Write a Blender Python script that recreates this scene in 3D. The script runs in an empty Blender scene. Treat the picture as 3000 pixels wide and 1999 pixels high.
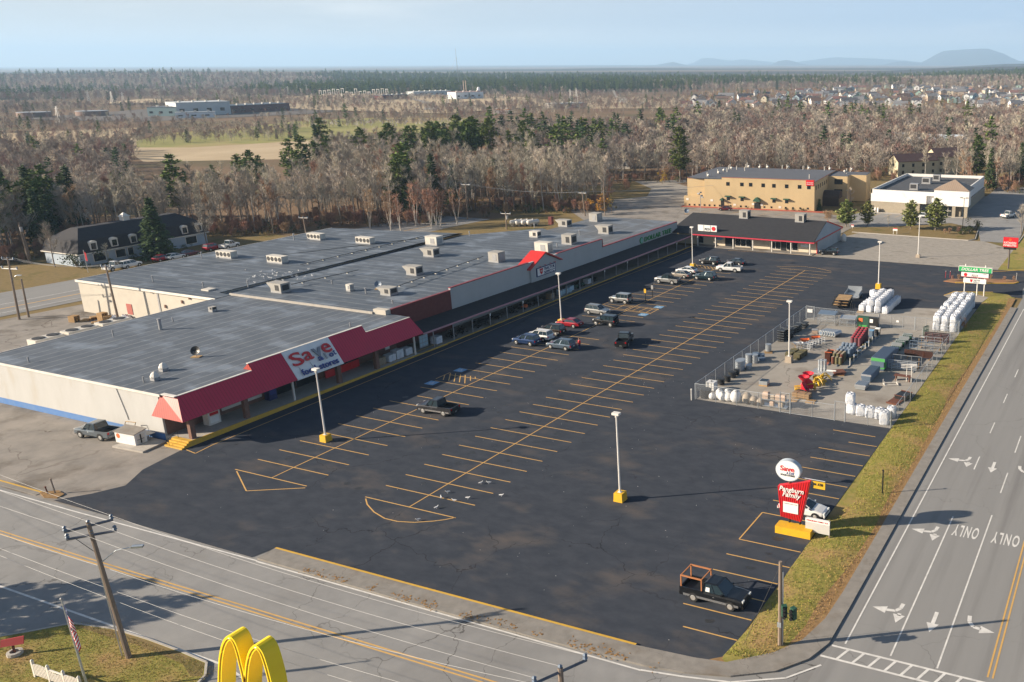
import bpy, math, random
import numpy as np
from mathutils import Vector, Matrix
R=math.radians; rnd=random.Random(7)
SC=bpy.context.scene; COL=SC.collection
# ------------------------------------------------------------------ camera
YAW,PIT,ROL=0.40075914803508833,0.2822184474428249,-0.002987769371598684
CAM=np.array([61.940738874708735,-59.94137493001919,41.23660456474412]); FPX=2652.717; CX,CY=2214.88,953.458
_f=np.array([-math.sin(YAW)*math.cos(PIT),math.cos(YAW)*math.cos(PIT),-math.sin(PIT)])
_r=np.array([math.cos(YAW),math.sin(YAW),0.]); _u=np.cross(_r,_f)
_r,_u=math.cos(ROL)*_r+math.sin(ROL)*_u,-math.sin(ROL)*_r+math.cos(ROL)*_u
cd=bpy.data.cameras.new('camera'); cam=bpy.data.objects.new('camera',cd); COL.objects.link(cam); SC.camera=cam
cd.sensor_width=36; cd.sensor_fit='HORIZONTAL'; cd.lens=FPX/3000*36; cd.shift_x=.5-CX/3000; cd.shift_y=(CY-999.5)/3000
cd.clip_start=1; cd.clip_end=60000
cam.matrix_world=Matrix([[_r[i],_u[i],-_f[i],CAM[i]] for i in range(3)]+[[0,0,0,1]])
# ------------------------------------------------------------------ light, sky, exposure
SUN_AZ,SUN_EL=R(33),R(21.5)          # azimuth the shadows run to, elevation
W=bpy.data.worlds.new('World'); SC.world=W; W.use_nodes=True; nt=W.node_tree; nt.nodes.clear()
sky=nt.nodes.new('ShaderNodeTexSky'); sky.sky_type='NISHITA'; sky.sun_disc=False; sky.sun_elevation=SUN_EL
sky.sun_rotation=math.atan2(-math.cos(SUN_AZ),-math.sin(SUN_AZ)); sky.air_density=1.0; sky.dust_density=1.2; sky.ozone_density=1.5; sky.altitude=100
tc=nt.nodes.new('ShaderNodeTexCoord'); L=nt.links.new; NN=nt.nodes.new
mp=NN('ShaderNodeMapping'); mp.inputs['Scale'].default_value=(3,3,26); nz=NN('ShaderNodeTexNoise'); nz.inputs['Scale'].default_value=1.7; nz.inputs['Detail'].default_value=5
sx=NN('ShaderNodeSeparateXYZ'); L(tc.outputs['Generated'],sx.inputs[0]); L(tc.outputs['Generated'],mp.inputs['Vector']); L(mp.outputs[0],nz.inputs['Vector'])
dt=NN('ShaderNodeVectorMath'); dt.operation='DOT_PRODUCT'; dt.inputs[1].default_value=(-math.cos(SUN_AZ),-math.sin(SUN_AZ),0); L(tc.outputs['Generated'],dt.inputs[0])
def mrange(src,a,b,c=0,d=1,sm=True):
    m_=NN('ShaderNodeMapRange'); m_.interpolation_type='SMOOTHSTEP' if sm else 'LINEAR'; L(src,m_.inputs['Value'])
    for k_,v_ in (('From Min',a),('From Max',b),('To Min',c),('To Max',d)): m_.inputs[k_].default_value=v_
    return m_.outputs[0]
def cmix(f,a,b):
    m_=NN('ShaderNodeMix'); m_.data_type='RGBA'
    for q_,i_ in ((f,'Factor'),(a,'A'),(b,'B')):
        if isinstance(q_,(tuple,float)): m_.inputs[i_].default_value=q_
        else: L(q_,m_.inputs[i_])
    return m_.outputs['Result']
SKB=2.45
hz_blue=(SKB*1.7,SKB*2.25,SKB*2.95,1); hz_pale=(SKB*2.55,SKB*2.6,SKB*2.55,1); hz_white=(SKB*4.0,SKB*3.85,SKB*3.6,1)
band=cmix(mrange(dt.outputs['Value'],-.55,.55),hz_blue,hz_pale)                 # hazy air low in the sky, paler toward the sun
band=cmix(mrange(sx.outputs['Z'],.0,.045,.75,0),band,hz_white)
band=cmix(mrange(nz.outputs['Fac'],.5,.8,0,.45),band,hz_white)                 # thin cloud
allc=cmix(mrange(sx.outputs['Z'],.10,.30,1,0),sky.outputs[0],band)
bg=NN('ShaderNodeBackground'); bg.inputs['Strength'].default_value=.055; wo=NN('ShaderNodeOutputWorld'); L(allc,bg.inputs[0]); L(bg.outputs[0],wo.inputs[0])
sd=bpy.data.lights.new('sun','SUN'); sd.energy=5.0; sd.angle=R(.5); sd.color=(1,.86,.68)
sun=bpy.data.objects.new('sun',sd); COL.objects.link(sun)
sdir=Vector((math.cos(SUN_AZ)*math.cos(SUN_EL),math.sin(SUN_AZ)*math.cos(SUN_EL),-math.sin(SUN_EL)))
sun.rotation_euler=sdir.to_track_quat('-Z','Y').to_euler(); sun.location=(-200,-130,150)
vs=SC.view_settings; vs.view_transform='Standard'; vs.look='None'; vs.exposure=1.12; vs.gamma=1
SC.render.engine='CYCLES'; SC.cycles.use_denoising=True; SC.cycles.max_bounces=5; SC.cycles.transparent_max_bounces=24
SC.cycles.volume_bounces=2; SC.cycles.diffuse_bounces=3; SC.cycles.glossy_bounces=2; SC.cycles.caustics_reflective=False; SC.cycles.caustics_refractive=False
# ------------------------------------------------------------------ where a photo point stands in the world
REG=dict(Z4=(0,600,2.24),Z5=(800,600,2.24),Z6=(2000,500,2.24),W1=(0,1300,2.243),W2=(1000,1300,2.243),W3=(2000,1300,2.243),V4=(1400,600,3.136),V5=(2000,780,2.6144),V6=(400,950,2.353),T1=(0,0,2.24),T2=(1000,0,2.24),T3=(2000,0,2.24),
 F=(0,0,2353/3000),A1=(2020,1080,5.8825),A2=(2260,920,5.8825),A3=(2400,860,5.115),A4=(2440,1060,7.467),B1=(2000,470,4.202),B2=(2500,400,4.706),B3=(2680,660,6.534),B4=(2240,1330,5.408),C1=(0,600,3.795),C2=(200,1180,5.348),C3=(800,1000,3.922),C4=(1200,780,3.922),C5=(1480,560,4.202),C6=(1950,1620,5.6),P=(0,0,1))
def ray(r,a,b):
    X,Y,s=REG[r]; x=(X+a/s-CX)/FPX; y=-(Y+b/s-CY)/FPX
    return _r*x+_u*y+_f
def at(r,a,b,z=0):
    d=ray(r,a,b); return CAM+d*((z-CAM[2])/d[2])
def aty(r,a,b,Y):
    d=ray(r,a,b); return CAM+d*((Y-CAM[1])/d[1])
def atx(r,a,b,X):
    d=ray(r,a,b); return CAM+d*((X-CAM[0])/d[0])
def to_px(p):
    d=np.asarray(p,float)-CAM; k=d@_f; return CX+FPX*(d@_r)/k, CY-FPX*(d@_u)/k
# ------------------------------------------------------------------ mesh builder
class MB:
    def __init__(s): s.v=[]; s.f=[]; s.m=[]
    def add(s,vs,fs,m=0):
        o=len(s.v); s.v+=[tuple(map(float,q)) for q in vs]; s.f+=[tuple(i+o for i in f) for f in fs]; s.m+=[m]*len(fs); return s
    def box(s,x,y,z,sx,sy,sz,rz=0,m=0,taper=1.0):      # centre x,y; base z
        c,n=math.cos(rz),math.sin(rz); V=[]
        for zz,k in ((z,1),(z+sz,taper)):
            for a,b in ((-1,-1),(1,-1),(1,1),(-1,1)):
                p,q=a*sx/2*k,b*sy/2*k; V.append((x+p*c-q*n,y+p*n+q*c,zz))
        return s.add(V,[(3,2,1,0),(4,5,6,7),(0,1,5,4),(1,2,6,5),(2,3,7,6),(3,0,4,7)],m)
    def bb(s,x0,x1,y0,y1,z0,z1,m=0): return s.box((x0+x1)/2,(y0+y1)/2,z0,abs(x1-x0),abs(y1-y0),z1-z0,m=m)
    def tube(s,pts,r,n=6,m=0,cap=True):
        pts=[Vector(q) for q in pts]; rs=r if isinstance(r,(list,tuple)) else [r]*len(pts); V=[];F=[]
        for i,p in enumerate(pts):
            d=(pts[min(i+1,len(pts)-1)]-pts[max(i-1,0)]); d=d.normalized() if d.length>1e-9 else Vector((0,0,1))
            a=d.cross(Vector((0,0,1)) if abs(d.z)<.9 else Vector((1,0,0))).normalized(); b=d.cross(a)
            for k in range(n):
                t=2*math.pi*k/n; V.append(p+(a*math.cos(t)+b*math.sin(t))*rs[i])
        for i in range(len(pts)-1):
            for k in range(n):
                k2=(k+1)%n; F.append((i*n+k,i*n+k2,(i+1)*n+k2,(i+1)*n+k))
        if cap and n>2: F.append(tuple(range(n))); F.append(tuple(reversed(range((len(pts)-1)*n,len(pts)*n))))
        return s.add(V,F,m)
    def cyl(s,x,y,z,r,h,n=12,r2=None,m=0): return s.tube([(x,y,z),(x,y,z+h)],[r,r if r2 is None else r2],n,m)
    def prism(s,poly,z0,z1,m=0):
        n=len(poly); V=[(p[0],p[1],z0) for p in poly]+[(p[0],p[1],z1) for p in poly]
        return s.add(V,[tuple(reversed(range(n))),tuple(range(n,2*n))]+[(i,(i+1)%n,n+(i+1)%n,n+i) for i in range(n)],m)
    def poly(s,pts,m=0): return s.add(pts,[tuple(range(len(pts)))],m)
    def slab(s,pts,nrm,t,m=0):                    # flat polygon with thickness t along nrm
        nrm=Vector(nrm).normalized()*t; n=len(pts); V=[Vector(p) for p in pts]; V+=[p+nrm for p in V]
        return s.add(V,[tuple(reversed(range(n))),tuple(range(n,2*n))]+[(i,(i+1)%n,n+(i+1)%n,n+i) for i in range(n)],m)
    def lathe(s,x,y,z,prof,n=14,m=0,sy=1.0):
        V=[];F=[]
        for (r,h) in prof:
            for k in range(n):
                t=2*math.pi*k/n; V.append((x+r*math.cos(t),y+r*sy*math.sin(t),z+h))
        for i in range(len(prof)-1):
            for k in range(n):
                k2=(k+1)%n; F.append((i*n+k,i*n+k2,(i+1)*n+k2,(i+1)*n+k))
        F.append(tuple(reversed(range(n)))); F.append(tuple(range((len(prof)-1)*n,len(prof)*n)))
        return s.add(V,F,m)
    def loft(s,rings,m=0,caps=True):
        n=len(rings[0]); V=[p for r in rings for p in r]; F=[]
        for i in range(len(rings)-1):
            for k in range(n): F.append((i*n+k,i*n+(k+1)%n,(i+1)*n+(k+1)%n,(i+1)*n+k))
        if caps: F.append(tuple(reversed(range(n)))); F.append(tuple(range((len(rings)-1)*n,len(rings)*n)))
        return s.add(V,F,m)
    def strip(s,a,b,w,z,m=0):                    # painted line on the ground
        a=Vector((a[0],a[1],0)); b=Vector((b[0],b[1],0)); d=(b-a).normalized(); q=Vector((-d.y,d.x,0))*w/2
        return s.add([(*(a-q).xy,z),(*(b-q).xy,z),(*(b+q).xy,z),(*(a+q).xy,z)],[(0,1,2,3)],m)
    def mesh(s,name,mats,smooth=False):
        me=bpy.data.meshes.new(name); me.from_pydata(s.v,[],s.f)
        for q in (mats if isinstance(mats,(list,tuple)) else [mats]): me.materials.append(q)
        if len(set(s.m))>1: me.polygons.foreach_set('material_index',s.m)
        if smooth: me.polygons.foreach_set('use_smooth',[True]*len(s.f))
        me.update(); return me
    def build(s,name,mats,parent=None,loc=None,rz=0,smooth=False):
        o=bpy.data.objects.new(name,s.mesh(name,mats,smooth)); COL.objects.link(o)
        if parent is not None: o.parent=parent
        if loc is not None: o.location=loc
        if rz: o.rotation_euler=(0,0,rz)
        return o
def tag(o,label=None,cat=None,group=None,kind=None):
    for k,v in (('label',label),('category',cat),('group',group),('kind',kind)):
        if v: o[k]=v
    return o
def T(name,label,cat,loc=(0,0,0),rz=0,group=None):
    o=bpy.data.objects.new(name,None); o.empty_display_size=.3; COL.objects.link(o); o.location=loc; o.rotation_euler=(0,0,rz); return tag(o,label,cat,group)
def struct(mb,name,m,smooth=False): return tag(mb.build(name,m,smooth=smooth),kind='structure')
def dup(root,loc,rz=None,label=None,group=None,scale=None):
    r=root.copy(); COL.objects.link(r); r.location=loc
    if rz is not None: r.rotation_euler=(0,0,rz)
    if scale: r.scale=(scale,)*3 if not isinstance(scale,tuple) else scale
    if label: r['label']=label
    if group: r['group']=group
    for ch in root.children:
        c=ch.copy(); COL.objects.link(c); c.parent=r
        for g in ch.children:
            d=g.copy(); COL.objects.link(d); d.parent=c
    return r
def text(s,o,right,up,w,m,parent,name='lettering',h=None,depth=.02,shear=0,bold=0,space=1,align='C'):
    cu=bpy.data.curves.new(name,'FONT'); cu.body=s; cu.size=1; cu.extrude=.01; cu.shear=shear; cu.offset=bold; cu.space_character=space; cu.resolution_u=3; cu.align_x='CENTER'
    to=bpy.data.objects.new('t',cu); me=bpy.data.meshes.new_from_object(to); bpy.data.objects.remove(to); bpy.data.curves.remove(cu)
    n=len(me.vertices); co=np.empty(n*3); me.vertices.foreach_get('co',co); co=co.reshape(-1,3)
    mn,mxx=co.min(0),co.max(0); co-= (mn+mxx)/2; sx=w/(mxx[0]-mn[0]); sy=(h/(mxx[1]-mn[1])) if h else sx
    rt=np.array(Vector(right).normalized()); uu=np.array(Vector(up).normalized()); nn=np.cross(rt,uu)
    out=np.array(o)+np.outer(co[:,0]*sx,rt)+np.outer(co[:,1]*sy,uu)+np.outer(co[:,2]/.02*depth+depth/2,nn)
    me.vertices.foreach_set('co',out.ravel()); me.name=name; me.materials.clear(); me.materials.append(m); me.update()
    ob=bpy.data.objects.new(name,me); COL.objects.link(ob); ob.parent=parent; return ob
# ------------------------------------------------------------------ materials
def mat(name,c,rough=.7,c2=None,scale=3.,detail=4,bump=0,metal=0,spec=.5,c3=None,s3=.3,t3=(.55,.75),stretch=None,world=False,obvar=0,dist=0):
    m=bpy.data.materials.new(name); m.use_nodes=True; N=m.node_tree.nodes; K=m.node_tree.links.new; b=N['Principled BSDF']
    b.inputs['Roughness'].default_value=rough; b.inputs['Metallic'].default_value=metal; b.inputs['Specular IOR Level'].default_value=spec
    c=tuple(c)+(1,); b.inputs['Base Color'].default_value=c; out=None
    if c2 or bump or c3:
        if world: g=N.new('ShaderNodeNewGeometry').outputs['Position']
        else: g=N.new('ShaderNodeTexCoord').outputs['Object']
        if stretch:
            q=N.new('ShaderNodeMapping'); q.inputs['Scale'].default_value=stretch; K(g,q.inputs['Vector']); gv=q.outputs[0]
        else: gv=g
        n=N.new('ShaderNodeTexNoise'); n.inputs['Scale'].default_value=scale; n.inputs['Detail'].default_value=detail; n.inputs['Roughness'].default_value=.65; n.inputs['Distortion'].default_value=dist; K(gv,n.inputs['Vector'])
        if c2:
            r=N.new('ShaderNodeValToRGB'); r.color_ramp.elements[0].position=.32; r.color_ramp.elements[1].position=.68
            r.color_ramp.elements[0].color=c; r.color_ramp.elements[1].color=tuple(c2)+(1,); K(n.outputs['Fac'],r.inputs[0]); out=r.outputs[0]
        if c3:
            n3=N.new('ShaderNodeTexNoise'); n3.inputs['Scale'].default_value=s3; n3.inputs['Detail'].default_value=6; n3.inputs['Roughness'].default_value=.6; K(gv,n3.inputs['Vector'])
            r3=N.new('ShaderNodeMapRange'); r3.inputs['From Min'].default_value=t3[0]; r3.inputs['From Max'].default_value=t3[1]; K(n3.outputs['Fac'],r3.inputs['Value'])
            x=N.new('ShaderNodeMix'); x.data_type='RGBA'; K(r3.outputs[0],x.inputs['Factor']); x.inputs['B'].default_value=tuple(c3)+(1,)
            if out: K(out,x.inputs['A'])
            else: x.inputs['A'].default_value=c
            out=x.outputs['Result']
        if bump:
            bp=N.new('ShaderNodeBump'); bp.inputs['Strength'].default_value=bump; bp.inputs['Distance'].default_value=.05; K(n.outputs['Fac'],bp.inputs['Height']); K(bp.outputs[0],b.inputs['Normal'])
    if obvar:
        oi=N.new('ShaderNodeObjectInfo'); h=N.new('ShaderNodeHueSaturation'); mr=N.new('ShaderNodeMapRange'); mr.inputs['To Min'].default_value=1-obvar; mr.inputs['To Max'].default_value=1+obvar
        K(oi.outputs['Random'],mr.inputs['Value']); K(mr.outputs[0],h.inputs['Value'])
        mh=N.new('ShaderNodeMapRange'); mh.inputs['To Min'].default_value=.5-.02; mh.inputs['To Max'].default_value=.5+.02
        mm=N.new('ShaderNodeMath'); mm.operation='FRACT'; m2=N.new('ShaderNodeMath'); m2.operation='MULTIPLY'; m2.inputs[1].default_value=7.31; K(oi.outputs['Random'],m2.inputs[0]); K(m2.outputs[0],mm.inputs[0]); K(mm.outputs[0],mh.inputs['Value']); K(mh.outputs[0],h.inputs['Hue'])
        if out: K(out,h.inputs['Color'])
        else: h.inputs['Color'].default_value=c
        out=h.outputs[0]
    if out: K(out,b.inputs['Base Color'])
    return m
def lines_on(m,axis,period,width,col,fac=.6,warp=0):       # seams of the surface itself: metal ribs, roofing laps, block courses
    N=m.node_tree.nodes; K=m.node_tree.links.new; b=N['Principled BSDF']
    g=N.new('ShaderNodeNewGeometry'); sp=N.new('ShaderNodeSeparateXYZ'); K(g.outputs['Position'],sp.inputs[0]); src=sp.outputs[axis]
    if warp:
        n=N.new('ShaderNodeTexNoise'); n.inputs['Scale'].default_value=.15; K(g.outputs['Position'],n.inputs['Vector'])
        a=N.new('ShaderNodeMath'); a.operation='MULTIPLY_ADD'; K(n.outputs['Fac'],a.inputs[0]); a.inputs[1].default_value=warp; K(src,a.inputs[2]); src=a.outputs[0]
    d=N.new('ShaderNodeMath'); d.operation='DIVIDE'; d.inputs[1].default_value=period; K(src,d.inputs[0])
    f=N.new('ShaderNodeMath'); f.operation='FRACT'; K(d.outputs[0],f.inputs[0])
    l=N.new('ShaderNodeMath'); l.operation='LESS_THAN'; l.inputs[1].default_value=width/period; K(f.outputs[0],l.inputs[0])
    n2=N.new('ShaderNodeTexNoise'); n2.inputs['Scale'].default_value=.5; n2.inputs['Detail'].default_value=3; K(g.outputs['Position'],n2.inputs['Vector'])
    q=N.new('ShaderNodeMath'); q.operation='MULTIPLY'; K(l.outputs[0],q.inputs[0]); K(n2.outputs['Fac'],q.inputs[1])
    q2=N.new('ShaderNodeMath'); q2.operation='MULTIPLY'; q2.inputs[1].default_value=fac*2; q2.use_clamp=True; K(q.outputs[0],q2.inputs[0])
    x=N.new('ShaderNodeMix'); x.data_type='RGBA'; K(q2.outputs[0],x.inputs['Factor']); x.inputs['B'].default_value=tuple(col)+(1,)
    old=b.inputs['Base Color']
    if old.is_linked: K(old.links[0].from_socket,x.inputs['A'])
    else: x.inputs['A'].default_value=old.default_value
    K(x.outputs['Result'],old); return m
def cracks_on(m,scale,width,col,fac=.8,sx=1):
    N=m.node_tree.nodes; K=m.node_tree.links.new; b=N['Principled BSDF']; g=N.new('ShaderNodeNewGeometry')
    n=N.new('ShaderNodeTexNoise'); n.inputs['Scale'].default_value=.5; n.inputs['Detail'].default_value=4; K(g.outputs['Position'],n.inputs['Vector'])
    a=N.new('ShaderNodeMix'); a.data_type='VECTOR'; a.inputs['Factor'].default_value=.9; va=N.new('ShaderNodeVectorMath'); va.operation='MULTIPLY_ADD'; va.inputs[1].default_value=(3,3,0); K(n.outputs['Color'],va.inputs[0]); K(g.outputs['Position'],va.inputs[2])
    mp=N.new('ShaderNodeMapping'); mp.inputs['Scale'].default_value=(sx,1,0); K(va.outputs[0],mp.inputs['Vector'])
    v=N.new('ShaderNodeTexVoronoi'); v.feature='DISTANCE_TO_EDGE'; v.inputs['Scale'].default_value=scale; K(mp.outputs[0],v.inputs['Vector'])
    l=N.new('ShaderNodeMapRange'); l.inputs['From Min'].default_value=width*scale; l.inputs['From Max'].default_value=0; K(v.outputs['Distance'],l.inputs['Value'])
    n2=N.new('ShaderNodeTexNoise'); n2.inputs['Scale'].default_value=.07; K(g.outputs['Position'],n2.inputs['Vector'])
    r=N.new('ShaderNodeMapRange'); r.inputs['From Min'].default_value=.42; r.inputs['From Max'].default_value=.6; r.inputs['To Max'].default_value=fac; K(n2.outputs['Fac'],r.inputs['Value'])
    q=N.new('ShaderNodeMath'); q.operation='MULTIPLY'; K(l.outputs[0],q.inputs[0]); K(r.outputs[0],q.inputs[1])
    x=N.new('ShaderNodeMix'); x.data_type='RGBA'; K(q.outputs[0],x.inputs['Factor']); x.inputs['B'].default_value=tuple(col)+(1,); old=b.inputs['Base Color']
    K(old.links[0].from_socket,x.inputs['A']); K(x.outputs['Result'],old); return m
M={}
M['asphalt']=cracks_on(mat('sealed_asphalt',(.040,.047,.060),.9,(.058,.064,.078),.45,9,.15,c3=(.135,.112,.095),s3=.11,t3=(.53,.88),world=True,stretch=(1,1.7,1),spec=.02),.11,.05,(.016,.016,.018),.8)
M['road']=cracks_on(mat('road_asphalt',(.215,.212,.208),.85,(.275,.268,.258),.25,8,.1,c3=(.18,.175,.168),s3=.06,t3=(.5,.7),world=True,spec=.25),.16,.055,(.06,.055,.05),.95)
M['road_east']=cracks_on(mat('road_asphalt_smooth',(.215,.212,.206),.85,(.25,.245,.236),.3,8,.1,c3=(.165,.16,.156),s3=.5,t3=(.52,.75),world=True,stretch=(1,.04,1),spec=.25),.07,.03,(.07,.065,.06),.6)
M['oldpave']=cracks_on(mat('old_pavement',(.20,.185,.168),.9,(.30,.27,.238),.3,9,.2,c3=(.095,.078,.06),s3=.12,t3=(.52,.70),world=True,spec=.2),.10,.09,(.08,.06,.045),.95)
M['pad']=cracks_on(mat('concrete_pad',(.265,.243,.212),.9,(.325,.298,.262),.4,7,.1,c3=(.15,.12,.095),s3=.12,t3=(.55,.75),world=True,spec=.2),.06,.05,(.09,.075,.06),.8)
M['gravel']=mat('gravel',(.25,.228,.198),.95,(.35,.32,.28),.7,9,.5,c3=(.12,.10,.08),s3=.2,t3=(.6,.75),world=True,stretch=(1,1.6,1),spec=.1)
M['walk']=cracks_on(mat('sidewalk',(.20,.185,.165),.9,(.26,.24,.215),1.2,6,.1,c3=(.17,.14,.11),s3=.25,world=True,spec=.2),.15,.03,(.1,.09,.08),.8)
M['grass']=mat('verge_grass',(.17,.175,.04),.95,(.30,.245,.075),1.6,10,.6,c3=(.34,.225,.10),s3=.22,t3=(.5,.66),world=True,spec=.1)
M['drygrass']=mat('dry_grass',(.23,.165,.075),.95,(.17,.13,.06),1.2,8,.6,c3=(.12,.11,.035),s3=.15,t3=(.55,.7),world=True,spec=.1)
M['brownverge']=mat('leaf_litter_edge',(.22,.135,.065),.95,(.30,.19,.09),2.,8,.6,world=True,spec=.1)
M['terrain']=mat('woodland_floor',(.17,.12,.08),.98,(.22,.15,.095),.08,10,0,c3=(.12,.105,.06),s3=.02,t3=(.5,.65),world=True,spec=.05)
M['field']=mat('field_grass',(.25,.25,.09),.98,(.33,.30,.13),.05,8,0,c3=(.36,.27,.15),s3=.012,t3=(.5,.62),world=True,spec=.05)
M['brownfield']=mat('bare_field',(.50,.40,.27),.98,(.40,.31,.20),.03,8,0,world=True,spec=.05)
M['yellow_line']=mat('yellow_paint',(.62,.36,.09),.7,(.50,.30,.10),2.5,6,world=True)
M['white_line']=mat('white_paint',(.70,.68,.64),.7,(.50,.485,.46),1.5,6,world=True)
M['blue_paint']=mat('blue_paint',(.10,.25,.45),.7,(.18,.34,.5),3,5,world=True)
M['kerb_yellow']=mat('kerb_yellow',(.62,.36,.03),.7,(.48,.29,.05),2,5,world=True)
M['concrete']=mat('concrete',(.34,.31,.27),.9,(.42,.39,.35),1.5,6,.1)
M['cream']=mat('cream_block',(.49,.485,.47),.9,(.445,.44,.425),.5,6,.05,c3=(.44,.40,.34),s3=.5,t3=(.56,.82),world=True,spec=.15,stretch=(1,1,.35))
M['cream_block']=lines_on(mat('cream_coursed_block',(.53,.49,.42),.9,(.475,.44,.38),.6,6,.05,world=True,spec=.15),2,.22,.025,(.42,.35,.27),.35)
M['bluebase']=mat('blue_base',(.06,.17,.42),.8,(.10,.20,.40),1.2,5,world=True)
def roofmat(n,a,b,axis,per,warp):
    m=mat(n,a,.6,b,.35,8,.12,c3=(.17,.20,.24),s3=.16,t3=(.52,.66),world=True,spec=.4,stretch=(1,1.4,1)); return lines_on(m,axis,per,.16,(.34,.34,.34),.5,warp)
M['roof']=roofmat('membrane_roof',(.066,.080,.100),(.10,.118,.14),1,2.1,.5); M['roofg']=roofmat('grocery_membrane',(.074,.088,.108),(.115,.13,.15),0,1.9,.4)  # blue in both membrane colours stands in for sky reflected by the roofs
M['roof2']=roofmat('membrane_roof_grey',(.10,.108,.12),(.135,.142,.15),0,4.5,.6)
M['whitetrim']=mat('white_trim',(.72,.68,.62),.6,(.6,.56,.5),1,4)
M['redmetal']=lines_on(mat('red_ribbed_metal',(.52,.015,.055),.5,(.47,.013,.05),.4,3,world=True),1,.41,.07,(.33,.008,.03),.9)
M['redmetal_side']=lines_on(mat('red_ribbed_end',(.42,.05,.03),.45,(.40,.045,.028),.4,3,world=True),0,.30,.08,(.20,.012,.01),.9)
M['red']=mat('red_gloss',(.60,.02,.025),.4); M['signred']=mat('sign_red',(.58,.012,.018),.45)
M['signwhite']=mat('sign_white',(.78,.77,.74),.5,(.72,.71,.69),1,4); M['signgreen']=mat('sign_green',(.02,.36,.11),.45); M['navy']=mat('navy',(.02,.03,.12),.5)
M['black']=mat('black_paint',(.012,.012,.013),.45); M['text_black']=mat('black_letter',(.02,.02,.02),.6)
M['text_red']=mat('red_letter',(.55,.015,.02),.45); M['text_blue']=mat('blue_letter',(.03,.05,.22),.45); M['text_green']=mat('green_letter',(.02,.22,.05),.5)
M['brick']=lines_on(mat('dark_red_brick',(.12,.038,.035),.9,(.16,.05,.045),2.,6,.1,world=True,spec=.2),2,.16,.025,(.16,.11,.1),.3)
M['brickcol']=mat('brown_brick',(.16,.085,.06),.9,(.2,.11,.08),3.,5,.1)
M['stucco']=mat('grey_stucco',(.42,.43,.43),.95,(.38,.39,.39),.3,6,.05,c3=(.35,.335,.32),s3=.2,t3=(.6,.85),world=True,spec=.1)
M['shingle']=mat('dark_shingle',(.030,.030,.034),.9,(.042,.042,.046),1.2,7,.2,world=True,spec=.2)
M['glass']=mat('dark_glass',(.012,.016,.02),.12,spec=.6); M['glass_blue']=mat('car_glass',(.02,.035,.045),.08,spec=.7)
M['metal_grey']=mat('grey_metal',(.36,.36,.36),.5,(.30,.30,.31),1.5,4,metal=.3); M['galv']=mat('galvanised',(.50,.53,.55),.4,(.42,.45,.48),2,4,metal=.6)
M['unit']=mat('unit_casing',(.36,.345,.315),.7,(.30,.285,.26),1.2,5); M['unit_white']=mat('unit_white',(.60,.565,.50),.6,(.5,.465,.41),1,5); M['dark_grille']=mat('dark_grille',(.03,.03,.032),.7)
M['polewhite']=mat('pole_white',(.74,.71,.66),.5,(.62,.59,.55),2,3); M['baseyellow']=mat('base_yellow',(.70,.40,.01),.6,(.60,.34,.015),1.5,4)
M['wood']=mat('pole_wood',(.26,.20,.155),.9,(.18,.135,.10),2,6,.2,stretch=(6,6,.5)); M['palletwood']=mat('pallet_wood',(.45,.29,.13),.9,(.34,.21,.10),2,5)
M['wire']=mat('wire_grey',(.38,.38,.38),.6); M['darkwire']=mat('wire_dark',(.05,.05,.05),.6)
M['tan']=mat('tan_stucco',(.52,.39,.225),.95,(.46,.345,.20),.25,6,.04,c3=(.36,.255,.14),s3=.12,t3=(.58,.9),world=True,spec=.1,stretch=(1,1,.4))
M['whitewall']=mat('white_panel',(.74,.72,.69),.8,(.70,.68,.65),.3,5,c3=(.58,.54,.5),s3=.45,t3=(.63,.8),world=True); M['splitblock']=lines_on(mat('split_block',(.36,.31,.235),.95,(.30,.26,.20),1.5,6,.2,world=True),2,.22,.03,(.22,.19,.15),.3)
M['hiproof']=lines_on(mat('bronze_seam_roof',(.30,.225,.165),.6,(.27,.20,.15),.5,4,world=True),0,.55,.1,(.16,.12,.09),.6)
M['rubber']=mat('rubber',(.018,.018,.019),.8); M['rim']=mat('rim',(.55,.54,.52),.35,metal=.6); M['chrome']=mat('chrome',(.55,.55,.56),.25,metal=.8)
M['lamp_white']=mat('headlight',(.75,.75,.72),.15); M['tail']=mat('taillight',(.45,.01,.012),.25); M['plate']=mat('licence_plate',(.7,.7,.66),.5)
M['bag']=mat('white_bag',(.74,.74,.74),.75,(.42,.46,.54),3.2,6,1.0); M['whiteplastic']=mat('white_plastic',(.74,.73,.71),.5,(.66,.65,.63),2,3)  # bag's blue-grey second tone paints wrinkle shading into the cloth colour
M['tanplastic']=mat('tan_plastic',(.38,.315,.24),.7,(.32,.26,.2),2,3); M['pinktan']=mat('pinkish_tan',(.50,.37,.28),.7,(.44,.32,.24),2,3); M['blackplastic']=mat('black_plastic',(.022,.023,.025),.5,(.035,.036,.038),2,3)
M['yellowp']=mat('machine_yellow',(.66,.40,.02),.5,(.56,.33,.02),2,3); M['redp']=mat('implement_red',(.55,.012,.03),.45); M['rust']=mat('rust',(.14,.05,.03),.9,(.10,.035,.022),3,5)
M['olive']=mat('olive_steel',(.13,.11,.045),.7,(.09,.085,.05),4,4); M['bluegrey']=mat('bluegrey_plastic',(.13,.175,.24),.5,(.10,.145,.21),1.5,4); M['greenp']=mat('green_plastic',(.06,.30,.07),.6)
M['darkgreen']=mat('dark_green',(.012,.06,.035),.6,(.02,.08,.05),3,4); M['maroon']=mat('maroon',(.10,.02,.03),.6,(.16,.06,.07),5,4); M['orange']=mat('orange_plastic',(.62,.13,.03),.6)
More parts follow.
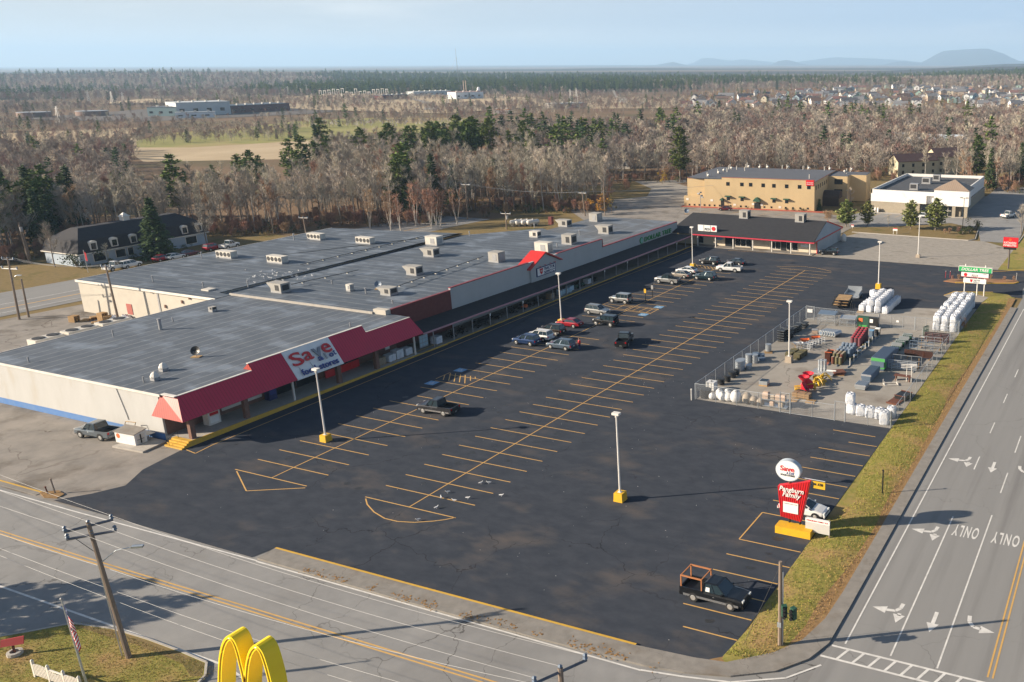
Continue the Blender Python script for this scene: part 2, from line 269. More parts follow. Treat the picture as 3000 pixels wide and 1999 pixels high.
M['flagred']=mat('flag_red',(.45,.02,.03),.8); M['mcd']=mat('arch_yellow',(.90,.66,.01),.6,(.86,.61,.01),1,3); M['gull']=mat('gull_white',(.78,.77,.75),.8); M['gullgrey']=mat('gull_grey',(.35,.36,.38),.8)
M['skin']=mat('skin',(.45,.28,.2),.7)
def chain_mat():
    m=bpy.data.materials.new('chain_link'); m.use_nodes=True; N=m.node_tree.nodes; K=m.node_tree.links.new; b=N['Principled BSDF']
    b.inputs['Base Color'].default_value=(.46,.48,.50,1); b.inputs['Metallic'].default_value=.4; b.inputs['Roughness'].default_value=.5; b.inputs['Alpha'].default_value=.15; return m
M['chain']=chain_mat()
# ------------------------------------------------------------------ ground, roads, markings
def sheet(name,pts,z,m): return struct(MB().poly([(p[0],p[1],z) for p in pts]),name,m)
def azdir(px):                                    # horizontal direction under a photo column
    d=ray('P',px,215); d=np.array([d[0],d[1]]); return d/np.hypot(*d)
NZR=random.Random(5); NZ=[[NZR.random() for _ in range(64)] for _ in range(64)]
def nz2(x,y,s):
    x,y=x/s,y/s; i,j=int(math.floor(x)),int(math.floor(y)); f,g=x-i,y-j; f=f*f*(3-2*f); g=g*g*(3-2*g); a=lambda i,j:NZ[i%64][j%64]
    return (a(i,j)*(1-f)+a(i+1,j)*f)*(1-g)+(a(i,j+1)*(1-f)+a(i+1,j+1)*f)*g
def gz(x,y):                                       # height of the land: level near the stores, gently rolling far off
    d=math.hypot(x-CAM[0],y-CAM[1])
    if d<560: return -.12
    k=min(1,max(0,(d-1300)/900)); k=k*k*(3-2*k)
    return -.12-min(6,(d-560)*.004)+k*(30*nz2(x,y,900)-12)*(1 if d<6000 else .2)
def terrain():
    rad=[0,60,120,200,300,420,560,750,1000,1250,1450,1650,1850,2050,2300,2600,3000,3500,4500,7000,11000,19000,27000]; na=140; V=[];F=[]
    for i,r in enumerate(rad):
        for k in range(na): t=2*math.pi*k/na; x,y=CAM[0]+r*math.cos(t),CAM[1]+r*math.sin(t); V.append((x,y,gz(x,y)))
    for i in range(len(rad)-1):
        for k in range(na):
            k2=(k+1)%na
            if i==0: F.append((0,na+k,na+k2))
            else: F.append((i*na+k,i*na+k2,(i+1)*na+k2,(i+1)*na+k)[::-1])
    b=MB(); b.v=V; b.f=F; b.m=[0]*len(F); return struct(b,'terrain',M['terrain'],True)
terrain()
sheet('grass_ground',[(-175,-60),(-60,-60),(75,-60),(75,330),(-20,330),(-75,255),(-100,150),(-112,95),(-175,110)],-.075,M['drygrass'])
sheet('south_road_ground',[(-175,-23.8),(4.2,-23.8),(5.2,-26),(5.2,-60),(80,-60),(80,-9),(-175,-12.6)],-.03,M['road'])
sheet('corner_apron',[(33,-13.5),(45,-13.5),(45,-3),(37.5,-9)],-.02,M['road']); sheet('corner_drive',[(-175,-60),(5.3,-60),(5.3,-23.5),(-175,-23.5)],-.028,M['road'])
sheet('lot_edge_strip',[(36.5,-10),(43,-10),(43,106),(36.5,106)],-.0245,M['grass'])
sheet('side_yard_pavement',[(-113.5,-12.6),(-28,-12.6),(-28,60),(-107,60),(-113.5,20)],-.026,M['oldpave'])
sheet('rear_service_ground',[(-113,60),(-104,60),(-104,128),(-112,100)],-.05,M['gravel'])
wr=lambda Y,o:(-120+.11*(Y-36)+o,Y)
sheet('west_road',[wr(-30,6.2),wr(140,6.2),wr(140,-14),wr(-30,-14)],-.02,M['road_east'])
b=MB(); b.strip(wr(-13,0),wr(140,0),.35,-.012); struct(b,'west_road_centre_line',M['yellow_line'])
b=MB(); b.strip(wr(-13,3.4),wr(140,3.4),.14,-.012); b.strip(wr(-13,-3.6),wr(140,-3.6),.14,-.012); struct(b,'west_road_edge_lines',M['white_line'])
# rear of the lots: gravel, hotel parking, white store parking
sheet('gravel_apron',[(-3.5,126.5),(31,127.4),(37,128),(39.5,134),(37,150),(29,158.2),(-2,158.2),(-4.5,150)],-.008,M['gravel'])
sheet('hotel_parking',[(-75,146),(-6,146),(-6,163),(-13,181),(-23,184.2),(-64,179.9),(-88,178),(-100,170)],-.006,M['oldpave'])
sheet('hotel_drive',[(-100,170),(-88,178),(-64,179.9),(-70,210),(-95,232),(-108,228),(-92,212),(-84,195)],-.014,M['gravel'])
sheet('dry_lawn',[(-75,146),(-100,170),(-84,195),(-92,212),(-108,228),(-118,200),(-112,150)],-.02,M['drygrass'])
sheet('store_parking',[(-13,181),(-6,163),(4,170.5),(16.4,181),(24.5,175),(28,158.2),(36.6,158.2),(36,171),(34,196),(33,262),(17,262),(17,236),(-9,196)],-.004,M['road'])
sheet('dirt_verge_by_inn_sign',[(36.6,127.5),(43.5,130),(44,172),(36.5,172),(36.8,150)],-.003,M['grass'])
sheet('planted_strip',[(-4,158.4),(25.2,158.2),(26.2,160),(24.4,175),(16.4,180.5),(4.3,170),(-6.2,164.5)],.03,M['drygrass'])
sheet('parking_lot',[(-33.3,.6),(-32.3,-4.3),(-30.2,-7.5),(-31.5,-10),(-33.5,-12.4),(-5.9,-12.5),(-5.4,-10.7),(31.5,-10.5),(36,-10.2),(38,-9.5),(38.1,126.5),(44,126.5),(44,129),(31,127.2),(-3.4,126.3),(-33.3,128)],0,M['asphalt'])
sheet('yard_pad',[(12.6,36.9),(38.0,37.0),(38.0,95),(32.5,92.6),(28.3,91.8),(20.0,84.7),(12.8,78.2)],.006,M['pad'])
sheet('entrance_apron',[(38.05,106.4),(44.3,105.6),(44.3,126.4),(38.05,126.4)],-.001,M['asphalt'])
sheet('east_road',[(44.35,-14),(44.35,106),(43.6,112),(43.6,126),(44.35,132),(44.35,420),(72,420),(72,-14)],.002,M['road_east'])
# verge between lot and east road, with a low bank
def bank(name,inner,outer,h,m,n=5):
    b=MB(); V=[];F=[]; k=len(inner)
    for i in range(k):
        for j in range(n):
            t=j/(n-1); p=np.array(inner[i])*(1-t)+np.array(outer[i])*t; V.append((p[0],p[1],.02+h*math.sin(math.pi*t)*(.7+.3*math.sin(i*1.7))))
    for i in range(k-1):
        for j in range(n-1): F.append((i*n+j,i*n+j+1,(i+1)*n+j+1,(i+1)*n+j))
    b.v=V;b.f=F;b.m=[0]*len(F); return struct(b,name,m,True)
vin=[(37.7,-9.4),(37.95,-7),(38.3,-2.7),(38,4),(38.05,8.3),(38.2,13),(39.6,17.8),(38.9,20.3),(38.1,25.8),(38.05,37),(38.1,52),(38.1,66),(38,80),(38.1,95),(38.6,104)]
vout=[(38.3,-9.9),(41.3,-7.6),(42.5,-5.4),(43.2,-1.3),(43.3,6.6),(43.3,12),(43.2,17),(43.2,20.3),(43.2,25.8),(43.2,37),(43.2,52),(43.3,66),(43.3,80),(43.3,95),(43.2,104.5)]
bank('grass_verge',vin,vout,.22,M['grass'])
b=MB()                                             # dead-leaf edge of the verge along the pavement
vo=vout; b.add([(p[0]-1.3-.25*math.sin(i*2.1),p[1],.085) for i,p in enumerate(vo)]+[(p[0]+.12,p[1],.09) for p in vo],[(i,len(vo)+i,len(vo)+i+1,i+1) for i in range(len(vo)-1)]); struct(b,'leaf_litter_edge',M['brownverge'])
sheet('verge_tip',[(38.6,104),(43.2,104.5),(41.5,107.6),(38.7,108),(34,106.5)],.02,M['grass'])
sheet('sign_bed',[(30.7,102.1),(32,106),(35,107),(38.6,104),(38.1,100),(34,99)],.015,M['gravel'])
# pavements with kerbs
so=[(-5.2,-12.55),(10,-12.65),(24,-12.6),(33,-12.3),(36,-11.9),(39.2,-11.0),(41.9,-9.3),(43.6,-7.1),(44.35,-4.8),(44.4,0),(44.35,40),(44.4,70),(44.4,98)]
si=[(-5.2,-10.75),(10,-10.7),(24,-10.62),(31.5,-10.5),(36,-10.15),(38.3,-9.75),(41,-7.4),(42.4,-5.2),(43.1,-2),(43.25,2),(43.25,40),(43.3,70),(43.3,98)]
b=MB(); k=len(so); b.add([(*p,.12) for p in si]+[(*p,.12) for p in so]+[(*p,-.04) for p in so]+[(*p,-.04) for p in si],[(i,k+i,k+i+1,i+1) for i in range(k-1)]+[(k+i,2*k+i,2*k+i+1,k+i+1) for i in range(k-1)]+[(3*k+i,i,i+1,3*k+i+1) for i in range(k-1)]+[(0,3*k,2*k,k)]); struct(b,'pavement',M['walk'])
b=MB(); b.strip((-5.2,-10.68),(10,-10.62),.22,.126); b.strip((10,-10.62),(31.3,-10.45),.22,.126); struct(b,'yellow_kerb_line',M['kerb_yellow'])
b=MB(); rr=random.Random(3)
for i in range(420):
    x=rr.uniform(-2,34); t=rr.random(); y=-12.35+.25*rr.gauss(0,1)+(.2 if x>20 else 0); 
    if (math.sin(x*.7)+math.sin(x*1.9))>-.3: b.box(x,y,.121,rr.uniform(.05,.22),rr.uniform(.04,.14),.02,rr.uniform(0,3))
tag(struct(b,'fallen_leaves',mat('dead_leaves',(.34,.19,.06),.9,(.25,.13,.04),4,2)),kind='stuff')
# painted lines in the lot
SP=2.74; b=MB(); z=.008; wl=.12
for i in range(0,42): b.strip((-5.6,i*SP),(5.66,i*SP),wl,z)
b.strip((0,0),(0,41*SP),wl,z+.003)
arc=[at('W2',*q)[:2] for q in ((160,362),(170,400),(215,450),(285,492),(370,512),(480,518),(600,510),(680,500),(748,486))]
for p,q in zip(arc,arc[1:]): b.strip(p,q,wl,z)
arc=[at('B1',*q)[:2] for q in ((1160,1312),(1330,1305),(1480,1308),(1640,1325),(1760,1350),(1830,1368))]
for p,q in zip(arc,arc[1:]): b.strip(p,q,wl,z)
x0,x1,y0=-23.26,-12.95,-.49; xm=-17.9
skip=(9,)
for i in range(0,40):
    y=y0+i*SP
    if i in (21,22,23): continue
    b.strip((x0 if i!=9 else x0+2,y),(x1,y),wl,z)
b.strip((xm,y0),(xm,y0+40*SP),wl,z+.003)
tri=[at('V6',690,1014)[:2],at('V6',757,1150)[:2],at('V6',1163,1129)[:2]]
b.strip(tri[0],tri[1],wl,z); b.strip(tri[1],tri[2],wl,z)
y9=y0+9*SP; y8=y0+8*SP                               # hatched bay by the store front
hat=[at('C3',*q)[:2] for q in ((1870,432),(2030,362),(2340,410))]
b.strip(hat[0],hat[1],wl,z+.002)
for a_,c_ in (((1955,445),(1975,385)),((2018,455),(2040,365)),((2080,465),(2098,372)),((2140,473),(2155,380)),((2203,485),(2208,390)),((2268,455),(2268,400)),((2325,430),(2322,410))): b.strip(at('C3',*a_)[:2],at('C3',*c_)[:2],wl,z+.002)
for px_ in (((1275,955),(1350,920)),((1350,920),(1660,960)),((1660,960),(1590,997)),((1590,997),(1275,955)),((1350,965),(1420,935)),((1420,972),(1490,945)),((1480,980),(1560,950)),((1545,990),(1610,958)),((1140,915),(1200,900)),((1140,915),(1275,955))): b.strip(at('V4',*px_[0])[:2],at('V4',*px_[1])[:2],wl,z+.002)
far=[at('B1',*q)[:2] for q in ((150,1285),(430,1330),(120,1310),(350,1360))]
for k in range(7): 
    p=at('B1',165+45*k,1285+6*k)[:2]; q=at('B1',195+45*k,1318+6*k)[:2]; b.strip(p,q,wl,z+.002)
b.strip(far[0],far[1],wl,z)
for i in range(15):                                  # bays along the verge
    y=-7.0+i*2.735
    if i==6: b.strip((32.0,y-2.7),(32.0,y+2.7),wl,z+.003); continue
    b.strip((33.4 if i==0 else 34.6 if i==14 else 32,y),(37.9,y),wl,z)
b.strip((31.9,34.0),(37,33.9),wl,z)
b.strip((-31.0,.7),(-31.4,3.1),wl,z); b.strip((-31.4,3.1),(-31.7,48),wl,z); b.strip((-31.7,48),(-32.2,80),wl,z); b.strip((-32.2,80),(-31.2,123),wl,z); b.strip((-32.9,1.0),(-31.0,.7),wl,z)
b.strip((-23.5,125.4),(-3.6,127.0),wl,z); b.strip((-3.6,126.8),(-2.2,129.5),wl,z)
struct(b,'parking_lines',M['yellow_line'])
b=MB()
for r_,a_ in (('C3',(1825,480)),('C3',(2155,332)),('V4',(1520,1010)),('V4',(1663,941))):
    p=at(r_,*a_); b.add([(p[0]-.75,p[1]-.7,z),(p[0]+.75,p[1]-.7,z),(p[0]+.75,p[1]+.7,z),(p[0]-.75,p[1]+.7,z)],[(0,1,2,3)])
struct(b,'accessible_bay_squares',M['blue_paint'])
b=MB()
for r_,a_ in (('C3',(1825,480)),('C3',(2155,332)),('V4',(1520,1010)),('V4',(1663,941))):
    p=at(r_,*a_); b.tube([(p[0]+.3*math.cos(t),p[1]-.1+.3*math.sin(t),z+.006) for t in np.linspace(2.2,6.4,9)],.03,4); b.strip((p[0],p[1]),(p[0],p[1]+.5),.09,z+.006); b.strip((p[0],p[1]+.05),(p[0]+.35,p[1]+.05),.08,z+.008)
struct(b,'wheelchair_symbols',M['white_line'])
# east road markings
z=.010; b=MB()
b.strip((45.45,-4.3),(45.55,98),.13,z); b.strip((45.6,128),(45.6,400),.13,z)
b.strip((48.9,-4.4),(48.95,18.3),.13,z); b.strip((52.3,-4.5),(52.3,20),.13,z); b.strip((48.0,400),(48.0,400.5),.13,z)
for k in range(8): b.strip((48.95,29.5+k*10.5),(48.95,33+k*10.5),.13,z); b.strip((52.35,25+k*10.5),(52.35,30+k*10.5),.13,z)
b.strip((44.6,-4.85),(58.5,-4.75),.2,z); b.strip((44.2,-6.3),(59.5,-6.2),.2,z)
for k in range(12): b.strip((45.9+1.17*k,-4.85),(45.4+1.17*k,-6.28),.2,z+.003)
cv=[(33,-12.75),(36,-12.25),(39.4,-11.5),(42.8,-9.6),(44.6,-7.3)]
for p,q in zip(cv,cv[1:]): b.strip(p,q,.16,z)
def arrow(cx,cy,kind,s=1.0):
    # traffic runs towards -Y
    def tri(tip,dirv,l=1.1,w=.95):
        d=np.array(dirv,float); q=np.array([-d[1],d[0]]); t=np.array(tip); b.add([(*t,z),(*(t-d*l+q*w/2),z),(*(t-d*l-q*w/2),z)],[(0,1,2)])
    if kind in('straight',): b.strip((cx,cy+1.9),(cx,cy+.3),.3,z); tri((cx,cy-.9),(0,-1),1.2)
    if kind=='right':       # driver's right = -X : curve plus short straight head
        a=[(cx+.55,cy+1.9),(cx+.5,cy+1.2),(cx+.2,cy+.75),(cx-.5,cy+.6)]
        for p,q in zip(a,a[1:]): b.strip(p,q,.32,z)
        tri((cx-1.6,cy+.6),(-1,0)); tri((cx+.6,cy-.8),(0,-1),1.1); b.strip((cx+.6,cy+.5),(cx+.6,cy+.2),.3,z)
    if kind=='left':
        a=[(cx-.6,cy+1.8),(cx-.5,cy+1.0),(cx-.1,cy+.45),(cx+.45,cy+.35)]
        for p,q in zip(a,a[1:]): b.strip(p,q,.32,z)
        tri((cx+1.5,cy+.3),(1,0),1.1,1.0)
arrow(47.6,.5,'right'); arrow(50.85,.4,'straight'); arrow(53.9,1.0,'left'); arrow(47.5,13.9,'right'); arrow(47.5,30.6,'right'); arrow(50.7,30.3,'straight'); arrow(53.9,30.4,'left')
struct(b,'lane_markings',M['white_line'])
def road_text(cx,cy,w,h):
    o=tag(text('ONLY',(cx,cy,z),(-1,0,0),(0,-1,0),w,M['white_line'],None,'road_word_only',h=h,depth=.004,bold=.02,space=1.25),kind='structure')
road_text(50.6,15.85,2.3,2.2); road_text(54.15,15.85,2.4,2.2)
b=MB(); b.strip((55.75,-4.1),(55.75,400),.13,z); b.strip((56.1,-4.1),(56.1,400),.13,z)
for y in (-18.3,-17.95): b.strip((-170,y-.2),(-20,y-.15),.13,-.022); b.strip((-20,y-.15),(32,y+.25),.13,-.022)
struct(b,'double_yellow_lines',M['yellow_line'])
b=MB(); b.strip((-170,-13.1),(-30,-13.05),.14,-.022); b.strip((-30,-13.05),(-5,-12.72),.14,-.022); b.strip((-5,-12.8),(33,-12.75),.15,-.022); b.strip((-170,-23.65),(5.3,-23.75),.18,-.022); b.strip((5.3,-23.75),(14,-25.5),.18,-.022); struct(b,'road_edge_lines',M['white_line'])
# side-yard kerb, grass tuft island at its mouth
b=MB(); b.strip((-100,-11.75),(-36.3,-11.75),.2,.02); struct(b,'yard_kerb_line',M['kerb_yellow'])
b=MB(); b.bb(-100,-36.3,-12.4,-11.85,-.03,.02); struct(b,'yard_kerb_edge',M['walk'])
b=MB(); b.prism([(-36.6,-11.9),(-35.2,-10.9),(-33.8,-11.2),(-33.6,-12),(-35,-12.4)],-.03,.08); struct(b,'leaf_heap_ground',M['brownverge'])
# corner lawn in front
gi=[(-60,-60),(-60,-33),(-22,-31),(-14.5,-29.2),(-12,-27),(-9.9,-24.9),(-6.3,-24.15),(-2.6,-24.0),(1,-24.05),(3.9,-24.2),(5.1,-25.2),(5.7,-26.8),(5.7,-60)]
b=MB(); b.prism(gi,-.05,.10); struct(b,'corner_lawn',M['grass'])
b=MB(); b.poly([(-9.9,-24.95,.105),(-6.3,-24.2,.105),(-2.6,-24.05,.105),(1,-24.1,.105),(3.9,-24.25,.105),(5.05,-25.3,.105),(4.3,-25.6,.105),(2.5,-24.9,.105),(-2.6,-24.7,.105),(-6.3,-24.9,.105)]); struct(b,'dry_lawn_edge',M['drygrass'])
b=MB()
for p,q in zip(gi[3:-1],gi[4:]):
    p=np.array(p);q=np.array(q); d=(q-p)/np.hypot(*(q-p)); n_=np.array([-d[1],d[0]])*.16; b.prism([tuple(p),tuple(q),tuple(q+n_),tuple(p+n_)],-.05,.14)
struct(b,'lawn_kerb',M['concrete'])
b=MB(); r5=random.Random(8)
for i in range(170): x,y=r5.uniform(-30,36),r5.uniform(-9,60); k=r5.uniform(.02,.055); b.box(x,y,.006,k,k*.7,.02,r5.uniform(0,3))
tag(struct(b,'scattered_litter',M['white_line']),kind='stuff')
b=MB()
for i in range(150):
    c_=r5.choice(((-20.6,-13),(-15.3,41),(-3,41),(3,41),(35,11),(-8.5,20))); x=c_[0]+r5.gauss(0,.7); y=(r5.randint(0,40)+.5)*SP+r5.gauss(0,.35)
    if x>20: y=-5.6+2.735*r5.randint(0,12)
    k=r5.uniform(.12,.45); n_=9; b.poly([(x+k*(1+.35*math.sin(3*a_+i))*math.cos(a_),y+.8*k*(1+.3*math.cos(2*a_+i))*math.sin(a_),.0045+.00001*i) for a_ in np.linspace(0,6.283,n_+1)[:-1]])
tag(struct(b,'oil_stains',mat('oil_stain',(.022,.024,.028),.6)),kind='stuff')
# island in the entrance
isl=[at('B3',*q)[:2] for q in ((550,1080),(770,1106),(1150,1112),(1500,1118),(1900,1118),(1985,1098),(1960,1075),(1700,1042),(1200,1040),(700,1040))]
b=MB(); b.prism([tuple(q) for q in isl],0,.14); struct(b,'entrance_island_ground',mat('island_mulch',(.30,.12,.06),.95,(.24,.16,.07),1.5,6,.3,world=True))
b=MB(); i2=isl[1:6]
for p,q in zip(i2,i2[1:]):
    p=np.array(p);q=np.array(q); d=(q-p)/np.hypot(*(q-p)); n_=np.array([d[1],-d[0]])*.2; b.prism([tuple(p),tuple(p+n_),tuple(q+n_),tuple(q)],0,.16)
struct(b,'entrance_island_kerb',M['kerb_yellow'])
b=MB(); kk=[at('B3',*q)[:2] for q in ((1470,885),(1700,882),(1900,868),(2091,855))]
for p,q in zip(kk,kk[1:]): b.strip(p,q,.3,.02)
kk=[at('B3',*q)[:2] for q in ((560,1345),(760,1272),(1500,1283))]
for p,q in zip(kk,kk[1:]): b.strip(p,q,.25,.03)
struct(b,'yellow_entrance_kerb',M['kerb_yellow'])
b=MB(); st=[(-4,158.2),(25.2,158.0),(26.4,160),(24.6,175.2)]
for p,q in zip(st,st[1:]):
    p=np.array(p);q=np.array(q); d=(q-p)/np.hypot(*(q-p)); n_=np.array([d[1],-d[0]])*.18; b.prism([tuple(p),tuple(p+n_),tuple(q+n_),tuple(q)],-.02,.15)
b.prism([(36.55,158),(36.75,158),(36.75,172),(36.55,172)],-.02,.15); struct(b,'planted_strip_kerb',M['concrete'])
b=MB()                                              # stall lines at hotel and white store
for k in range(11): x=-58+4.4*k; b.strip((x,171+.11*(x+58)),(x+1.0,176+.11*(x+58)),.12,.004)
for k in range(6): x=-6+3.1*k; b.strip((x,184.5),(x+.9,189.5),.12,.004)
struct(b,'rear_stall_lines',M['yellow_line'])
# ------------------------------------------------------------------ buildings
def part(mb,name,m,root,smooth=False):             # part given in world metres, parented to an unrotated thing
    o=mb.build(name,m,root,smooth=smooth); l=root.location; o.location=(-l[0],-l[1],-l[2]); return o
def sub(mb,name,m,par,smooth=False):
    return mb.build(name,m,par,smooth=smooth)
def ltext(s,o,right,up,w,m,root,**k):
    ob=text(s,o,right,up,w,m,root,**k); l=root.location; ob.location=(-l[0],-l[1],-l[2]); return ob
def pane(b,p,right,w,h,n,t=.05,m=0):               # upright panel, p = lower left corner, n = outward normal
    r=Vector(right).normalized()*w; p=Vector(p); u=Vector((0,0,h)); return b.slab([p,p+r,p+r+u,p+u],n,t,m)
# --- grocery store
g=T('grocery_store','low cream grocery store with a long red mansard front and white oval lettered panel','store',(-52,19,0))
b=MB(); b.bb(-71,-37.5,1.95,37,0,5.48); part(b,'wall',[M['cream']],g)
b=MB(); b.bb(-71.02,-37.5,1.92,1.949,0,.78); part(b,'blue_base_band',M['bluebase'],g)
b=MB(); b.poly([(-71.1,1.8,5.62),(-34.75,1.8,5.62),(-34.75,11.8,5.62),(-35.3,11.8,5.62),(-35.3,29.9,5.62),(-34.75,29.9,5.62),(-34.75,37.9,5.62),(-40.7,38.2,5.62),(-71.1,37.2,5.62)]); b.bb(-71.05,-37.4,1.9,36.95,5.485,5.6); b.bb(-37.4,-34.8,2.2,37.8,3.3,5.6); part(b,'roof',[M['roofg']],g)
b=MB(); b.bb(-71.15,-36.9,1.75,1.85,5.40,5.68); b.bb(-71.2,-71.08,1.75,37.2,5.4,5.66); b.bb(-36.9,-34.65,1.9,2.35,5.625,5.72); part(b,'roof_edge_trim',M['whitetrim'],g)
sl=lambda z:-32.95-(z-3.15)*.70
def mans(y0b,y1b,y0t,y1t,z0,z1): return [(sl(z0),y0b,z0),(sl(z0),y1b,z0),(sl(z1),y1t,z1),(sl(z1),y0t,z1)]
b=MB()
for q in (mans(1.25,16.45,2.3,16.45,3.15,5.65),mans(23.75,38.6,23.75,37.9,3.15,5.55),mans(11.8,16.45,11.8,16.45,5.65,6.45),mans(23.75,29.6,23.75,29.6,5.55,6.42)): b.slab(q,(-.8,0,-.57),.1)
part(b,'red_mansard',M['redmetal'],g)
b=MB(); b.slab([(-38.1,1.22,3.15),(-32.95,1.22,3.15),(-34.72,2.3,5.66),(-36.95,2.0,5.66)],(0,1,-.3),.08); part(b,'mansard_end',M['redmetal_side'],g)
b=MB(); b.slab([(sl(5.66),11.79,5.66),(-36.2,11.79,5.66),(sl(6.45),11.79,6.45)],(0,1,0),.08); part(b,'raised_return',M['redmetal_side'],g)
b=MB(); b.bb(-35.5,-35.2,11.75,29.65,6.43,6.50); b.bb(-34.9,-34.6,2.3,11.7,5.63,5.70); b.bb(-34.9,-34.55,29.7,37.9,5.56,5.62); part(b,'mansard_cap',M['whitetrim'],g)
b=MB(); b.slab([(sl(3.15)+.07,16.47,3.1),(sl(3.15)+.07,23.73,3.1),(sl(6.45)+.07,23.73,6.47),(sl(6.45)+.07,16.47,6.47)],(-.8,0,-.57),.18); sp_=part(b,'sign_panel',M['signwhite'],g)
up=Vector((-.70,0,1)).normalized(); nn=Vector((1,0,.7)).normalized()
def sg(y,z,off=.11): return Vector((sl(z)+.07,y,z))+nn*off
for s,y,z,w,h,mm,bo in (('S',17.75,5.25,1.75,1.8,'text_red',.02),('a',19.45,5.2,1.4,1.25,'text_red',.03),('e',22.5,5.35,1.4,1.35,'text_red',.03)): ltext(s,sg(y,z),(0,1,0),up,w,M[mm],g,h=h,depth=.10,bold=bo*.4)
ltext('v',sg(21.0,5.2),(0,1,0),up,1.4,mat('faded_letter',(.20,.21,.24),.6),g,h=1.3,depth=.12,bold=.02)
for s,y,w in (('a',20.9,.75),('o',22.6,.62)): ltext(s,sg(y,4.45),(0,1,0),up,w,M['text_blue'],g,h=.55,depth=.12,bold=.015)
ltext('l',sg(21.75,4.55),(0,1,0),up,.2,M['metal_grey'],g,h=.85,depth=.12,bold=.01); ltext('t',sg(23.2,4.6),(0,1,0),up,.3,M['text_blue'],g,h=.7,depth=.12,bold=.01)
ltext('food stores',sg(20.2,3.68),(0,1,0),up,5.7,M['text_blue'],g,h=.85,depth=.12,bold=.01)
for y_,z_ in ((17.5,4.4),(19.3,4.5)): b=MB(); b.tube([sg(y_,z_,.02),sg(y_+.05,z_-.6,.02)],.03,4); part(b,'drip_stain',M['metal_grey'],g)
b=MB(); b.add([(-37.6,1.95,-.05),(-33.35,1.95,-.05),(-33.35,38,-.05),(-37.6,38,-.05),(-37.6,1.95,.62),(-33.35,1.95,.62),(-33.35,38,.16),(-37.6,38,.16)],[(4,5,6,7),(0,1,5,4),(1,2,6,5),(2,3,7,6)]); part(b,'walkway',M['concrete'],g)
b=MB(); b.add([(-33.33,1.6,-.05),(-33.2,1.6,-.05),(-33.2,38,-.05),(-33.33,38,-.05),(-33.33,1.6,.63),(-33.2,1.6,.63),(-33.2,38,.17),(-33.33,38,.17)],[(4,5,6,7),(0,1,5,4),(1,2,6,5),(2,3,7,6),(3,0,4,7)]); part(b,'yellow_kerb',M['kerb_yellow'],g)
b=MB()
for k in range(4): b.bb(-36.1,-33.21,.75+.3*k,1.05+.3*k+.25*(k==3),-.04,.16*(k+1))
part(b,'steps',M['kerb_yellow'],g)
b=MB(); b.tube([(-35.4,.85,.1),(-35.4,.85,.95),(-35.4,2.0,1.5),(-35.4,2.0,.62)],.03,5); part(b,'handrail',M['black'],g)
for y in (2.6,9.5,23.4,30.0): b=MB(); b.bb(-34.05,-33.55,y-.28,y+.28,.2,3.3); part(b,'brick_column',M['brickcol'],g)
for y in (16.2,37.3): b=MB(); b.bb(-33.8,-33.6,y-.1,y+.1,.15,3.3); part(b,'white_post',M['whitetrim'],g)
b=MB(); b.bb(-37.495,-37.40,2.2,37.5,.3,3.3); part(b,'shop_front_wall',M['brickcol'],g)
b=MB(); b.bb(-37.4,-37.3,9,14.5,1.0,2.5); part(b,'white_front_panel',M['whitetrim'],g)
for y0,y1 in ((16.6,19.5),(19.7,22.9)): b=MB(); b.bb(-37.4,-37.32,y0,y1,.35,2.9); part(b,'glass_door',M['glass'],g)
for y0,y1 in ((24.0,27.0),(27.1,29.8)): b=MB(); b.bb(-37.0,-36.9,y0,y1,1.35,2.9); part(b,'window',M['glass'],g)
for y0,y1 in ((24.0,25.4),(25.45,26.9),(26.95,28.4),(28.45,29.8)): b=MB(); b.bb(-37.02,-36.85,y0,y1,.3,1.33); part(b,'red_panel',M['red'],g)
b=MB(); b.bb(-37.35,-37.25,35.2,36.0,1.0,2.6); part(b,'notice_board',M['signwhite'],g)
b=MB(); b.bb(-71,-40.9,37.01,37.24,5.6,5.95); part(b,'party_wall_cap',M['concrete'],g)
b=MB(); b.bb(-40.9,-38.5,37.25,38.25,5.5,6.35); part(b,'brick_end_cap',M['cream_block'],g)
for r_,a_,h in (('Z4',(1055,820),1.5),('Z4',(190,1035),.6),('Z4',(745,865),.8),('Z4',(1135,765),.5),('Z4',(945,1165),.6),('Z5',(508,800),.5)):
    p=at(r_,*a_,5.62); b=MB(); b.cyl(p[0],p[1],5.6,.22 if h>1 else .09,h,10); b.cyl(p[0],p[1],5.6+h,.26 if h>1 else .1,.12,10); part(b,'vent_pipe',M['metal_grey'],g)
b=MB(); b.tube([(-44.6,1.90,5.4),(-43.6,1.90,2.2),(-43.5,1.9,1.6)],.04,4); part(b,'cable_drop',M['metal_grey'],g)
pr_=random.Random(2)
for k in range(7): y=16.9+pr_.random()*12.5; z=1.45+pr_.random()*.6; xx=-37.31 if y<23 else -36.89; b=MB(); b.bb(xx,xx+.02,y,y+pr_.uniform(.4,.8),z,z+pr_.uniform(.3,.6)); part(b,'window_poster',M[pr_.choice(('signwhite','yellowp','red','blue_paint'))],g)
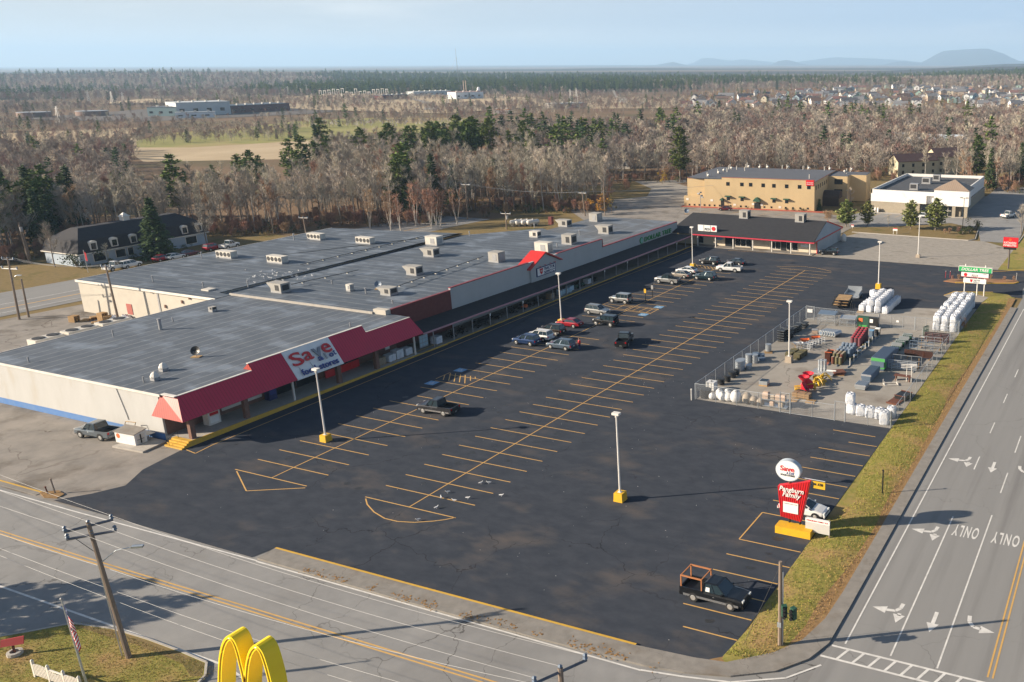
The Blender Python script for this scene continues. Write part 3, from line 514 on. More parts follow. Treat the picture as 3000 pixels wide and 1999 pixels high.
# lean-to slab, condenser houses behind
b=MB(); b.box(-40.1,1.3,.8,2.6,.9,.05); b.bb(-41.3,-41.2,.9,1.0,0,.8); b.bb(-38.95,-38.85,.9,1.0,0,.8); tag(b.build('lean_to_shelf',M['metal_grey']),'grey shelf propped against the blue base of the cream wall','shelf')
for k,(y0,y1) in enumerate(((12.6,16.3),(16.8,20.9),(21.4,25.3))):
    t=T('condenser_unit','white rooftop-height condenser cabinet with round black fans along the store rear','condenser',(-76,(y0+y1)/2,0),0,'condensers behind the grocery store'); t.location=(-73.6,(y0+y1)/2-3.2,0)
    w=y1-y0; b=MB(); b.box(0,0,3.6,1.9,w,2.0); b.box(-.7,-w/2+.2,0,.15,.15,3.6); b.box(.7,-w/2+.2,0,.15,.15,3.6); b.box(-.7,w/2-.2,0,.15,.15,3.6); b.box(.7,w/2-.2,0,.15,.15,3.6); b.build('cabinet',M['unit_white'],t)
    for s in (-1,1): b=MB(); b.cyl(0,s*w/4,5.6,.75,.08,18); b.build('fan',M['dark_grille'],t)
# --- farm supply store (brick and stucco) with canopy
s_=T('farm_store','long grey stucco farm supply store with brick end, red gable and dark canopy','store',(-52,85,0))
FX=-38.4
rp_=[(-74,37.25),(FX,37.25),(FX,129),(-60,129),(-60.5,107),(-73,95),(-74,89)]
b=MB(); b.prism(rp_,0,5.0); part(b,'wall',M['stucco'],s_)
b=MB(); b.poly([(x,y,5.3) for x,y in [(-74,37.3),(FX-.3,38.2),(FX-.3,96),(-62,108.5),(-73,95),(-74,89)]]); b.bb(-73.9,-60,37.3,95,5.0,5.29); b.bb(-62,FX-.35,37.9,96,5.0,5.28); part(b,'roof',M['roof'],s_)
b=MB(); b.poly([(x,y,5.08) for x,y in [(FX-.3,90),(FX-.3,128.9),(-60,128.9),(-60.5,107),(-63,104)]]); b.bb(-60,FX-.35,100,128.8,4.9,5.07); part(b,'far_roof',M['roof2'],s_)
b=MB(); b.bb(FX-.3,FX+.02,38.25,51,2.4,6.25); part(b,'brick_front',M['brick'],s_)
b=MB(); b.bb(FX-.35,FX+.03,51.02,96.2,2.3,6.6); b.bb(FX-.35,FX+.03,96.22,129,2.3,4.98); part(b,'stucco_front',M['stucco'],s_)
b=MB(); b.bb(FX-.4,FX+.1,38.2,51,6.25,6.33); b.bb(FX-.42,FX+.1,51,71.5,6.6,6.72); b.bb(FX-.42,FX+.1,80.5,96.25,6.6,6.72); b.bb(FX-.3,FX+.1,96.1,96.3,4.98,6.6); b.bb(FX-.42,FX+.1,96.3,129,4.98,5.12); part(b,'red_coping',mat('coping_red',(.20,.03,.035),.5),s_)
b=MB(); b.poly([(FX+.35,71.7,2.4),(FX+.35,80.4,2.4),(FX+.35,80.4,5.6),(FX+.35,76,7.5),(FX+.35,71.7,5.6)]); b.bb(FX,FX+.34,71.7,80.4,2.4,5.6); b.prism([(0,0)]*3,0,0) if 0 else None
part(b,'gable_front',M['stucco'],s_)
b=MB()
for ya,yb in ((71.0,76),(81.1,76)): b.slab([(FX-2.6,ya,5.35),(FX+.75,ya,5.35),(FX+.75,yb,7.72),(FX-2.6,yb,7.72)],(0,0,1),.22)
part(b,'gable_roof',mat('gable_red',(.52,.025,.02),.5),s_)
b=MB(); b.slab([(FX+.5,73.2,3.65),(FX+.5,79.0,3.65),(FX+.5,79.0,5.3),(FX+.5,73.2,5.3)],(-1,0,0),.14); part(b,'sign_frame',M['navy'],s_)
b=MB(); b.slab([(FX+.52,73.4,3.8),(FX+.52,78.8,3.8),(FX+.52,78.8,5.15),(FX+.52,73.4,5.15)],(-1,0,0),.018); part(b,'sign_panel',M['signwhite'],s_)
b=MB(); b.slab([(FX+.55,74.0,5.05),(FX+.55,74.0+1.1,5.05),(FX+.55,74.95,4.3),(FX+.55,74.55,3.9),(FX+.55,74.15,4.3)][::-1],(-1,0,0),.03); part(b,'sign_emblem',M['text_red'],s_)
ltext('TSC',(FX+.56,74.55,4.6),(0,1,0),(0,0,1),.7,M['signwhite'],s_,depth=.02,bold=.01)
ltext('TRACTOR',(FX+.53,77.0,4.8),(0,1,0),(0,0,1),3.3,M['navy'],s_,h=.55,depth=.04,bold=.015); ltext('SUPPLY Cº',(FX+.53,77.0,4.12),(0,1,0),(0,0,1),3.3,M['navy'],s_,h=.52,depth=.04,bold=.015)
for y in (74,75.6,77.2,78.6): b=MB(); b.tube([(FX+.35,y,5.45),(FX+.8,y,5.6),(FX+.85,y,5.42)],[.03,.03,.09],6); part(b,'gooseneck_lamp',M['red'],s_)
ltext('DOLLAR TREE',(FX+.06,119.5,3.62),(0,1,0),(0,0,1),12.6,M['text_green'],s_,h=1.05,depth=.15,bold=.012,shear=.12,space=1.1)
b=MB(); b.tube([(FX+.04,111.9,3.6),(FX+.2,111.9,3.6)],[.72,.72],20); part(b,'round_emblem',M['text_green'],s_)
b=MB(); b.tube([(FX+.205,111.9,3.6),(FX+.23,111.9,3.6)],[.55,.55],20); part(b,'emblem_face',mat('emblem_face',(.2,.42,.36),.5),s_)
def ez(y): return 2.95-.45*min(1,max(0,(y-39)/50))
for y0,y1 in ((38.7,88.5),(88.5,126.2)):
    b=MB(); b.slab([(FX+.03,y0,ez(y0)+.22),(-33.25,y0,ez(y0)),(-33.25,y1,ez(y1)),(FX+.03,y1,ez(y1)+.22)],(0,0,1),.08); part(b,'canopy',M['shingle'],s_)
b=MB(); y0=38.8
for y0,y1 in ((38.8,88.5),(88.5,126)): b.slab([(-33.24,y0,ez(y0)-.16),(-33.24,y1,ez(y1)-.16),(-33.24,y1,ez(y1)+.1),(-33.24,y0,ez(y0)+.1)],(1,0,0),.06)
part(b,'canopy_fascia',mat('pink_fascia',(.42,.22,.26),.6),s_)
for k in range(20): y=41.2+4.35*k; b=MB(); b.bb(-33.68,-33.56,y-.06,y+.06,.05,ez(y)); part(b,'canopy_post',M['metal_grey'],s_)
for k in (3,5,11,13,18): y=41.2+4.35*k; b=MB(); b.bb(-33.55,-33.52,y-.14,y+.14,1.7,2.1); part(b,'post_notice',M['signwhite'],s_)
b=MB(); b.bb(FX+.04,-33.35,38.05,126.3,-.03,.13); part(b,'walkway',M['oldpave'],s_)
b=MB(); b.bb(-33.34,-33.2,38.05,126,-.03,.14); part(b,'yellow_kerb',M['kerb_yellow'],s_)
b=MB(); b.add([(-34.6,38.4,.14),(-33.1,39.2,.015),(-32.9,43.4,.015),(-34.6,43.4,.14)],[(0,1,2,3)]); part(b,'yellow_ramp',M['kerb_yellow'],s_)
b=MB(); b.bb(FX+.03,FX+.07,38.3,50.8,.1,2.4); part(b,'lower_brick_wall',M['brick'],s_)
for k in range(9):
    y=52+4.4*k; b=MB(); b.bb(FX+.031,FX+.06,y,y+3.7,.6,2.2); part(b,'window',M['glass'],s_)
for k in range(8):
    y=94.5+4.1*k; b=MB(); b.bb(FX+.031,FX+.06,y,y+3.5,.3,2.2); part(b,'window',M['glass'],s_)
b=MB(); b.bb(FX+.07,FX+.1,97.5,101,.5,2.1); part(b,'green_poster',M['text_green'],s_)
pr_=random.Random(6)
for k in range(26): y=52.5+pr_.random()*73; z=.9+pr_.random()*.8; b=MB(); b.bb(FX+.065,FX+.08,y,y+pr_.uniform(.4,.9),z,z+pr_.uniform(.3,.6)); part(b,'window_poster',M[pr_.choice(('signwhite','signwhite','yellowp','red','blue_paint','bluegrey'))],s_)
for r_,a_,h in (('Z4',(1630,548),1.2),('Z5',(388,520),.5),('Z5',(785,650),.5),('Z5',(610,585),.9),('Z5',(1290,205),.9),('C5',(915,540),.9),('C5',(640,690),.7),('C5',(360,450),.8)):
    p=at(r_,*a_,5.3); b=MB(); b.cyl(p[0],p[1],5.25,.1,h,8); b.cyl(p[0],p[1],5.25+h,.16,.15,8); part(b,'vent_pipe',M['metal_grey'],s_)
p=at('C5',565,400,5.2); b=MB(); b.bb(p[0]-.45,p[0]+.45,p[1]-.45,p[1]+.45,5,6.8); part(b,'brick_chimney',M['brick'],s_)
# --- warehouse wing
w_=T('warehouse','cream block warehouse with a grey flat roof and a small red door','warehouse',(-90,60,0))
b=MB(); b.prism([(-105,34.5),(-70.9,34.5),(-70.9,37.2),(-74.05,37.2),(-74.05,89),(-105,89)],0,5.55); part(b,'wall',M['cream_block'],w_)
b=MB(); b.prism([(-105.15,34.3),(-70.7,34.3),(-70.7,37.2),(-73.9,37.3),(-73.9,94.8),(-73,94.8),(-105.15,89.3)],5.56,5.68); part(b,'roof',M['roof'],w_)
b=MB(); b.bb(-105.2,-70.7,34.2,34.29,5.35,5.74); b.bb(-105.28,-105.16,34.2,89.3,5.35,5.74); part(b,'roof_edge_trim',M['whitetrim'],w_)
p=atx; q0=aty('C1',1402,1100,34.5); q1=aty('C1',1490,1225,34.5); b=MB(); b.bb(q0[0],q1[0]-.1,34.44,34.499,max(.1,q1[2]),q0[2]); part(b,'red_door',mat('brick_red_door',(.36,.09,.07),.7),w_)
q0=aty('C1',1735,945,34.5); b=MB(); b.bb(q0[0],q0[0]+.35,34.42,34.499,0,5.4); part(b,'downpipe',M['metal_grey'],w_)
for a_ in ((1845,1130),(2030,1080),(2110,1035),(1690,965)): q0=aty('C1',*a_,34.5); b=MB(); b.bb(q0[0]-.15,q0[0]+.15,34.3,34.499,q0[2]-.25,q0[2]+.25); part(b,'wall_lamp',M['brickcol'],w_)
for r_,a_,h in (('Z4',(1005,505),.9),('Z4',(1335,543),.8),('Z4',(1325,352),1.1),('Z4',(1930,232),1.1),('Z5',(138,230),1.2)):
    p=at(r_,*a_,5.68); b=MB(); b.cyl(p[0],p[1],5.66,.1,h,8); b.cyl(p[0],p[1],5.66+h,.17,.15,8); part(b,'vent_pipe',M['metal_grey'],w_)
p=at('Z4',1370,560,5.68); b=MB(); b.box(p[0],p[1],5.66,1.7,1.4,.25); part(b,'roof_hatch',M['unit_white'],w_)
# gas pipe runs on sleepers across the roof
for (r1,a1),(r2,a2) in ((('Z5',(180,400)),('Z5',(985,212))),(('Z5',(120,530)),('Z5',(560,435))),(('Z5',(790,550)),('Z5',(1380,345)))):
    p=at(r1,*a1,5.7);q=at(r2,*a2,5.7); t=T('gas_pipe','thin gas pipe run on white blocks across the flat roof','pipe',(p[0],p[1],5.7),0,'gas pipes on the flat roofs'); b=MB(); d=q-p; b.tube([(0,0,.18),tuple(d[:2])+(.18,)],.06,6); b.build('pipe',M['darkwire'],t)
    n=int(np.hypot(d[0],d[1])/3.2)
    for k in range(n): b=MB(); b.box(d[0]*(k+.5)/n,d[1]*(k+.5)/n,-.05,.35,.35,.17); b.build('pipe_block',M['unit_white'],t)
# --- strip with gable end
k_=T('shop_strip','low shop strip with dark gabled roof, red fascia and white gable end','shop',(-20,136,0))
b=MB(); b.bb(-38.3,-3.45,129.4,146.8,0,3.0); part(b,'wall',mat('shop_cream',(.62,.53,.40),.9,(.56,.48,.36),.6,5,world=True),k_)
ez0,rz_=2.95,5.55
b=MB(); b.slab([(-39.4,126.4,ez0),(-3.2,126.9,ez0),(-4.6,139.5,rz_),(-39.4,139.5,rz_)],(0,-.2,1),.14); b.slab([(-4.6,139.5,rz_),(-3.3,147.5,ez0),(-39.4,147.5,ez0),(-39.4,139.5,rz_)],(0,.2,1),.14); part(b,'roof',M['shingle'],k_)
b=MB(); b.slab([(-3.43,129.4,0),(-3.43,146.8,0),(-3.43,146.8,3.02),(-3.43,129.4,3.02)],(1,0,0),.05); part(b,'gable_wall',M['stucco'],k_)
b=MB(); b.poly([(-3.3,127.1,3.0),(-3.3,147.3,3.0),(-4.55,139.5,5.55)]); part(b,'gable_end',M['stucco'],k_)
b=MB(); b.slab([(-3.2,126.8,2.8),(-3.2,147.5,2.8),(-3.2,147.5,3.02),(-3.2,126.8,3.02)],(1,0,0),.08); b.slab([(-3.1,147.5,2.95),(-4.5,139.6,5.5),(-4.5,139.6,5.75),(-3.1,147.5,3.2)],(1,0,0),.08); b.bb(-3.44,-3.3,129.25,129.39,0,2.9); part(b,'red_trim',M['red'],k_)
b=MB(); b.slab([(-33.2,126.45,2.72),(-3.25,126.86,2.72),(-3.25,126.86,2.97),(-33.2,126.45,2.97)],(0,-1,0),.08); part(b,'red_fascia',mat('fascia_red',(.50,.03,.06),.5),k_)
for a_ in ((385,1085),(597,1105),(830,1130),(1072,1145),(1316,1160),(1565,1170),(185,1060)): p=at('B1',*a_); b=MB(); b.bb(p[0]-.09,p[0]+.09,126.95,127.13,0,2.8); part(b,'white_post',M['whitetrim'],k_)
b=MB(); b.bb(-33.3,-3.6,126.8,129.39,-.03,.12); part(b,'walkway',M['oldpave'],k_)
for (a0,a1) in (((197,940),(262,1035)),((650,970),(848,1070)),((1082,1005),(1207,1105)),((1280,1015),(1418,1115))):
    p=aty('B1',*a0,129.4); q=aty('B1',*a1,129.4); b=MB(); b.bb(p[0],q[0],129.31,129.399,max(.3,q[2]),min(2.6,p[2]+.2)); fr=part(b,'window_frame',M['whitetrim'],k_)
    n=max(1,round((q[0]-p[0])/1.3)); w=(q[0]-p[0])/n
    for j in range(n): b=MB(); b.bb(p[0]+w*j+.06,p[0]+w*(j+1)-.06,129.29,129.309,max(.3,q[2])+.1,min(2.6,p[2]+.2)-.1); part(b,'window',M['glass'],k_)
for x0_,x1_,m_ in ((525,640,'glass'),(1213,1278,'black')): p=aty('B1',x0_,1000,129.4); q=aty('B1',x1_,1000,129.4); b=MB(); b.bb(p[0],q[0],129.3,129.398,.12,2.3); part(b,'door',M[m_],k_)
p=aty('B1',415,1000,129.4); b=MB(); b.slab([(p[0],129.36,1.5),(p[0]+1.2,129.36,1.45),(p[0]+1.9,129.36,1.7),(p[0]+1.0,129.36,2.2),(p[0]+.2,129.36,2.1)],(0,-1,0),.03); part(b,'wall_lettering',M['blue_paint'],k_)
p=aty('B1',1500,1045,129.4); b=MB(); b.bb(p[0]-.9,p[0]+.9,129.3,129.398,1.3,2.0); part(b,'notice_board',M['signwhite'],k_)
p0=aty('B1',190,827,128.2); p1=aty('B1',420,887,128.2); x0,x1=p0[0],p1[0]; zb=p1[2]; ht=1.5
b=MB(); b.bb(x0,x1,128.1,128.4,zb,zb+ht); part(b,'roof_sign',M['signwhite'],k_)
b=MB(); [b.bb(x0+(x1-x0)*f-.04,x0+(x1-x0)*f+.04,128.06,128.09,zb,zb+ht) for f in (.32,.68)]; b.bb(x0,x1,128.06,128.09,zb,zb+.1); [b.bb(x0+(x1-x0)*f,x0+(x1-x0)*f+.15,128.2,128.6,3.2,zb) for f in (.05,.5,.92)]; part(b,'roof_sign_frame',M['text_black'],k_)
ltext('PIZZA',(x0+(x1-x0)*.5,128.08,zb+.6),(1,0,0),(0,0,1),(x1-x0)*.26,M['text_black'],k_,h=.55,depth=.03,shear=.15)
b=MB(); b.tube([(x0+(x1-x0)*.84,128.09,zb+.8),(x0+(x1-x0)*.84,128.04,zb+.8)],.5,16); part(b,'round_logo',M['signred'],k_)
# --- hotel
h_=T('hotel','two-storey tan stucco inn with small square windows and a flat dark roof','hotel',(-42,195,0))
HA=np.array([-63.6,181.3]); HB=np.array([-23.9,185.9]); hd=(HB-HA)/np.hypot(*(HB-HA)); hn=np.array([-hd[1],hd[0]]); hl=np.hypot(*(HB-HA)); HD=31
def hp(t,dd): q=HA+hd*t+hn*dd; return (q[0],q[1])
t1=6.6; t2=12.0
b=MB(); b.prism([hp(t1,0),hp(hl,0),hp(hl,HD),hp(t1,HD)],0,8.25); b.prism([hp(.7,1.3),hp(t1-.003,1.3),hp(t1-.003,HD),hp(.7,HD)],0,8.1); b.prism([hp(0,0),hp(t1-.003,0),hp(t1-.003,1.296),hp(0,1.296)],0,3.0); b.prism([hp(t2,.004),hp(hl,.004),hp(hl,.4),hp(t2,.4)],8.26,8.95)
b.prism([hp(hl+.003,HD*.60),hp(hl+6,HD*.60),hp(hl+6,HD*.75),hp(hl+11,HD*.75),hp(hl+11,HD),hp(hl+.003,HD)],0,8.0); part(b,'wall',M['tan'],h_)
b=MB(); b.poly([(*hp(.75,1.35),8.42),(*hp(t1,.05),8.42),(*hp(t2,.41),8.42),(*hp(hl-.1,.41),8.42),(*hp(hl-.1,HD-.1),8.42),(*hp(.75,HD-.1),8.42)]); b.prism([hp(t1,.5),hp(hl-.12,.5),hp(hl-.12,HD-.2),hp(1,HD-.2),hp(1,1.5)],8.1,8.41); b.prism([hp(hl+.1,HD*.61),hp(hl+5.9,HD*.61),hp(hl+5.9,HD*.76),hp(hl+10.9,HD*.76),hp(hl+10.9,HD-.1),hp(hl+.1,HD-.1)],7.9,8.1); part(b,'roof',mat('hotel_roof',(.085,.09,.105),.8,(.10,.105,.12),.15,6,c3=(.16,.15,.14),s3=.08,t3=(.66,.72),world=True),h_)
b=MB(); b.prism([hp(t2,-.05),hp(hl+.05,-.05),hp(hl+.05,.003),hp(t2,.003)],8.85,9.0); b.prism([hp(.7,1.24),hp(t2,1.24),hp(t2,1.3),hp(.7,1.3)],8.2,8.32); b.prism([hp(hl,0),hp(hl+.06,0),hp(hl+.06,HD),hp(hl,HD)],8.3,8.45); part(b,'red_coping',mat('coping_rust',(.30,.10,.06),.7),h_)
b=MB()
for k in range(5): tt=-.0
def hwin(px,py,w,h,dd=0,name='window',m='glass',t=.06):
    # photo point on the front wall
    d=ray('B1',px,py); kx=np.dot(HA-CAM[:2]+0,hn)/np.dot(d[:2],hn); q=CAM+d*kx; tt=np.dot(q[:2]-HA,hd); b=MB(); b.prism([hp(tt-w/2,-t),hp(tt+w/2,-t),hp(tt+w/2,.01),hp(tt-w/2,.01)],q[2]-h/2,q[2]+h/2); return part(b,name,M[m],h_),tt,q[2]
for a_ in ((556,290),(728,297),(836,300),(990,308),(1122,314),(1279,320),(1438,327),(1552,333)): hwin(*a_,1.0,1.05)
for a_ in ((560,470),(731,480),(1124,500),(1279,508)):
    _,tt,z=hwin(*a_,.95,1.0); b=MB(); b.prism([hp(tt-.85,-.85),hp(tt+.85,-.85),hp(tt+.85,0),hp(tt-.85,0)],z+.55,z+.85); part(b,'awning',M['darkgreen'],h_)
for x in (83,145,205,268,330,392,455,590,715,780,1005,1092,1268,1357,1447,1540): hwin(x,545+(x-83)*.033,.5,.5)
for x,w in ((490,1.0),(920,2.0)):
    d=hwin(x,540+(x-490)*.06,w,2.2,m='black',name='door')
    tt=d[1]; b=MB(); r=w*.55; b.loft([[ (*hp(tt-r*math.cos(a_),-.02-yy),2.3+r*1.1*math.sin(a_)*(1-.25*(yy>.5))) for a_ in np.linspace(0,math.pi,9)] for yy in (0,1.1)],caps=True); part(b,'dome_awning',M['darkgreen'],h_)
_,tt,z=hwin(1568,278,2.3,1.6,name='inn_sign',m='signred',t=.2)
b1=hp(tt,-.21); 
ltext('KATAHDIN',(b1[0],b1[1],z+.05),(hd[0],hd[1],0),(0,0,1),1.9,M['signwhite'],h_,depth=.02,bold=.01); ltext('INN&SUITES',(b1[0],b1[1],z-.42),(hd[0],hd[1],0),(0,0,1),1.9,M['signwhite'],h_,depth=.02,bold=.01)
for k in range(7): dd=1.6+2.9*k; b=MB(); b.prism([hp(hl-.01,dd),hp(hl+.05,dd),hp(hl+.05,dd+.85),hp(hl-.01,dd+.85)],6.0,7.2); part(b,'window',M['glass'],h_)
b=MB(); b.prism([hp(hl+2,HD*.60-.05),hp(hl+4.5,HD*.60-.05),hp(hl+4.5,HD*.6+.01),hp(hl+2,HD*.6+.01)],5.6,7.2); b.prism([hp(hl+2,HD*.60-.05),hp(hl+4.5,HD*.60-.05),hp(hl+4.5,HD*.6+.01),hp(hl+2,HD*.6+.01)],2.6,4.1); part(b,'large_window',M['glass'],h_)
b=MB(); r=2.6; b.loft([[(*hp(hl+yy,HD*.36+r+r*math.cos(a_)),2.2+2.2*math.sin(a_)) for a_ in np.linspace(0,math.pi,10)] for yy in (0,5)]); b.prism([hp(hl+.01,HD*.36),hp(hl+4.9,HD*.36),hp(hl+4.9,HD*.36+.2),hp(hl+.01,HD*.36+.2)],0,2.2); part(b,'barrel_awning',mat('awning_brown',(.07,.045,.035),.8),h_)
b=MB(); b.prism([hp(-.5,-1.6),hp(hl+3.5,-1.6),hp(hl+3.5,-.02),hp(-.5,-.02)],-.03,.12); part(b,'red_kerb_bed',mat('red_mulch',(.42,.09,.05),.95,(.34,.08,.05),1.5,5,.3,world=True),h_)
for a_ in ((303,200),(433,160),(568,110),(585,95),(548,145),(665,115),(780,90),(796,75),(765,130),(950,95),(1033,95),(1227,105),(1283,100),(1483,115),(1543,110),(1745,125),(1803,115),(1560,225),(2020,150),(2065,130)):
    p=at('B1',*a_,8.42); b=MB(); b.cyl(p[0],p[1],8.1,.14,1.55,8); part(b,'roof_pipe',M['unit_white'],h_)
for a_ in ((318,200),(445,165),(508,135),(603,110),(815,90),(950,98),(1048,96),(1303,98),(1556,110),(1813,118),(1995,150),(2080,125)):
    p=at('B1',*a_,8.42); b=MB(); b.lathe(p[0],p[1],8.3,[(.15,0),(.15,.25),(.4,.35),(.45,.6),(.25,.85),(.02,.9)],10); part(b,'turbine_vent',M['whitetrim'],h_,True)
for a_ in ((60,478),(358,493),(640,548),(1198,578),(868,540),(972,546)): hwin(*a_,.8,.6,m='whitetrim',name='wall_box')
# --- white store with split-block base
c_=T('retail_store','single-storey store with white upper panels, tan block base and a pyramid-roofed entrance','store',(4,212,0))
b=MB(); b.prism([(-8.7,191.6),(5.4,191.6),(5.4,192.6),(17,192.6),(16.4,235),(-8.7,233)],0,3.1); part(b,'wall',M['splitblock'],c_)
b=MB(); b.prism([(-8.75,191.5),(7.2,191.5),(7.2,192.4),(16.6,192.4),(16.0,235.1),(-8.75,233.1)],3.105,5.4); part(b,'upper_wall',M['whitewall'],c_)
b=MB()
for p_,q_ in zip([(-8.75,191.5),(16.6,192.4),(16.0,235.1),(-8.75,233.1)],[(16.6,191.5),(16.0,235.1),(-8.75,233.1),(-8.75,191.5)]):
    p=np.array(p_);q=np.array(q_); d=(q-p)/np.hypot(*(q-p)); n_=np.array([-d[1],d[0]])*.35; b.prism([tuple(p),tuple(q),tuple(q+n_),tuple(p+n_)],5.405,6.45)
part(b,'parapet',M['whitewall'],c_)
b=MB(); b.poly([(-8.4,191.9,5.6),(16.2,192.8,5.6),(15.7,234.7,5.6),(-8.4,232.7,5.6)]); b.prism([(-8.4,191.9),(16.2,192.8),(15.7,234.7),(-8.4,232.7)],5.41,5.59); part(b,'roof',mat('store_roof',(.05,.053,.06),.85,(.07,.072,.08),.3,6,c3=(.2,.2,.2),s3=.12,t3=(.62,.75),world=True),c_)
b=MB(); b.prism([(9.6,190.2),(19.2,190.2),(19.0,194.5),(9.6,194.5)],3.11,7.4); part(b,'entrance_box',M['whitewall'],c_)
b=MB(); b.add([(9.4,190.0,7.4),(19.4,190.0,7.4),(19.2,198.5,7.4),(9.4,198.5,7.4),(14.4,194.3,10.0)],[(0,1,4),(1,2,4),(2,3,4),(3,0,4),(3,2,1,0)]); part(b,'pyramid_roof',M['hiproof'],c_)
for x in (15.2,18.5): b=MB(); b.bb(x-.45,x+.45,190.4,191.3,0,3.1); part(b,'block_pier',M['splitblock'],c_)
for a0,a1 in (((930,925),(1040,1000)),((1050,930),(1100,1000))): p=aty('B2',*a0,191.6);q=aty('B2',*a1,191.6); b=MB(); b.bb(p[0],q[0],191.5,191.599,.9,2.8); part(b,'window',M['glass'],c_)
b=MB(); b.bb(10.0,14.6,191.6,191.9,.1,2.9); part(b,'glass_front',M['glass'],c_)
for x in (10,11.1,12.2,13.4,14.6): b=MB(); b.bb(x-.05,x+.05,191.52,191.59,.1,3); b.bb(x-.05,x+.9,191.53,191.585,1.5,1.6) if x<14 else None; part(b,'white_mullion',M['whitetrim'],c_)
b=MB(); b.bb(-8.8,18,190.0,191.45,-.02,.12); part(b,'walkway',M['concrete'],c_)
for a_,w in (((840,735),2.4),((1010,650),2.6),((1150,610),2.2)):
    p=at('B2',*a_,5.6); t=T('rooftop_unit','grey air unit on the white store roof with a black intake grille','air unit',(p[0],p[1],5.6),0,'air units on the white store'); b=MB(); b.box(0,0,.25,w,w*.8,1.6); b.box(0,0,0,w*1.05,w*.85,.25); b.build('casing',M['metal_grey'],t); b=MB(); b.box(-.1,-w*.4-.02,.5,w*.7,.05,1.1); b.build('grille',M['dark_grille'],t)
# --- apartments, far sheds
def gable(name,label,cat,x,y,rz,L,Wd,h,rh,wm,rm,group=None,win=0,chim=False,z=0):
    t=T(name,label,cat,(x,y,z),rz,group); b=MB(); b.add([(-L/2,-Wd/2,-.3),(L/2,-Wd/2,-.3),(L/2,Wd/2,-.3),(-L/2,Wd/2,-.3),(-L/2,-Wd/2,h),(L/2,-Wd/2,h),(L/2,Wd/2,h),(-L/2,Wd/2,h),(-L/2,0,h+rh-.06),(L/2,0,h+rh-.06)],[(0,1,5,4),(1,2,6,9,5),(2,3,7,6),(3,0,4,8,7)]); b.build('wall',wm,t)
    b=MB(); e=.35
    for s in (-1,1): b.slab([(-L/2-e,s*(Wd/2+e),h-e*rh/(Wd/2)),(L/2+e,s*(Wd/2+e),h-e*rh/(Wd/2)),(L/2+e,0,h+rh),(-L/2-e,0,h+rh)][::s],(0,0,1),.12)
    rf=b.build('roof',rm,t)
    if chim: b=MB(); b.box(L*.15,.3,h+rh*.5,.6,.6,rh*.5+.9); b.build('chimney',M['brick'],rf)
    for k in range(win):
        for s in (-1,1):
            for zz in ([.9,3.4] if h>4.5 else [.9]):
                b=MB(); b.box(-L/2+L*(k+.5)/win,s*(Wd/2+.02),zz,.95,.06,1.2); b.build('window',M['glass'],t)
    if win:
        for s in (-1,1): b=MB(); b.box(s*(L/2+.02),0,.9 if h<4.5 else 3.4,.06,.95,1.2); b.build('window',M['glass'],t)
    return t
yel=mat('pale_yellow_siding',(.52,.46,.32),.8,(.47,.41,.28),1,4)
rfdk=mat('maroon_shingle',(.055,.03,.032),.9,(.07,.04,.04),1,4)
gable('apartment_house','pale yellow apartment house with dark roof, nearer gable facing the store','apartments',-18.6,284.5,R(42),17,7.5,5.6,2.3,yel,rfdk,None,4)
gable('apartment_house','taller yellow apartment house with dark roof set behind the first','apartments',-8,297,R(42),15,9,6.6,2.8,yel,rfdk,None,4)
for i,(a_,L_,c) in enumerate((((1300,165),19,0),((880,215),9,1),((560,130),14,2))):
    p=at('B2',*a_,0); gable('brick_apartment_house',('long brick apartment house with a pale metal roof among birches','small brown house half hidden by birches','low grey-roofed house behind bare trees')[c],'house',p[0],p[1],R(4),L_,9,3.5,3.2,M['brickcol'],mat('pale_metal_roof',(.42,.47,.52),.5),None,4)
for a_,L_,lab in (((1435,1190),9,'small white house among bare trees behind the stores'),((1815,1105),9,'white house by the curve of a back street'),((1660,1085),7,'dark shed beside the back street')):
    p=at('T2',*a_,0); gable('small_house',lab,'house',p[0],p[1]+2,R(20),L_,6,3.6,1.8,M['whitetrim'] if 'white' in lab else M['brickcol'],M['shingle'],None,2)
# --- mansard office house on the left
o_=T('mansard_house','blue-white brick house with a black mansard roof and row of white arched dormers','house',(-150,70,0))
HA2=np.array([-143.5,57.5]); HB2=np.array([-143.2,85.5]); X0,X1,Y0,Y1=-155,-143.3,57.5,86.5
b=MB(); b.bb(X0,X1,Y0,Y1,-.3,2.75); part(b,'wall',mat('pale_blue_brick',(.36,.42,.49),.85,(.30,.36,.43),2,5),o_)
rings=[[(X0-.4,Y0-.4,2.7),(X1+.4,Y0-.4,2.7),(X1+.4,Y1+.4,2.7),(X0-.4,Y1+.4,2.7)],[(X0+.5,Y0+.6,5.3),(X1-.5,Y0+.6,5.3),(X1-.5,Y1-.6,5.3),(X0+.5,Y1-.6,5.3)],[(X0+4.6,Y0+3.5,7.4),(X1-4.6,Y0+3.5,7.4),(X1-4.6,Y1-3.5,7.4),(X0+4.6,Y1-3.5,7.4)]]
b=MB(); b.loft(rings); rf=part(b,'mansard_roof',mat('mansard_shingle',(.016,.016,.022),.9,(.03,.028,.032),2,5),o_)
b=MB(); b.bb(X0-.45,X1+.5,Y0-.5,Y1+.5,2.55,2.72); part(b,'eaves_trim',M['whitetrim'],o_)
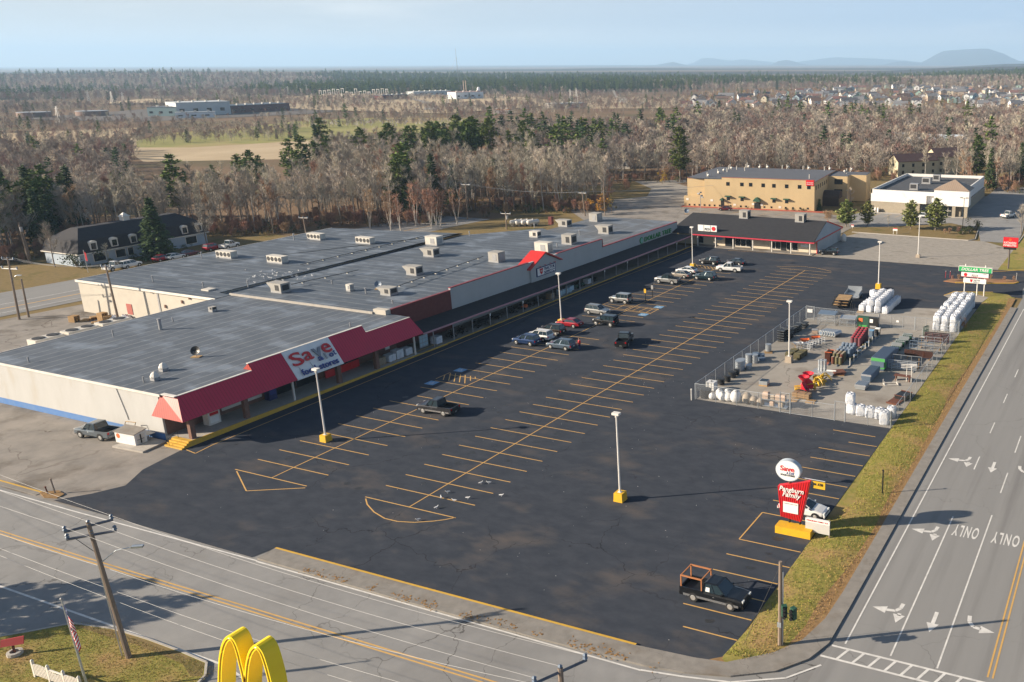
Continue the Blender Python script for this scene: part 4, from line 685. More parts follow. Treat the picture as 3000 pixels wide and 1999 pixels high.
for y in (60.6,65.0,69.2,73.4,81.2,84.8):
    b=MB(); b.bb(X1-1.2,X1+.25,y-.75,y+.75,3.1,4.7); b.loft([[(xx,y+.8*math.cos(a_),4.7+.45*math.sin(a_)) for a_ in np.linspace(0,math.pi,7)] for xx in (X1-1.4,X1+.3)]); part(b,'dormer',M['whitetrim'],o_)
    b=MB(); b.bb(X1+.26,X1+.3,y-.5,y+.5,3.3,4.6); part(b,'dormer_window',M['glass'],o_)
for y,w in ((61.5,2.4),(66,2),(68.2,1.1),(72.4,2.2),(82.5,2.6)):
    b=MB(); b.bb(X1,X1+.06,y-w/2-.12,y+w/2+.12,.5,2.3); part(b,'window_frame',M['whitetrim'],o_); b=MB(); b.bb(X1+.061,X1+.09,y-w/2,y+w/2,.6,2.2); part(b,'window',M['glass'],o_)
b=MB(); b.bb(-150,-148.6,71.3,72.7,7.3,8.3); b.add([(-150.2,71.1,8.3),(-148.4,71.1,8.3),(-148.4,72.9,8.3),(-150.2,72.9,8.3),(-149.3,72,9.2)],[(0,1,4),(1,2,4),(2,3,4),(3,0,4),(3,2,1,0)]); part(b,'cupola',M['whitetrim'],o_)
# ------------------------------------------------------------------ rooftop units
def ahu(label,p,w,d,h,kind,rz=0,white=False,group=None):
    m=M['unit_white'] if white else M['unit']; t=T('rooftop_unit',label,'air unit',(p[0],p[1],p[2]),rz,group)
    b=MB(); b.box(0,0,-.05,w*1.02,d*1.02,.3); b.build('roof_curb',M['metal_grey'],t)
    b=MB(); b.box(0,0,.25,w,d,h)
    if kind=='hood': b.add([(-w/2,-d/2,.25+h*.35),(-w/2,d/2,.25+h*.35),(-w/2,d/2,.25+h),(-w/2,-d/2,.25+h),(-w/2-.9,-d/2,.25+h),(-w/2-.9,d/2,.25+h)],[(0,3,4),(1,5,2),(3,2,5,4),(0,4,5,1)])
    b.box(0,0,.25+h,w*1.03,d*1.03,.06); b.build('casing',m,t)
    if kind=='fans':
        for k in range(4):
            b=MB(); b.tube([(-w/2+w*(k+.5)/4,-d/2-.03,.25+h*.5),(-w/2+w*(k+.5)/4,-d/2+.02,.25+h*.5)],[min(h,w/4)*.42]*2,14); b.build('fan',M['dark_grille'],t)
    else:
        b=MB(); b.box(w*.12,-d/2-.02,.4,w*.35,.04,h*.7); b.box(w/2+.02,0,.4,.04,d*.7,h*.7); b.build('grille',M['dark_grille'] if kind!='plain' else M['metal_grey'],t)
    return t
UN=[(('Z5',265,232),5.68,4.2,1.6,1.2,'fans',1,'white four-fan unit at the far back of the warehouse roof'),(('Z5',588,258),5.68,4.4,1.6,1.2,'fans',1,'white four-fan unit in the middle of the warehouse roof'),
(('Z4',1465,352),5.68,4.4,1.6,1.2,'fans',1,'white four-fan unit at the left back of the warehouse roof'),(('Z4',1800,385),5.68,4.4,1.6,1.2,'fans',1,'white four-fan unit near the gulls on the warehouse roof'),
(('Z5',1035,268),5.3,3.3,2.2,1.8,'plain',1,'large white box unit on the seam between two grey roofs'),(('Z5',1018,343),5.3,2.8,2.0,1.5,'hood',0,'beige unit with an intake hood left of the pale roof seam'),
(('Z5',1445,380),5.3,2.6,2.2,1.9,'plain',0,'beige square unit in the open roof left of the red gable'),(('Z5',905,465),5.3,2.5,2.0,1.5,'hood',0,'beige unit with a hood beside a gas pipe run'),
(('Z4',1810,580),5.3,2.7,2.0,1.5,'hood',0,'hooded beige unit just below the flock of gulls'),(('Z5',735,598),5.3,2.3,1.9,1.1,'hood',0,'low grey unit beside the blue satellite dish'),
(('Z5',492,570),5.3,1.0,1.0,1.0,'plain',1,'small white box unit alone near the roof step'),(('Z5',1760,315),5.3,3.6,1.8,2.0,'plain',1,'big white box unit directly behind the red gable'),
(('C5',345,575),5.3,2.3,1.6,1.2,'grille',1,'small cream unit left of the roof seam beyond the red gable'),(('C5',750,660),5.3,2.6,2.4,2.0,'grille',0,'tall beige unit with square intake beyond the red gable'),
(('C5',705,440),5.08,2.7,2.2,1.4,'hood',0,'beige hooded unit near the brick chimney'),(('C5',1080,378),5.08,2.5,2.5,1.9,'plain',0,'tall grey unit at the far back corner of the roof'),
(('C5',1205,530),5.08,2.9,2.2,1.8,'hood',0,'beige unit with hood behind the green letters'),(('Z4',1380,705),5.62,.9,.9,.5,'grille',0,'small dark low vent box on the grocery roof')]
for q,z,w,d,h,kd,wh,lab in UN: p=at(*q,z); ahu(lab,(p[0],p[1]+d/2,z),w*.9,d*.9,h*.85,kd,R(rnd.uniform(-2,2)),wh)
for a_,lab in (((797,700),'grey square air unit straddling the dark shop ridge, nearer the stores'),((1493,740),'grey square air unit on the dark shop roof ridge near the gable end')):
    p=at('B1',*a_,5.3); ahu(lab,(p[0],138.6,5.25),2.2,2.0,1.7,'grille',0,False)
for a_,lab in (((1075,1090),'small white hooded roof vent, the farther of two on the grocery roof'),((1020,1150),'small white hooded roof vent, the nearer of two on the grocery roof')):
    p=at('Z4',*a_,5.62); t=T('roof_vent',lab,'roof vent',(p[0],p[1],5.6)); b=MB(); b.box(0,0,0,.75,.75,.35); b.build('vent_base',M['metal_grey'],t); b=MB(); b.lathe(0,0,.3,[(.25,0),(.5,.08),(.5,.2),(.3,.6),(.05,.75)],8); b.build('vent_cap',M['whitetrim'],t)
for (r_,a_),z,lab in ((('Z4',(1290,1000)),5.62,'grey satellite dish on a wooden sled, grocery roof'),(('Z5',(693,555)),5.3,'pale blue satellite dish behind a low roof unit'),(('C5',(2235,285)),5.2,'white satellite dish at the shop ridge by the chimney')):
    p=at(r_,*a_,z); t=T('satellite_dish',lab,'dish',(p[0],p[1],z),R(25)); t.scale=(.68,)*3; b=MB(); b.box(0,0,0,1.6,1.2,.15); b.build('ballast_sled',M['palletwood'],t); b=MB(); b.tube([(0,0,.1),(0,0,1.1)],.07,6); b.tube([(0,0,1.1),(0,-.8,1.2)],.04,4); b.build('mast',M['metal_grey'],t)
    b=MB(); V=[]; b.lathe(0,0,0,[(.85,.25),(.5,.08),(.05,0),(.05,.02),(.5,.11),(.85,.27)],16); b.f=[f_ for f_ in b.f if len(f_)==4]+[tuple(range(32,48))]; b.m=[0]*len(b.f); d_=b.build('reflector',M['black'] if 'grey' in lab else M['bluegrey'],t,(0,.1,1.2),smooth=True); d_.rotation_euler=(R(65),0,0)
# ------------------------------------------------------------------ lamp posts
def lamp(label,x,y,h=8.3,base='baseyellow',bs=.95,bh=.8,group=None):
    t=T('lamp_post',label,'lamp post',(x,y,0),0,group); b=MB(); b.box(0,0,-.05,bs,bs,bh+.05,0,taper=.9); b.build('base_block',M[base],t)
    b=MB(); b.tube([(0,0,bh),(0,0,h)],[.11,.075],8); b.box(0,0,bh-.02,.4,.4,.05); b.build('pole',M['polewhite'],t); b=MB(); b.box(0,0,h,.75,.5,.22); b.cyl(0,0,h-.25,.14,.25,8); b.build('lamp_head',M['polewhite'],t); b=MB(); b.box(0,0,h-.04,.6,.38,.035); b.build('lamp_lens',M['metal_grey'],t); return t
lamp('white lamp post on a yellow block before the grocery store sign',*at('V6',1307,805)[:2],8.5)
lamp('white lamp post on a yellow block alone in the open front lot',*at('W2',1834,372)[:2],9.0,bs=1.0,bh=.9)
lamp('white lamp post on a tan block inside the fenced yard',*at('V5',815,735)[:2],8.9,'tanplastic',1.0,.9)
lamp('white lamp post on a tall yellow block beyond the fenced yard',*at('Z6',1284,775)[:2],8.9,bs=1.0,bh=1.0)
lamp('white lamp post behind the red sedan before the farm store',-23.5,59.6,8.4)
lamp('white lamp post at the far end of the store row',-22.9,106.3,8.4)
lamp('white lamp post on a tan block in the grey gravel area',18.5,134.1,8.9,'tanplastic',.9,.7)
p=at('B2',1505,1275); t=T('lamp_post','slim black twin-head lamp post by the white store entrance','lamp post',(p[0],p[1],0)); b=MB(); b.tube([(0,0,0),(0,0,8)],[.09,.06],8); b.build('pole',M['black'],t); b=MB(); b.box(-.7,0,7.9,.7,.4,.15); b.box(.7,0,7.9,.7,.4,.15); b.tube([(-.7,0,7.9),(.7,0,7.9)],.04,4); b.build('lamp_head',M['black'],t)
p=at('B1',222,640); t=T('floodlight_post','short post with a cluster of floodlights before the inn','lamp post',(p[0],p[1],0)); b=MB(); b.tube([(0,0,0),(0,0,5)],.08,6); b.build('pole',M['metal_grey'],t)
for k in range(5): b=MB(); b.box(math.cos(k*1.3)*.6,math.sin(k*1.3)*.5,4.2+.35*k,.6,.4,.35,k); b.build('floodlight',M['metal_grey'],t)
# ------------------------------------------------------------------ utility poles and wires
armm=mat('crossarm_dark',(.10,.11,.135),.8,(.15,.16,.19),2,4)
def upole(label,x,y,h,lean=(0,0),arms=(),r=.17,lampd=None,xf=None,guy=None,group=None,m='wood'):
    t=T('utility_pole',label,'utility pole',(x,y,0),0,group); b=MB(); b.tube([(0,0,-.1),(lean[0],lean[1],h)],[r,r*.7],8); b.build('pole',M[m],t); tops=[]
    f=lambda z:(lean[0]*z/h,lean[1]*z/h)
    for z,w,ang in arms:
        q=f(z); dx,dy=math.cos(ang)*w/2,math.sin(ang)*w/2; b=MB(); b.tube([(q[0]-dx,q[1]-dy,z),(q[0]+dx,q[1]+dy,z)],.10,4); ar=b.build('crossarm',armm if r>=.2 and z>9.5 else M['polewhite'],t)
        for s in (-.95,0,.95):
            b=MB(); b.lathe(q[0]+dx*s,q[1]+dy*s,z+.05,[(.07,0),(.15,.1),(.09,.2),(.14,.3),(.04,.4)],6); tops.append((x+q[0]+dx*s,y+q[1]+dy*s,z+.35)); b.build('insulator',M['bluegrey'],ar)
    if lampd: z,dx,dy=lampd; q=f(z); b=MB(); b.tube([(q[0],q[1],z),(q[0]+dx*.5,q[1]+dy*.5,z+.9),(q[0]+dx,q[1]+dy,z+1.1)],.04,5); b.box(q[0]+dx*1.12,q[1]+dy*1.12,z+1.03,.75,.3,.14,math.atan2(dy,dx)); b.build('street_lamp_arm',M['galv'],t)
    if xf: q=f(xf); b=MB(); b.cyl(q[0]+.35,q[1],xf-.6,.28,.95,10); b.build('transformer',M['metal_grey'],t)
    t['tops']=0; del t['tops']; return t,tops
def wire(a,c,sag,lab,group,r=.009,m='wire'):
    a=np.array(a);c=np.array(c); t=np.linspace(0,1,15); pts=[a+(c-a)*s-np.array([0,0,sag*4*s*(1-s)]) for s in t]; b=MB(); b.tube([p-a for p in pts],r,4); o=b.build('overhead_wire',M[m],None,tuple(a)); return tag(o,lab,'wire',group)
base=(-1.75,-25.9); tp=aty('W1',575,510,-25.9)
lean=(tp[0]-base[0],0); hh=tp[2]
P1,t1_=upole('tall leaning wooden utility pole with double crossarms on the corner lawn',base[0],base[1],hh,lean,((hh-.35,2.8,R(62)),(hh-1.05,2.9,R(48))),.20,(hh-3.2,2.0,1.2))
b=MB(); b.tube([(-.6,-.1,0),(lean[0]*.75-.25,0,hh*.76)],.05,6); b.build('conduit',M['galv'],P1)
b=MB(); b.tube([(lean[0]*.77,0,hh*.77),(lean[0]-.9,-.5,hh-1.3)],.03,4); b.tube([(lean[0]*.77,0,hh*.77),(lean[0]-.2,.1,hh-1.1)],.03,4); b.build('service_cable',M['darkwire'],P1)
e=aty('W2',1440,1500,-26.5); # pole whose head shows at the bottom edge
ex,ez_=e[0],e[2]; P2,t2_=upole('top of a utility pole with one crossarm at the bottom edge',ex,-26.5,ez_+.25,(0,0),((ez_,3.1,R(62)),),.2)
for k in range(3):
    q=t1_[k]; wire(q,t2_[k],.5,'bare overhead wire between the corner pole and the pole at the bottom edge','primary wires over the south road')
    wire(q,(-62,q[1]+3+1.1*k,12.0),.8,'bare overhead wire running left from the corner pole over the road','primary wires leaving left')
for k,z in enumerate((.66,.50,.42)):
    q=(base[0]+lean[0]*z,base[1]+.2,hh*z); wire(q,(ex,-26.2,ez_*z/.76),.6,'thick telephone cable strung between the corner pole and the bottom-edge pole','cables over the south road',.010); wire(q,(-62,-24+.3*k,8.4-.5*k),.9,'thick telephone cable running left from the corner pole','cables leaving left',.010)
P3,_=upole('bare weathered pole carrying a traffic signal on the verge corner',41.1,-6.4,7.0,(0,0),(),.19)
sg_=T('traffic_signal','dark green traffic signal strapped to the verge pole','traffic signal',(41.55,-6.6,2.7)); b=MB(); b.tube([(-.4,.2,.3),(.5,0,.3)],.04,5); b.build('bracket',M['metal_grey'],sg_)
for x,rz in ((-.05,.6),(.65,-.5)):
    b=MB(); b.box(x,0,0,.36,.36,.95,rz); hd_=b.build('signal_head',M['darkgreen'],sg_)
    for k in range(3): b=MB(); b.tube([(x-.18*math.sin(rz)*-1,-.19,.16+.3*k),(x-.18*math.sin(rz)*-1,-.36,.14+.3*k)],.13,8); b.build('visor',M['black'],hd_)
b=MB(); b.box(0,-.19,1.7,.3,.06,.4); b.build('meter_box',M['galv'],P3); b=MB(); b.tube([(.2,0,0),(.2,0,6.2)],.05,5); b.build('conduit',M['galv'],P3)
g0=at('W3',400,1330,0); wire((41.05,-6.3,6.6),(g0[0],g0[1],.1),0,'dark guy wire sloping from the verge pole to the grass','guy wire',.015,'darkwire')
# poles on the left and behind the stores
PL=[]
def lp(lab,rg,bx,by,tx,ty,arms=(),**k):
    p=at(rg,bx,by); q=aty(rg,tx,ty,p[1]); return upole(lab,p[0],p[1],q[2],(q[0]-p[0],0),[(q[2]-a,w,ang) for a,w,ang in arms],**k)
PA,ta=lp('grey utility pole with two white crossarms by the side yard','C1',215,1275,85,590,((.3,2.4,R(10)),(1.9,3.2,R(10))),r=.2,lampd=(6.6,1.3,.4))
PB,tb=lp('shorter bare pole just right of the double-crossarm pole','C1',320,1250,235,825,(),r=.18)
PC,tcw=lp('utility pole standing against the cream warehouse wall','C1',1325,1320,1175,680,((.2,1.6,R(20)),),r=.2)
PD,td=lp('leaning utility pole with transformer at the forest edge on the left','C1',330,650,205,200,(),r=.24,xf=7.5)
PE,te=lp('leaning brace pole beside the transformer pole','C1',350,640,265,345,(),r=.16)
PF,tf=lp('reddish utility pole with a street lamp in the clearing behind the stores','T2',830,1440,815,1210,((.15,2.6,R(15)),),r=.2,lampd=(7.2,-1.8,0))
PG,tg=lp('white-armed utility pole at the back corner of the roof','T2',1600,1418,1580,1265,((.15,2.4,R(10)),),r=.18)
PH,th=lp('slim grey pole by the orange bush','T2',1730,1415,1720,1185,(),r=.14)
PI,ti=lp('utility pole with transformers beside the white gas tanks','T2',1085,1505,1078,1400,((.15,2.8,R(10)),),r=.18,xf=3.2)
PJ,tj=lp('utility pole with crossarm along the back street','T2',1650,1212,1640,1045,((.2,2.8,R(10)),),r=.2,lampd=(7,1.5,.3))
PK,tk=lp('utility pole behind the warehouse roof','Z4',2010,192,1990,85,((.1,2.4,R(15)),),r=.18)
def topo(ts,i=1): return ts[i]
for k in range(3): wire(ta[k],tcw[k],.8,'overhead wire from the side-yard pole to the warehouse pole','wires by the warehouse',.015); wire(tf[k],tg[k],1.0,'overhead wire behind the stores from the reddish pole to the white-armed pole','wires behind the stores',.02)
for k in range(3): wire(ta[3+k],(-175,20+k,10),1,'overhead wire leaving the double-crossarm pole to the left','wires leaving the side yard',.015)
wire(tg[1],(-45,192,7.0),.6,'cable from the white-armed pole to the inn','cable to the inn',.03)
# ------------------------------------------------------------------ freestanding signs
p=at('B4',395,1190); q=at('B4',560,1215); Y=10.15
s1=T('pylon_sign','tall red wedge-shaped family store sign with a white oval on top and yellow base','sign',(35.9,Y,0))
def wl(a,c,dy=0): z=aty('B4',a,c,Y); return (z[0]-35.9,dy,z[2])
b=MB(); b.bb(-1.35,2.05,-1.15,-.05,-.05,.72); b.bb(-1.35,2.05,-.05,.25,-.05,.6); b.build('base_block',M['baseyellow'],s1)
xa=wl(395,1190)[0]; xb=wl(560,1215)[0]
for x in (xa,xb): b=MB(); b.tube([(x,0,.2),(x,0,4.4 if x==xb else 4.9)],.11,8); b.build('steel_post',M['black'],s1)
pan=[wl(270,965,-.28),wl(590,1060,-.28),wl(735,420,-.28),wl(225,490,-.28)]
b=MB(); b.slab(pan,(0,1,0),.5); b.build('red_panel',M['signred'],s1)
b=MB(); n=13
for k in range(n):
    f_=(k+.5)/n; lo=Vector(pan[0]).lerp(Vector(pan[1]),f_); hi=Vector(pan[3]).lerp(Vector(pan[2]),f_); lo.y=hi.y=-.30; b.tube([lo,hi],.022,4)
b.build('panel_rib',mat('dark_red_rib',(.40,.008,.012),.5),s1)
r0=Vector(pan[1])-Vector(pan[0])
def bt(s,a0,a1,zp,**k):
    A=Vector(wl(*a0)); B=Vector(wl(*a1)); c_=(A+B)/2; text(s,(c_.x,-.32,c_.z),(1,0,0),(0,0,1),(B-A).length,M['signwhite'],s1,**k)
bt('Pangburn',(255,530),(640,590),0,h=.62,depth=.05,shear=.25,bold=.012); bt('Family',(305,620),(595,665),0,h=.62,depth=.05,shear=.25,bold=.012)
w0=wl(315,890,-.34);w1=wl(552,745,-.34); b=MB(); b.bb(w0[0],w1[0],-.35,-.29,w0[2],w0[2]+1.05); b.build('notice_panel',M['signwhite'],s1)
for k in range(5): text('hours and weekly notices' if k else 'PANGBURN FAMILY HOURS',((w0[0]+w1[0])/2,-.355,w0[2]+.9-.17*k),(1,0,0),(0,0,1),(w1[0]-w0[0])*(.85 if k else .9),M['metal_grey'],s1,depth=.006,h=.06 if k else .09) if k==0 else None
ov=wl(387,250); rx,rz_2=(wl(580,290)[0]-wl(190,215)[0])/2,1.0
b=MB(); b.loft([[(ov[0]+rx*math.cos(a_),yy,ov[2]+rz_2*math.sin(a_)) for a_ in np.linspace(0,2*math.pi,33)[:-1]] for yy in (-.3,.25)]); b.build('oval_rim',mat('oval_rim',(.42,.47,.52),.5),s1)
b=MB(); b.loft([[(ov[0]+rx*.94*math.cos(a_),yy,ov[2]+rz_2*.93*math.sin(a_)) for a_ in np.linspace(0,2*math.pi,33)[:-1]] for yy in (-.32,-.301)]); b.build('oval_face',M['signwhite'],s1)
b=MB(); b.tube([(xa,0,4.6),(xa,0,ov[2]-.9)],.14,8); b.build('neck',M['rust'],s1)
text('Save',(ov[0]-.05,-.33,ov[2]+.22),(1,0,0),(0,0,1),1.35,M['text_red'],s1,h=.5,depth=.02,bold=.02); text('a Lot',(ov[0]+.25,-.335,ov[2]-.14),(1,0,0),(0,0,1),.75,M['text_blue'],s1,h=.28,depth=.02,shear=.3); text('FOOD STORES',(ov[0],-.33,ov[2]-.42),(1,0,0),(0,0,1),1.35,M['text_black'],s1,h=.18,depth=.02,bold=.01)
aa=wl(730,410);ab=wl(960,450); b=MB(); b.tube([(aa[0]-.8,0,aa[2]+.05),(ab[0],0,ab[2]+.05)],.04,5); b.build('bracket_arm',M['galv'],s1)
y0=wl(770,545);y1=wl(962,450); b=MB(); b.bb(y0[0],y1[0],-.05,.05,y1[2]-.75,y1[2]-.08); yp=b.build('yellow_plate',M['yellowp'],s1)
text('ATM',((y0[0]+y1[0])/2+.1,-.06,y1[2]-.33),(1,0,0),(0,0,1),.5,M['text_black'],s1,h=.26,depth=.02,bold=.02); b=MB(); b.bb(y0[0]+.05,y0[0]+.3,-.07,-.05,y1[2]-.45,y1[2]-.25); b.build('plate_mark',M['text_black'],s1)
s2=T('marquee_sign','low white marquee board with ribbed letter panel beside the yellow base','sign',(38.4,9.75,0)); b=MB(); b.box(-1.1,0,0,.1,.1,1.8); b.box(1.1,0,0,.1,.1,1.8); b.build('post',M['wood'],s2)
b=MB(); b.bb(-1.15,1.15,-.1,.1,.45,1.42); b.build('letter_panel',lines_on(mat('letter_panel',(.55,.53,.5),.7,(.5,.48,.46),1,3),0,.11,.02,(.2,.2,.2),.6),s2); b=MB(); b.bb(-1.15,1.15,-.12,.12,1.42,1.78); b.build('header_panel',M['signwhite'],s2); text('PANGBURN FAMILY IGA',(0,-.125,1.6),(1,0,0),(0,0,1),2.05,M['text_red'],s2,h=.15,depth=.01,bold=.01)
p0=at('B3',940,1340); s3=T('shop_directory_sign','tall white-posted sign stack with a green panel over two white panels','sign',(35.8,104.4,0))
def ws(a,c): z=aty('B3',a,c,104.4); return z[0]-35.8,z[2]
for a_ in ((940,1340),(1182,1350),(1318,1348)): x,_z=ws(*a_); b=MB(); b.tube([(x,.1,0),(x,.1,5.75 if a_[0]!=1182 else 5.2)],.1,8); b.build('post',M['polewhite'],s3)
x0,z0=ws(850,868);x1,_=ws(1478,880); zt=ws(850,780)[1]
b=MB(); b.bb(x0,x1,-.3,.3,z0,zt); b.build('green_panel',M['signgreen'],s3); b=MB(); b.bb(x0-.05,x1+.05,-.31,.31,zt+.002,zt+.08); b.bb(x0-.08,x0-.002,-.31,.31,z0,zt); b.bb(x1+.002,x1+.08,-.31,.31,z0,zt); b.build('panel_frame',M['whitetrim'],s3)
text('DOLLAR TREE',((x0+x1)/2,-.31,(z0+zt)/2),(1,0,0),(0,0,1),(x1-x0)*.84,M['signwhite'],s3,h=(zt-z0)*.6,depth=.03,shear=.2,bold=.015)
x0,z0=ws(892,975);x1,_=ws(1412,1010); zt=ws(892,890)[1]; b=MB(); b.bb(x0,x1,-.25,.25,z0,zt); b.build('white_panel',M['signwhite'],s3); b=MB(); b.bb(x0,x1,-.262,-.251,z0+.02,z0+.09); b.build('red_line',M['text_red'],s3)
zc=(z0+zt)/2; b=MB(); b.tube([(x0+(x1-x0)*.16,-.25,zc),(x0+(x1-x0)*.16,-.27,zc)],.32,16); b.build('round_logo',M['text_red'],s3); text('PIZZA',(x0+(x1-x0)*.5,-.26,zc-.08),(1,0,0),(0,0,1),1.15,M['text_black'],s3,h=.4,depth=.01,shear=.2); b=MB(); b.tube([(x0+(x1-x0)*f,-.26,zc+.3*math.sin(f*9)) for f in np.linspace(.8,.92,6)],.05,4); b.build('swirl_logo',M['metal_grey'],s3)
x0,z0=ws(930,1090);x1,_=ws(1365,1120); zt=ws(930,1008)[1]; b=MB(); b.bb(x0,x1,-.22,.22,z0,zt); b.build('white_panel',M['signwhite'],s3); zc=(z0+zt)/2; xm=(x0+x1)/2
text('TRACTOR',(xm+.35,-.23,zc+.17),(1,0,0),(0,0,1),1.2,M['text_black'],s3,h=.26,depth=.01,bold=.01); text('SUPPLY Cº',(xm+.35,-.23,zc-.17),(1,0,0),(0,0,1),1.2,M['text_black'],s3,h=.24,depth=.01,bold=.01); b=MB(); b.poly([(xm-.85,-.235,zc+.3),(xm-.35,-.235,zc+.3),(xm-.42,-.235,zc-.1),(xm-.6,-.235,zc-.3),(xm-.78,-.235,zc-.1)][::-1]); b.build('red_emblem',M['text_red'],s3)
s4=T('inn_sign','red square inn sign on a single dark post above the grass bank','sign',(38.45,130,0)); b=MB(); b.tube([(0,0,0),(0,0,4.7)],[.18,.15],8); b.build('post',mat('post_brown',(.10,.08,.07),.7),s4)
wi=lambda a,c:(aty('B3',a,c,130)[0]-38.45,aty('B3',a,c,130)[2]); x0,z0=wi(1690,410);x1,_=wi(1975,420); zt=wi(1690,225)[1]; b=MB(); b.bb(x0,x1,-.25,.25,z0,zt); b.build('red_panel',M['signred'],s4); b=MB(); b.bb(x0+.15,x1-.3,-.2,.2,z0-.5,z0-.03); b.build('message_board',M['black'],s4)
text('KATAHDIN',((x0+x1)/2-.1,-.26,z0+(zt-z0)*.46),(1,0,0),(0,0,1),(x1-x0)*.82,M['signwhite'],s4,h=.42,depth=.02,bold=.012); text('INN&SUITES',((x0+x1)/2-.1,-.26,z0+(zt-z0)*.2),(1,0,0),(0,0,1),(x1-x0)*.86,M['signwhite'],s4,h=.42,depth=.02,bold=.012); b=MB(); [b.tube([(-.0+rr_*math.cos(a_),-.255,z0+(zt-z0)*.78+rr_*.8*math.sin(a_)) for a_ in np.linspace(0,6.28,9)],.02,4) for rr_ in (.12,.25)]; b.build('emblem',M['yellowp'],s4)
p=at('B2',575,1350); t=T('lease_sign','small white notice board with red top on two legs in the planted strip','sign',(p[0],p[1],0)); b=MB(); b.box(-.45,0,0,.09,.09,1.0); b.box(.45,0,0,.09,.09,1.0); b.build('leg',M['polewhite'],t); b=MB(); b.box(0,0,.9,1.15,.06,.65); b.build('board',M['signwhite'],t); b=MB(); b.box(0,-.035,1.35,1.15,.01,.2); b.build('red_header',M['signred'],t)
p=at('B1',2090,838); t=T('lease_sign','tiny red and white sign at the left of the planted strip','sign',(p[0],p[1],0)); b=MB(); b.box(0,0,0,.07,.07,.5); b.build('leg',M['polewhite'],t); b=MB(); b.box(0,0,.45,.7,.05,.5); b.build('board',M['signwhite'],t); b=MB(); b.box(0,-.03,.75,.7,.01,.2); b.build('red_header',M['signred'],t)
p=at('W1',100,1385,.1); t=T('lawn_sign','small tilted red board on a post in a stone ring on the corner lawn','sign',(p[0],p[1],.1),R(35)); b=MB(); b.lathe(0,0,0,[(.5,0),(.5,.25),(.3,.27),(.3,.1)],12); b.build('stone_ring',M['concrete'],t); b=MB(); b.box(0,0,0,.12,.12,.8); b.build('post',M['rust'],t); b=MB(); b.slab([(-.75,-.12,.75),(.75,-.12,.85),(.75,.1,1.35),(-.75,.1,1.2)],(0,1,0),.08); b.build('board',mat('lawn_sign_red',(.36,.03,.03),.6),t); text('WELCOME',(0,-.03,1.03),(1,0,.05),(0,.3,1),1.0,M['yellowp'],t,h=.14,depth=.01) if 0 else None
# disabled bay posts
for a_,yl in (((1540,885),1),((1605,850),0)):
    p=at('V4',*a_); t=T('bay_sign','yellow-plated accessible bay post in the row' if yl else 'thin dark bay post beyond the yellow-plated one','sign',(p[0],p[1],0)); b=MB(); b.tube([(0,0,0),(0,0,2.6)],.06,6); b.build('post',M['black'],t); b=MB(); b.box(0,-.06,1.5,.42,.03,.75); b.build('sign_plate',M['yellowp'] if yl else M['metal_grey'],t)
# verge marker posts, bollard by yard
for (r_,bx,by,h,lab,m_) in (('W3',1312,332,2.6,'thin dark post on the grass verge','black'),('V5',68,1027,1.5,'short white post outside the fence corner','polewhite'),('W1',365,330,1.6,'leaning grey post in the leaf heap at the side yard','wood'),('W1',318,335,.8,'short rusty stub beside the leaning grey post','rust')):
    p=at(r_,bx,by); t=T('marker_post',lab,'post',(p[0],p[1],0)); b=MB(); b.tube([(0,0,0),(-.25 if 'leaning' in lab else 0,0,h)],.07,6); b.build('shaft',M[m_],t); b=MB(); b.box(-.25 if 'leaning' in lab else 0,0,h-.05,.16,.16,.08); b.build('post_cap',M[m_],t)
# golden arches sign, white fence, flag
Ym=-27.5; q0=aty('W1',1530,1225,Ym)
t=T('arches_sign','huge yellow double-arch sign rising at the bottom edge','sign',(q0[0],Ym,0))
def arch(pix,off):
    pts=[aty('W1',a_,c_,Ym) for a_,c_ in pix]; pts=[(p_[0]-q0[0],off,p_[2]) for p_ in pts]; rings=[]; c=[np.array(q_) for q_ in [pts[0]]+pts+[pts[-1]]]; pts=[]
    for i in range(1,len(c)-2):
        for u in (0,.25,.5,.75): pts.append(tuple(.5*((2*c[i])+(c[i+1]-c[i-1])*u+(2*c[i-1]-5*c[i]+4*c[i+1]-c[i+2])*u*u+(3*c[i]-3*c[i+1]+c[i+2]-c[i-1])*u**3)))
    for i,p_ in enumerate(pts):
        d=np.array(pts[min(i+1,len(pts)-1)])-np.array(pts[max(i-1,0)]); d=d/np.linalg.norm(d); nrm=np.array([-d[2],0,d[0]]); hw=.17
        c_=np.array(p_); rings.append([tuple(c_+nrm*hw+np.array([0,-.3,0])),tuple(c_-nrm*hw+np.array([0,-.3,0])),tuple(c_-nrm*hw+np.array([0,.75,0])),tuple(c_+nrm*hw+np.array([0,.75,0]))])
    b=MB(); b.loft(rings); b.build('arch',M['mcd'],t)
    b=MB(); b.tube([(p_[0],off-.31,p_[2]) for p_ in pts],.05,4); b.build('neon_rim',mat('arch_rim',(.75,.42,.005),.4),t)
A1=[(1470,1600),(1472,1480),(1480,1380),(1500,1300),(1530,1262),(1560,1285),(1585,1350),(1605,1430),(1622,1500),(1640,1600)]
A2=[(1640,1640),(1644,1540),(1652,1440),(1672,1360),(1705,1322),(1738,1350),(1762,1410),(1785,1490),(1802,1560),(1815,1640)]
arch(A1,0); arch(A2,0)
zb=aty('W1',1500,1560,Ym)[2]; b=MB(); b.bb(.0,.35,-.2,.2,0,zb); b.bb(2.2,2.5,-.2,.2,0,zb-.3); b.build('sign_post',M['whitetrim'],t); b=MB(); b.bb(-.6,3.0,-.6,.6,zb-.45,zb-.2); b.build('platform',M['concrete'],t)
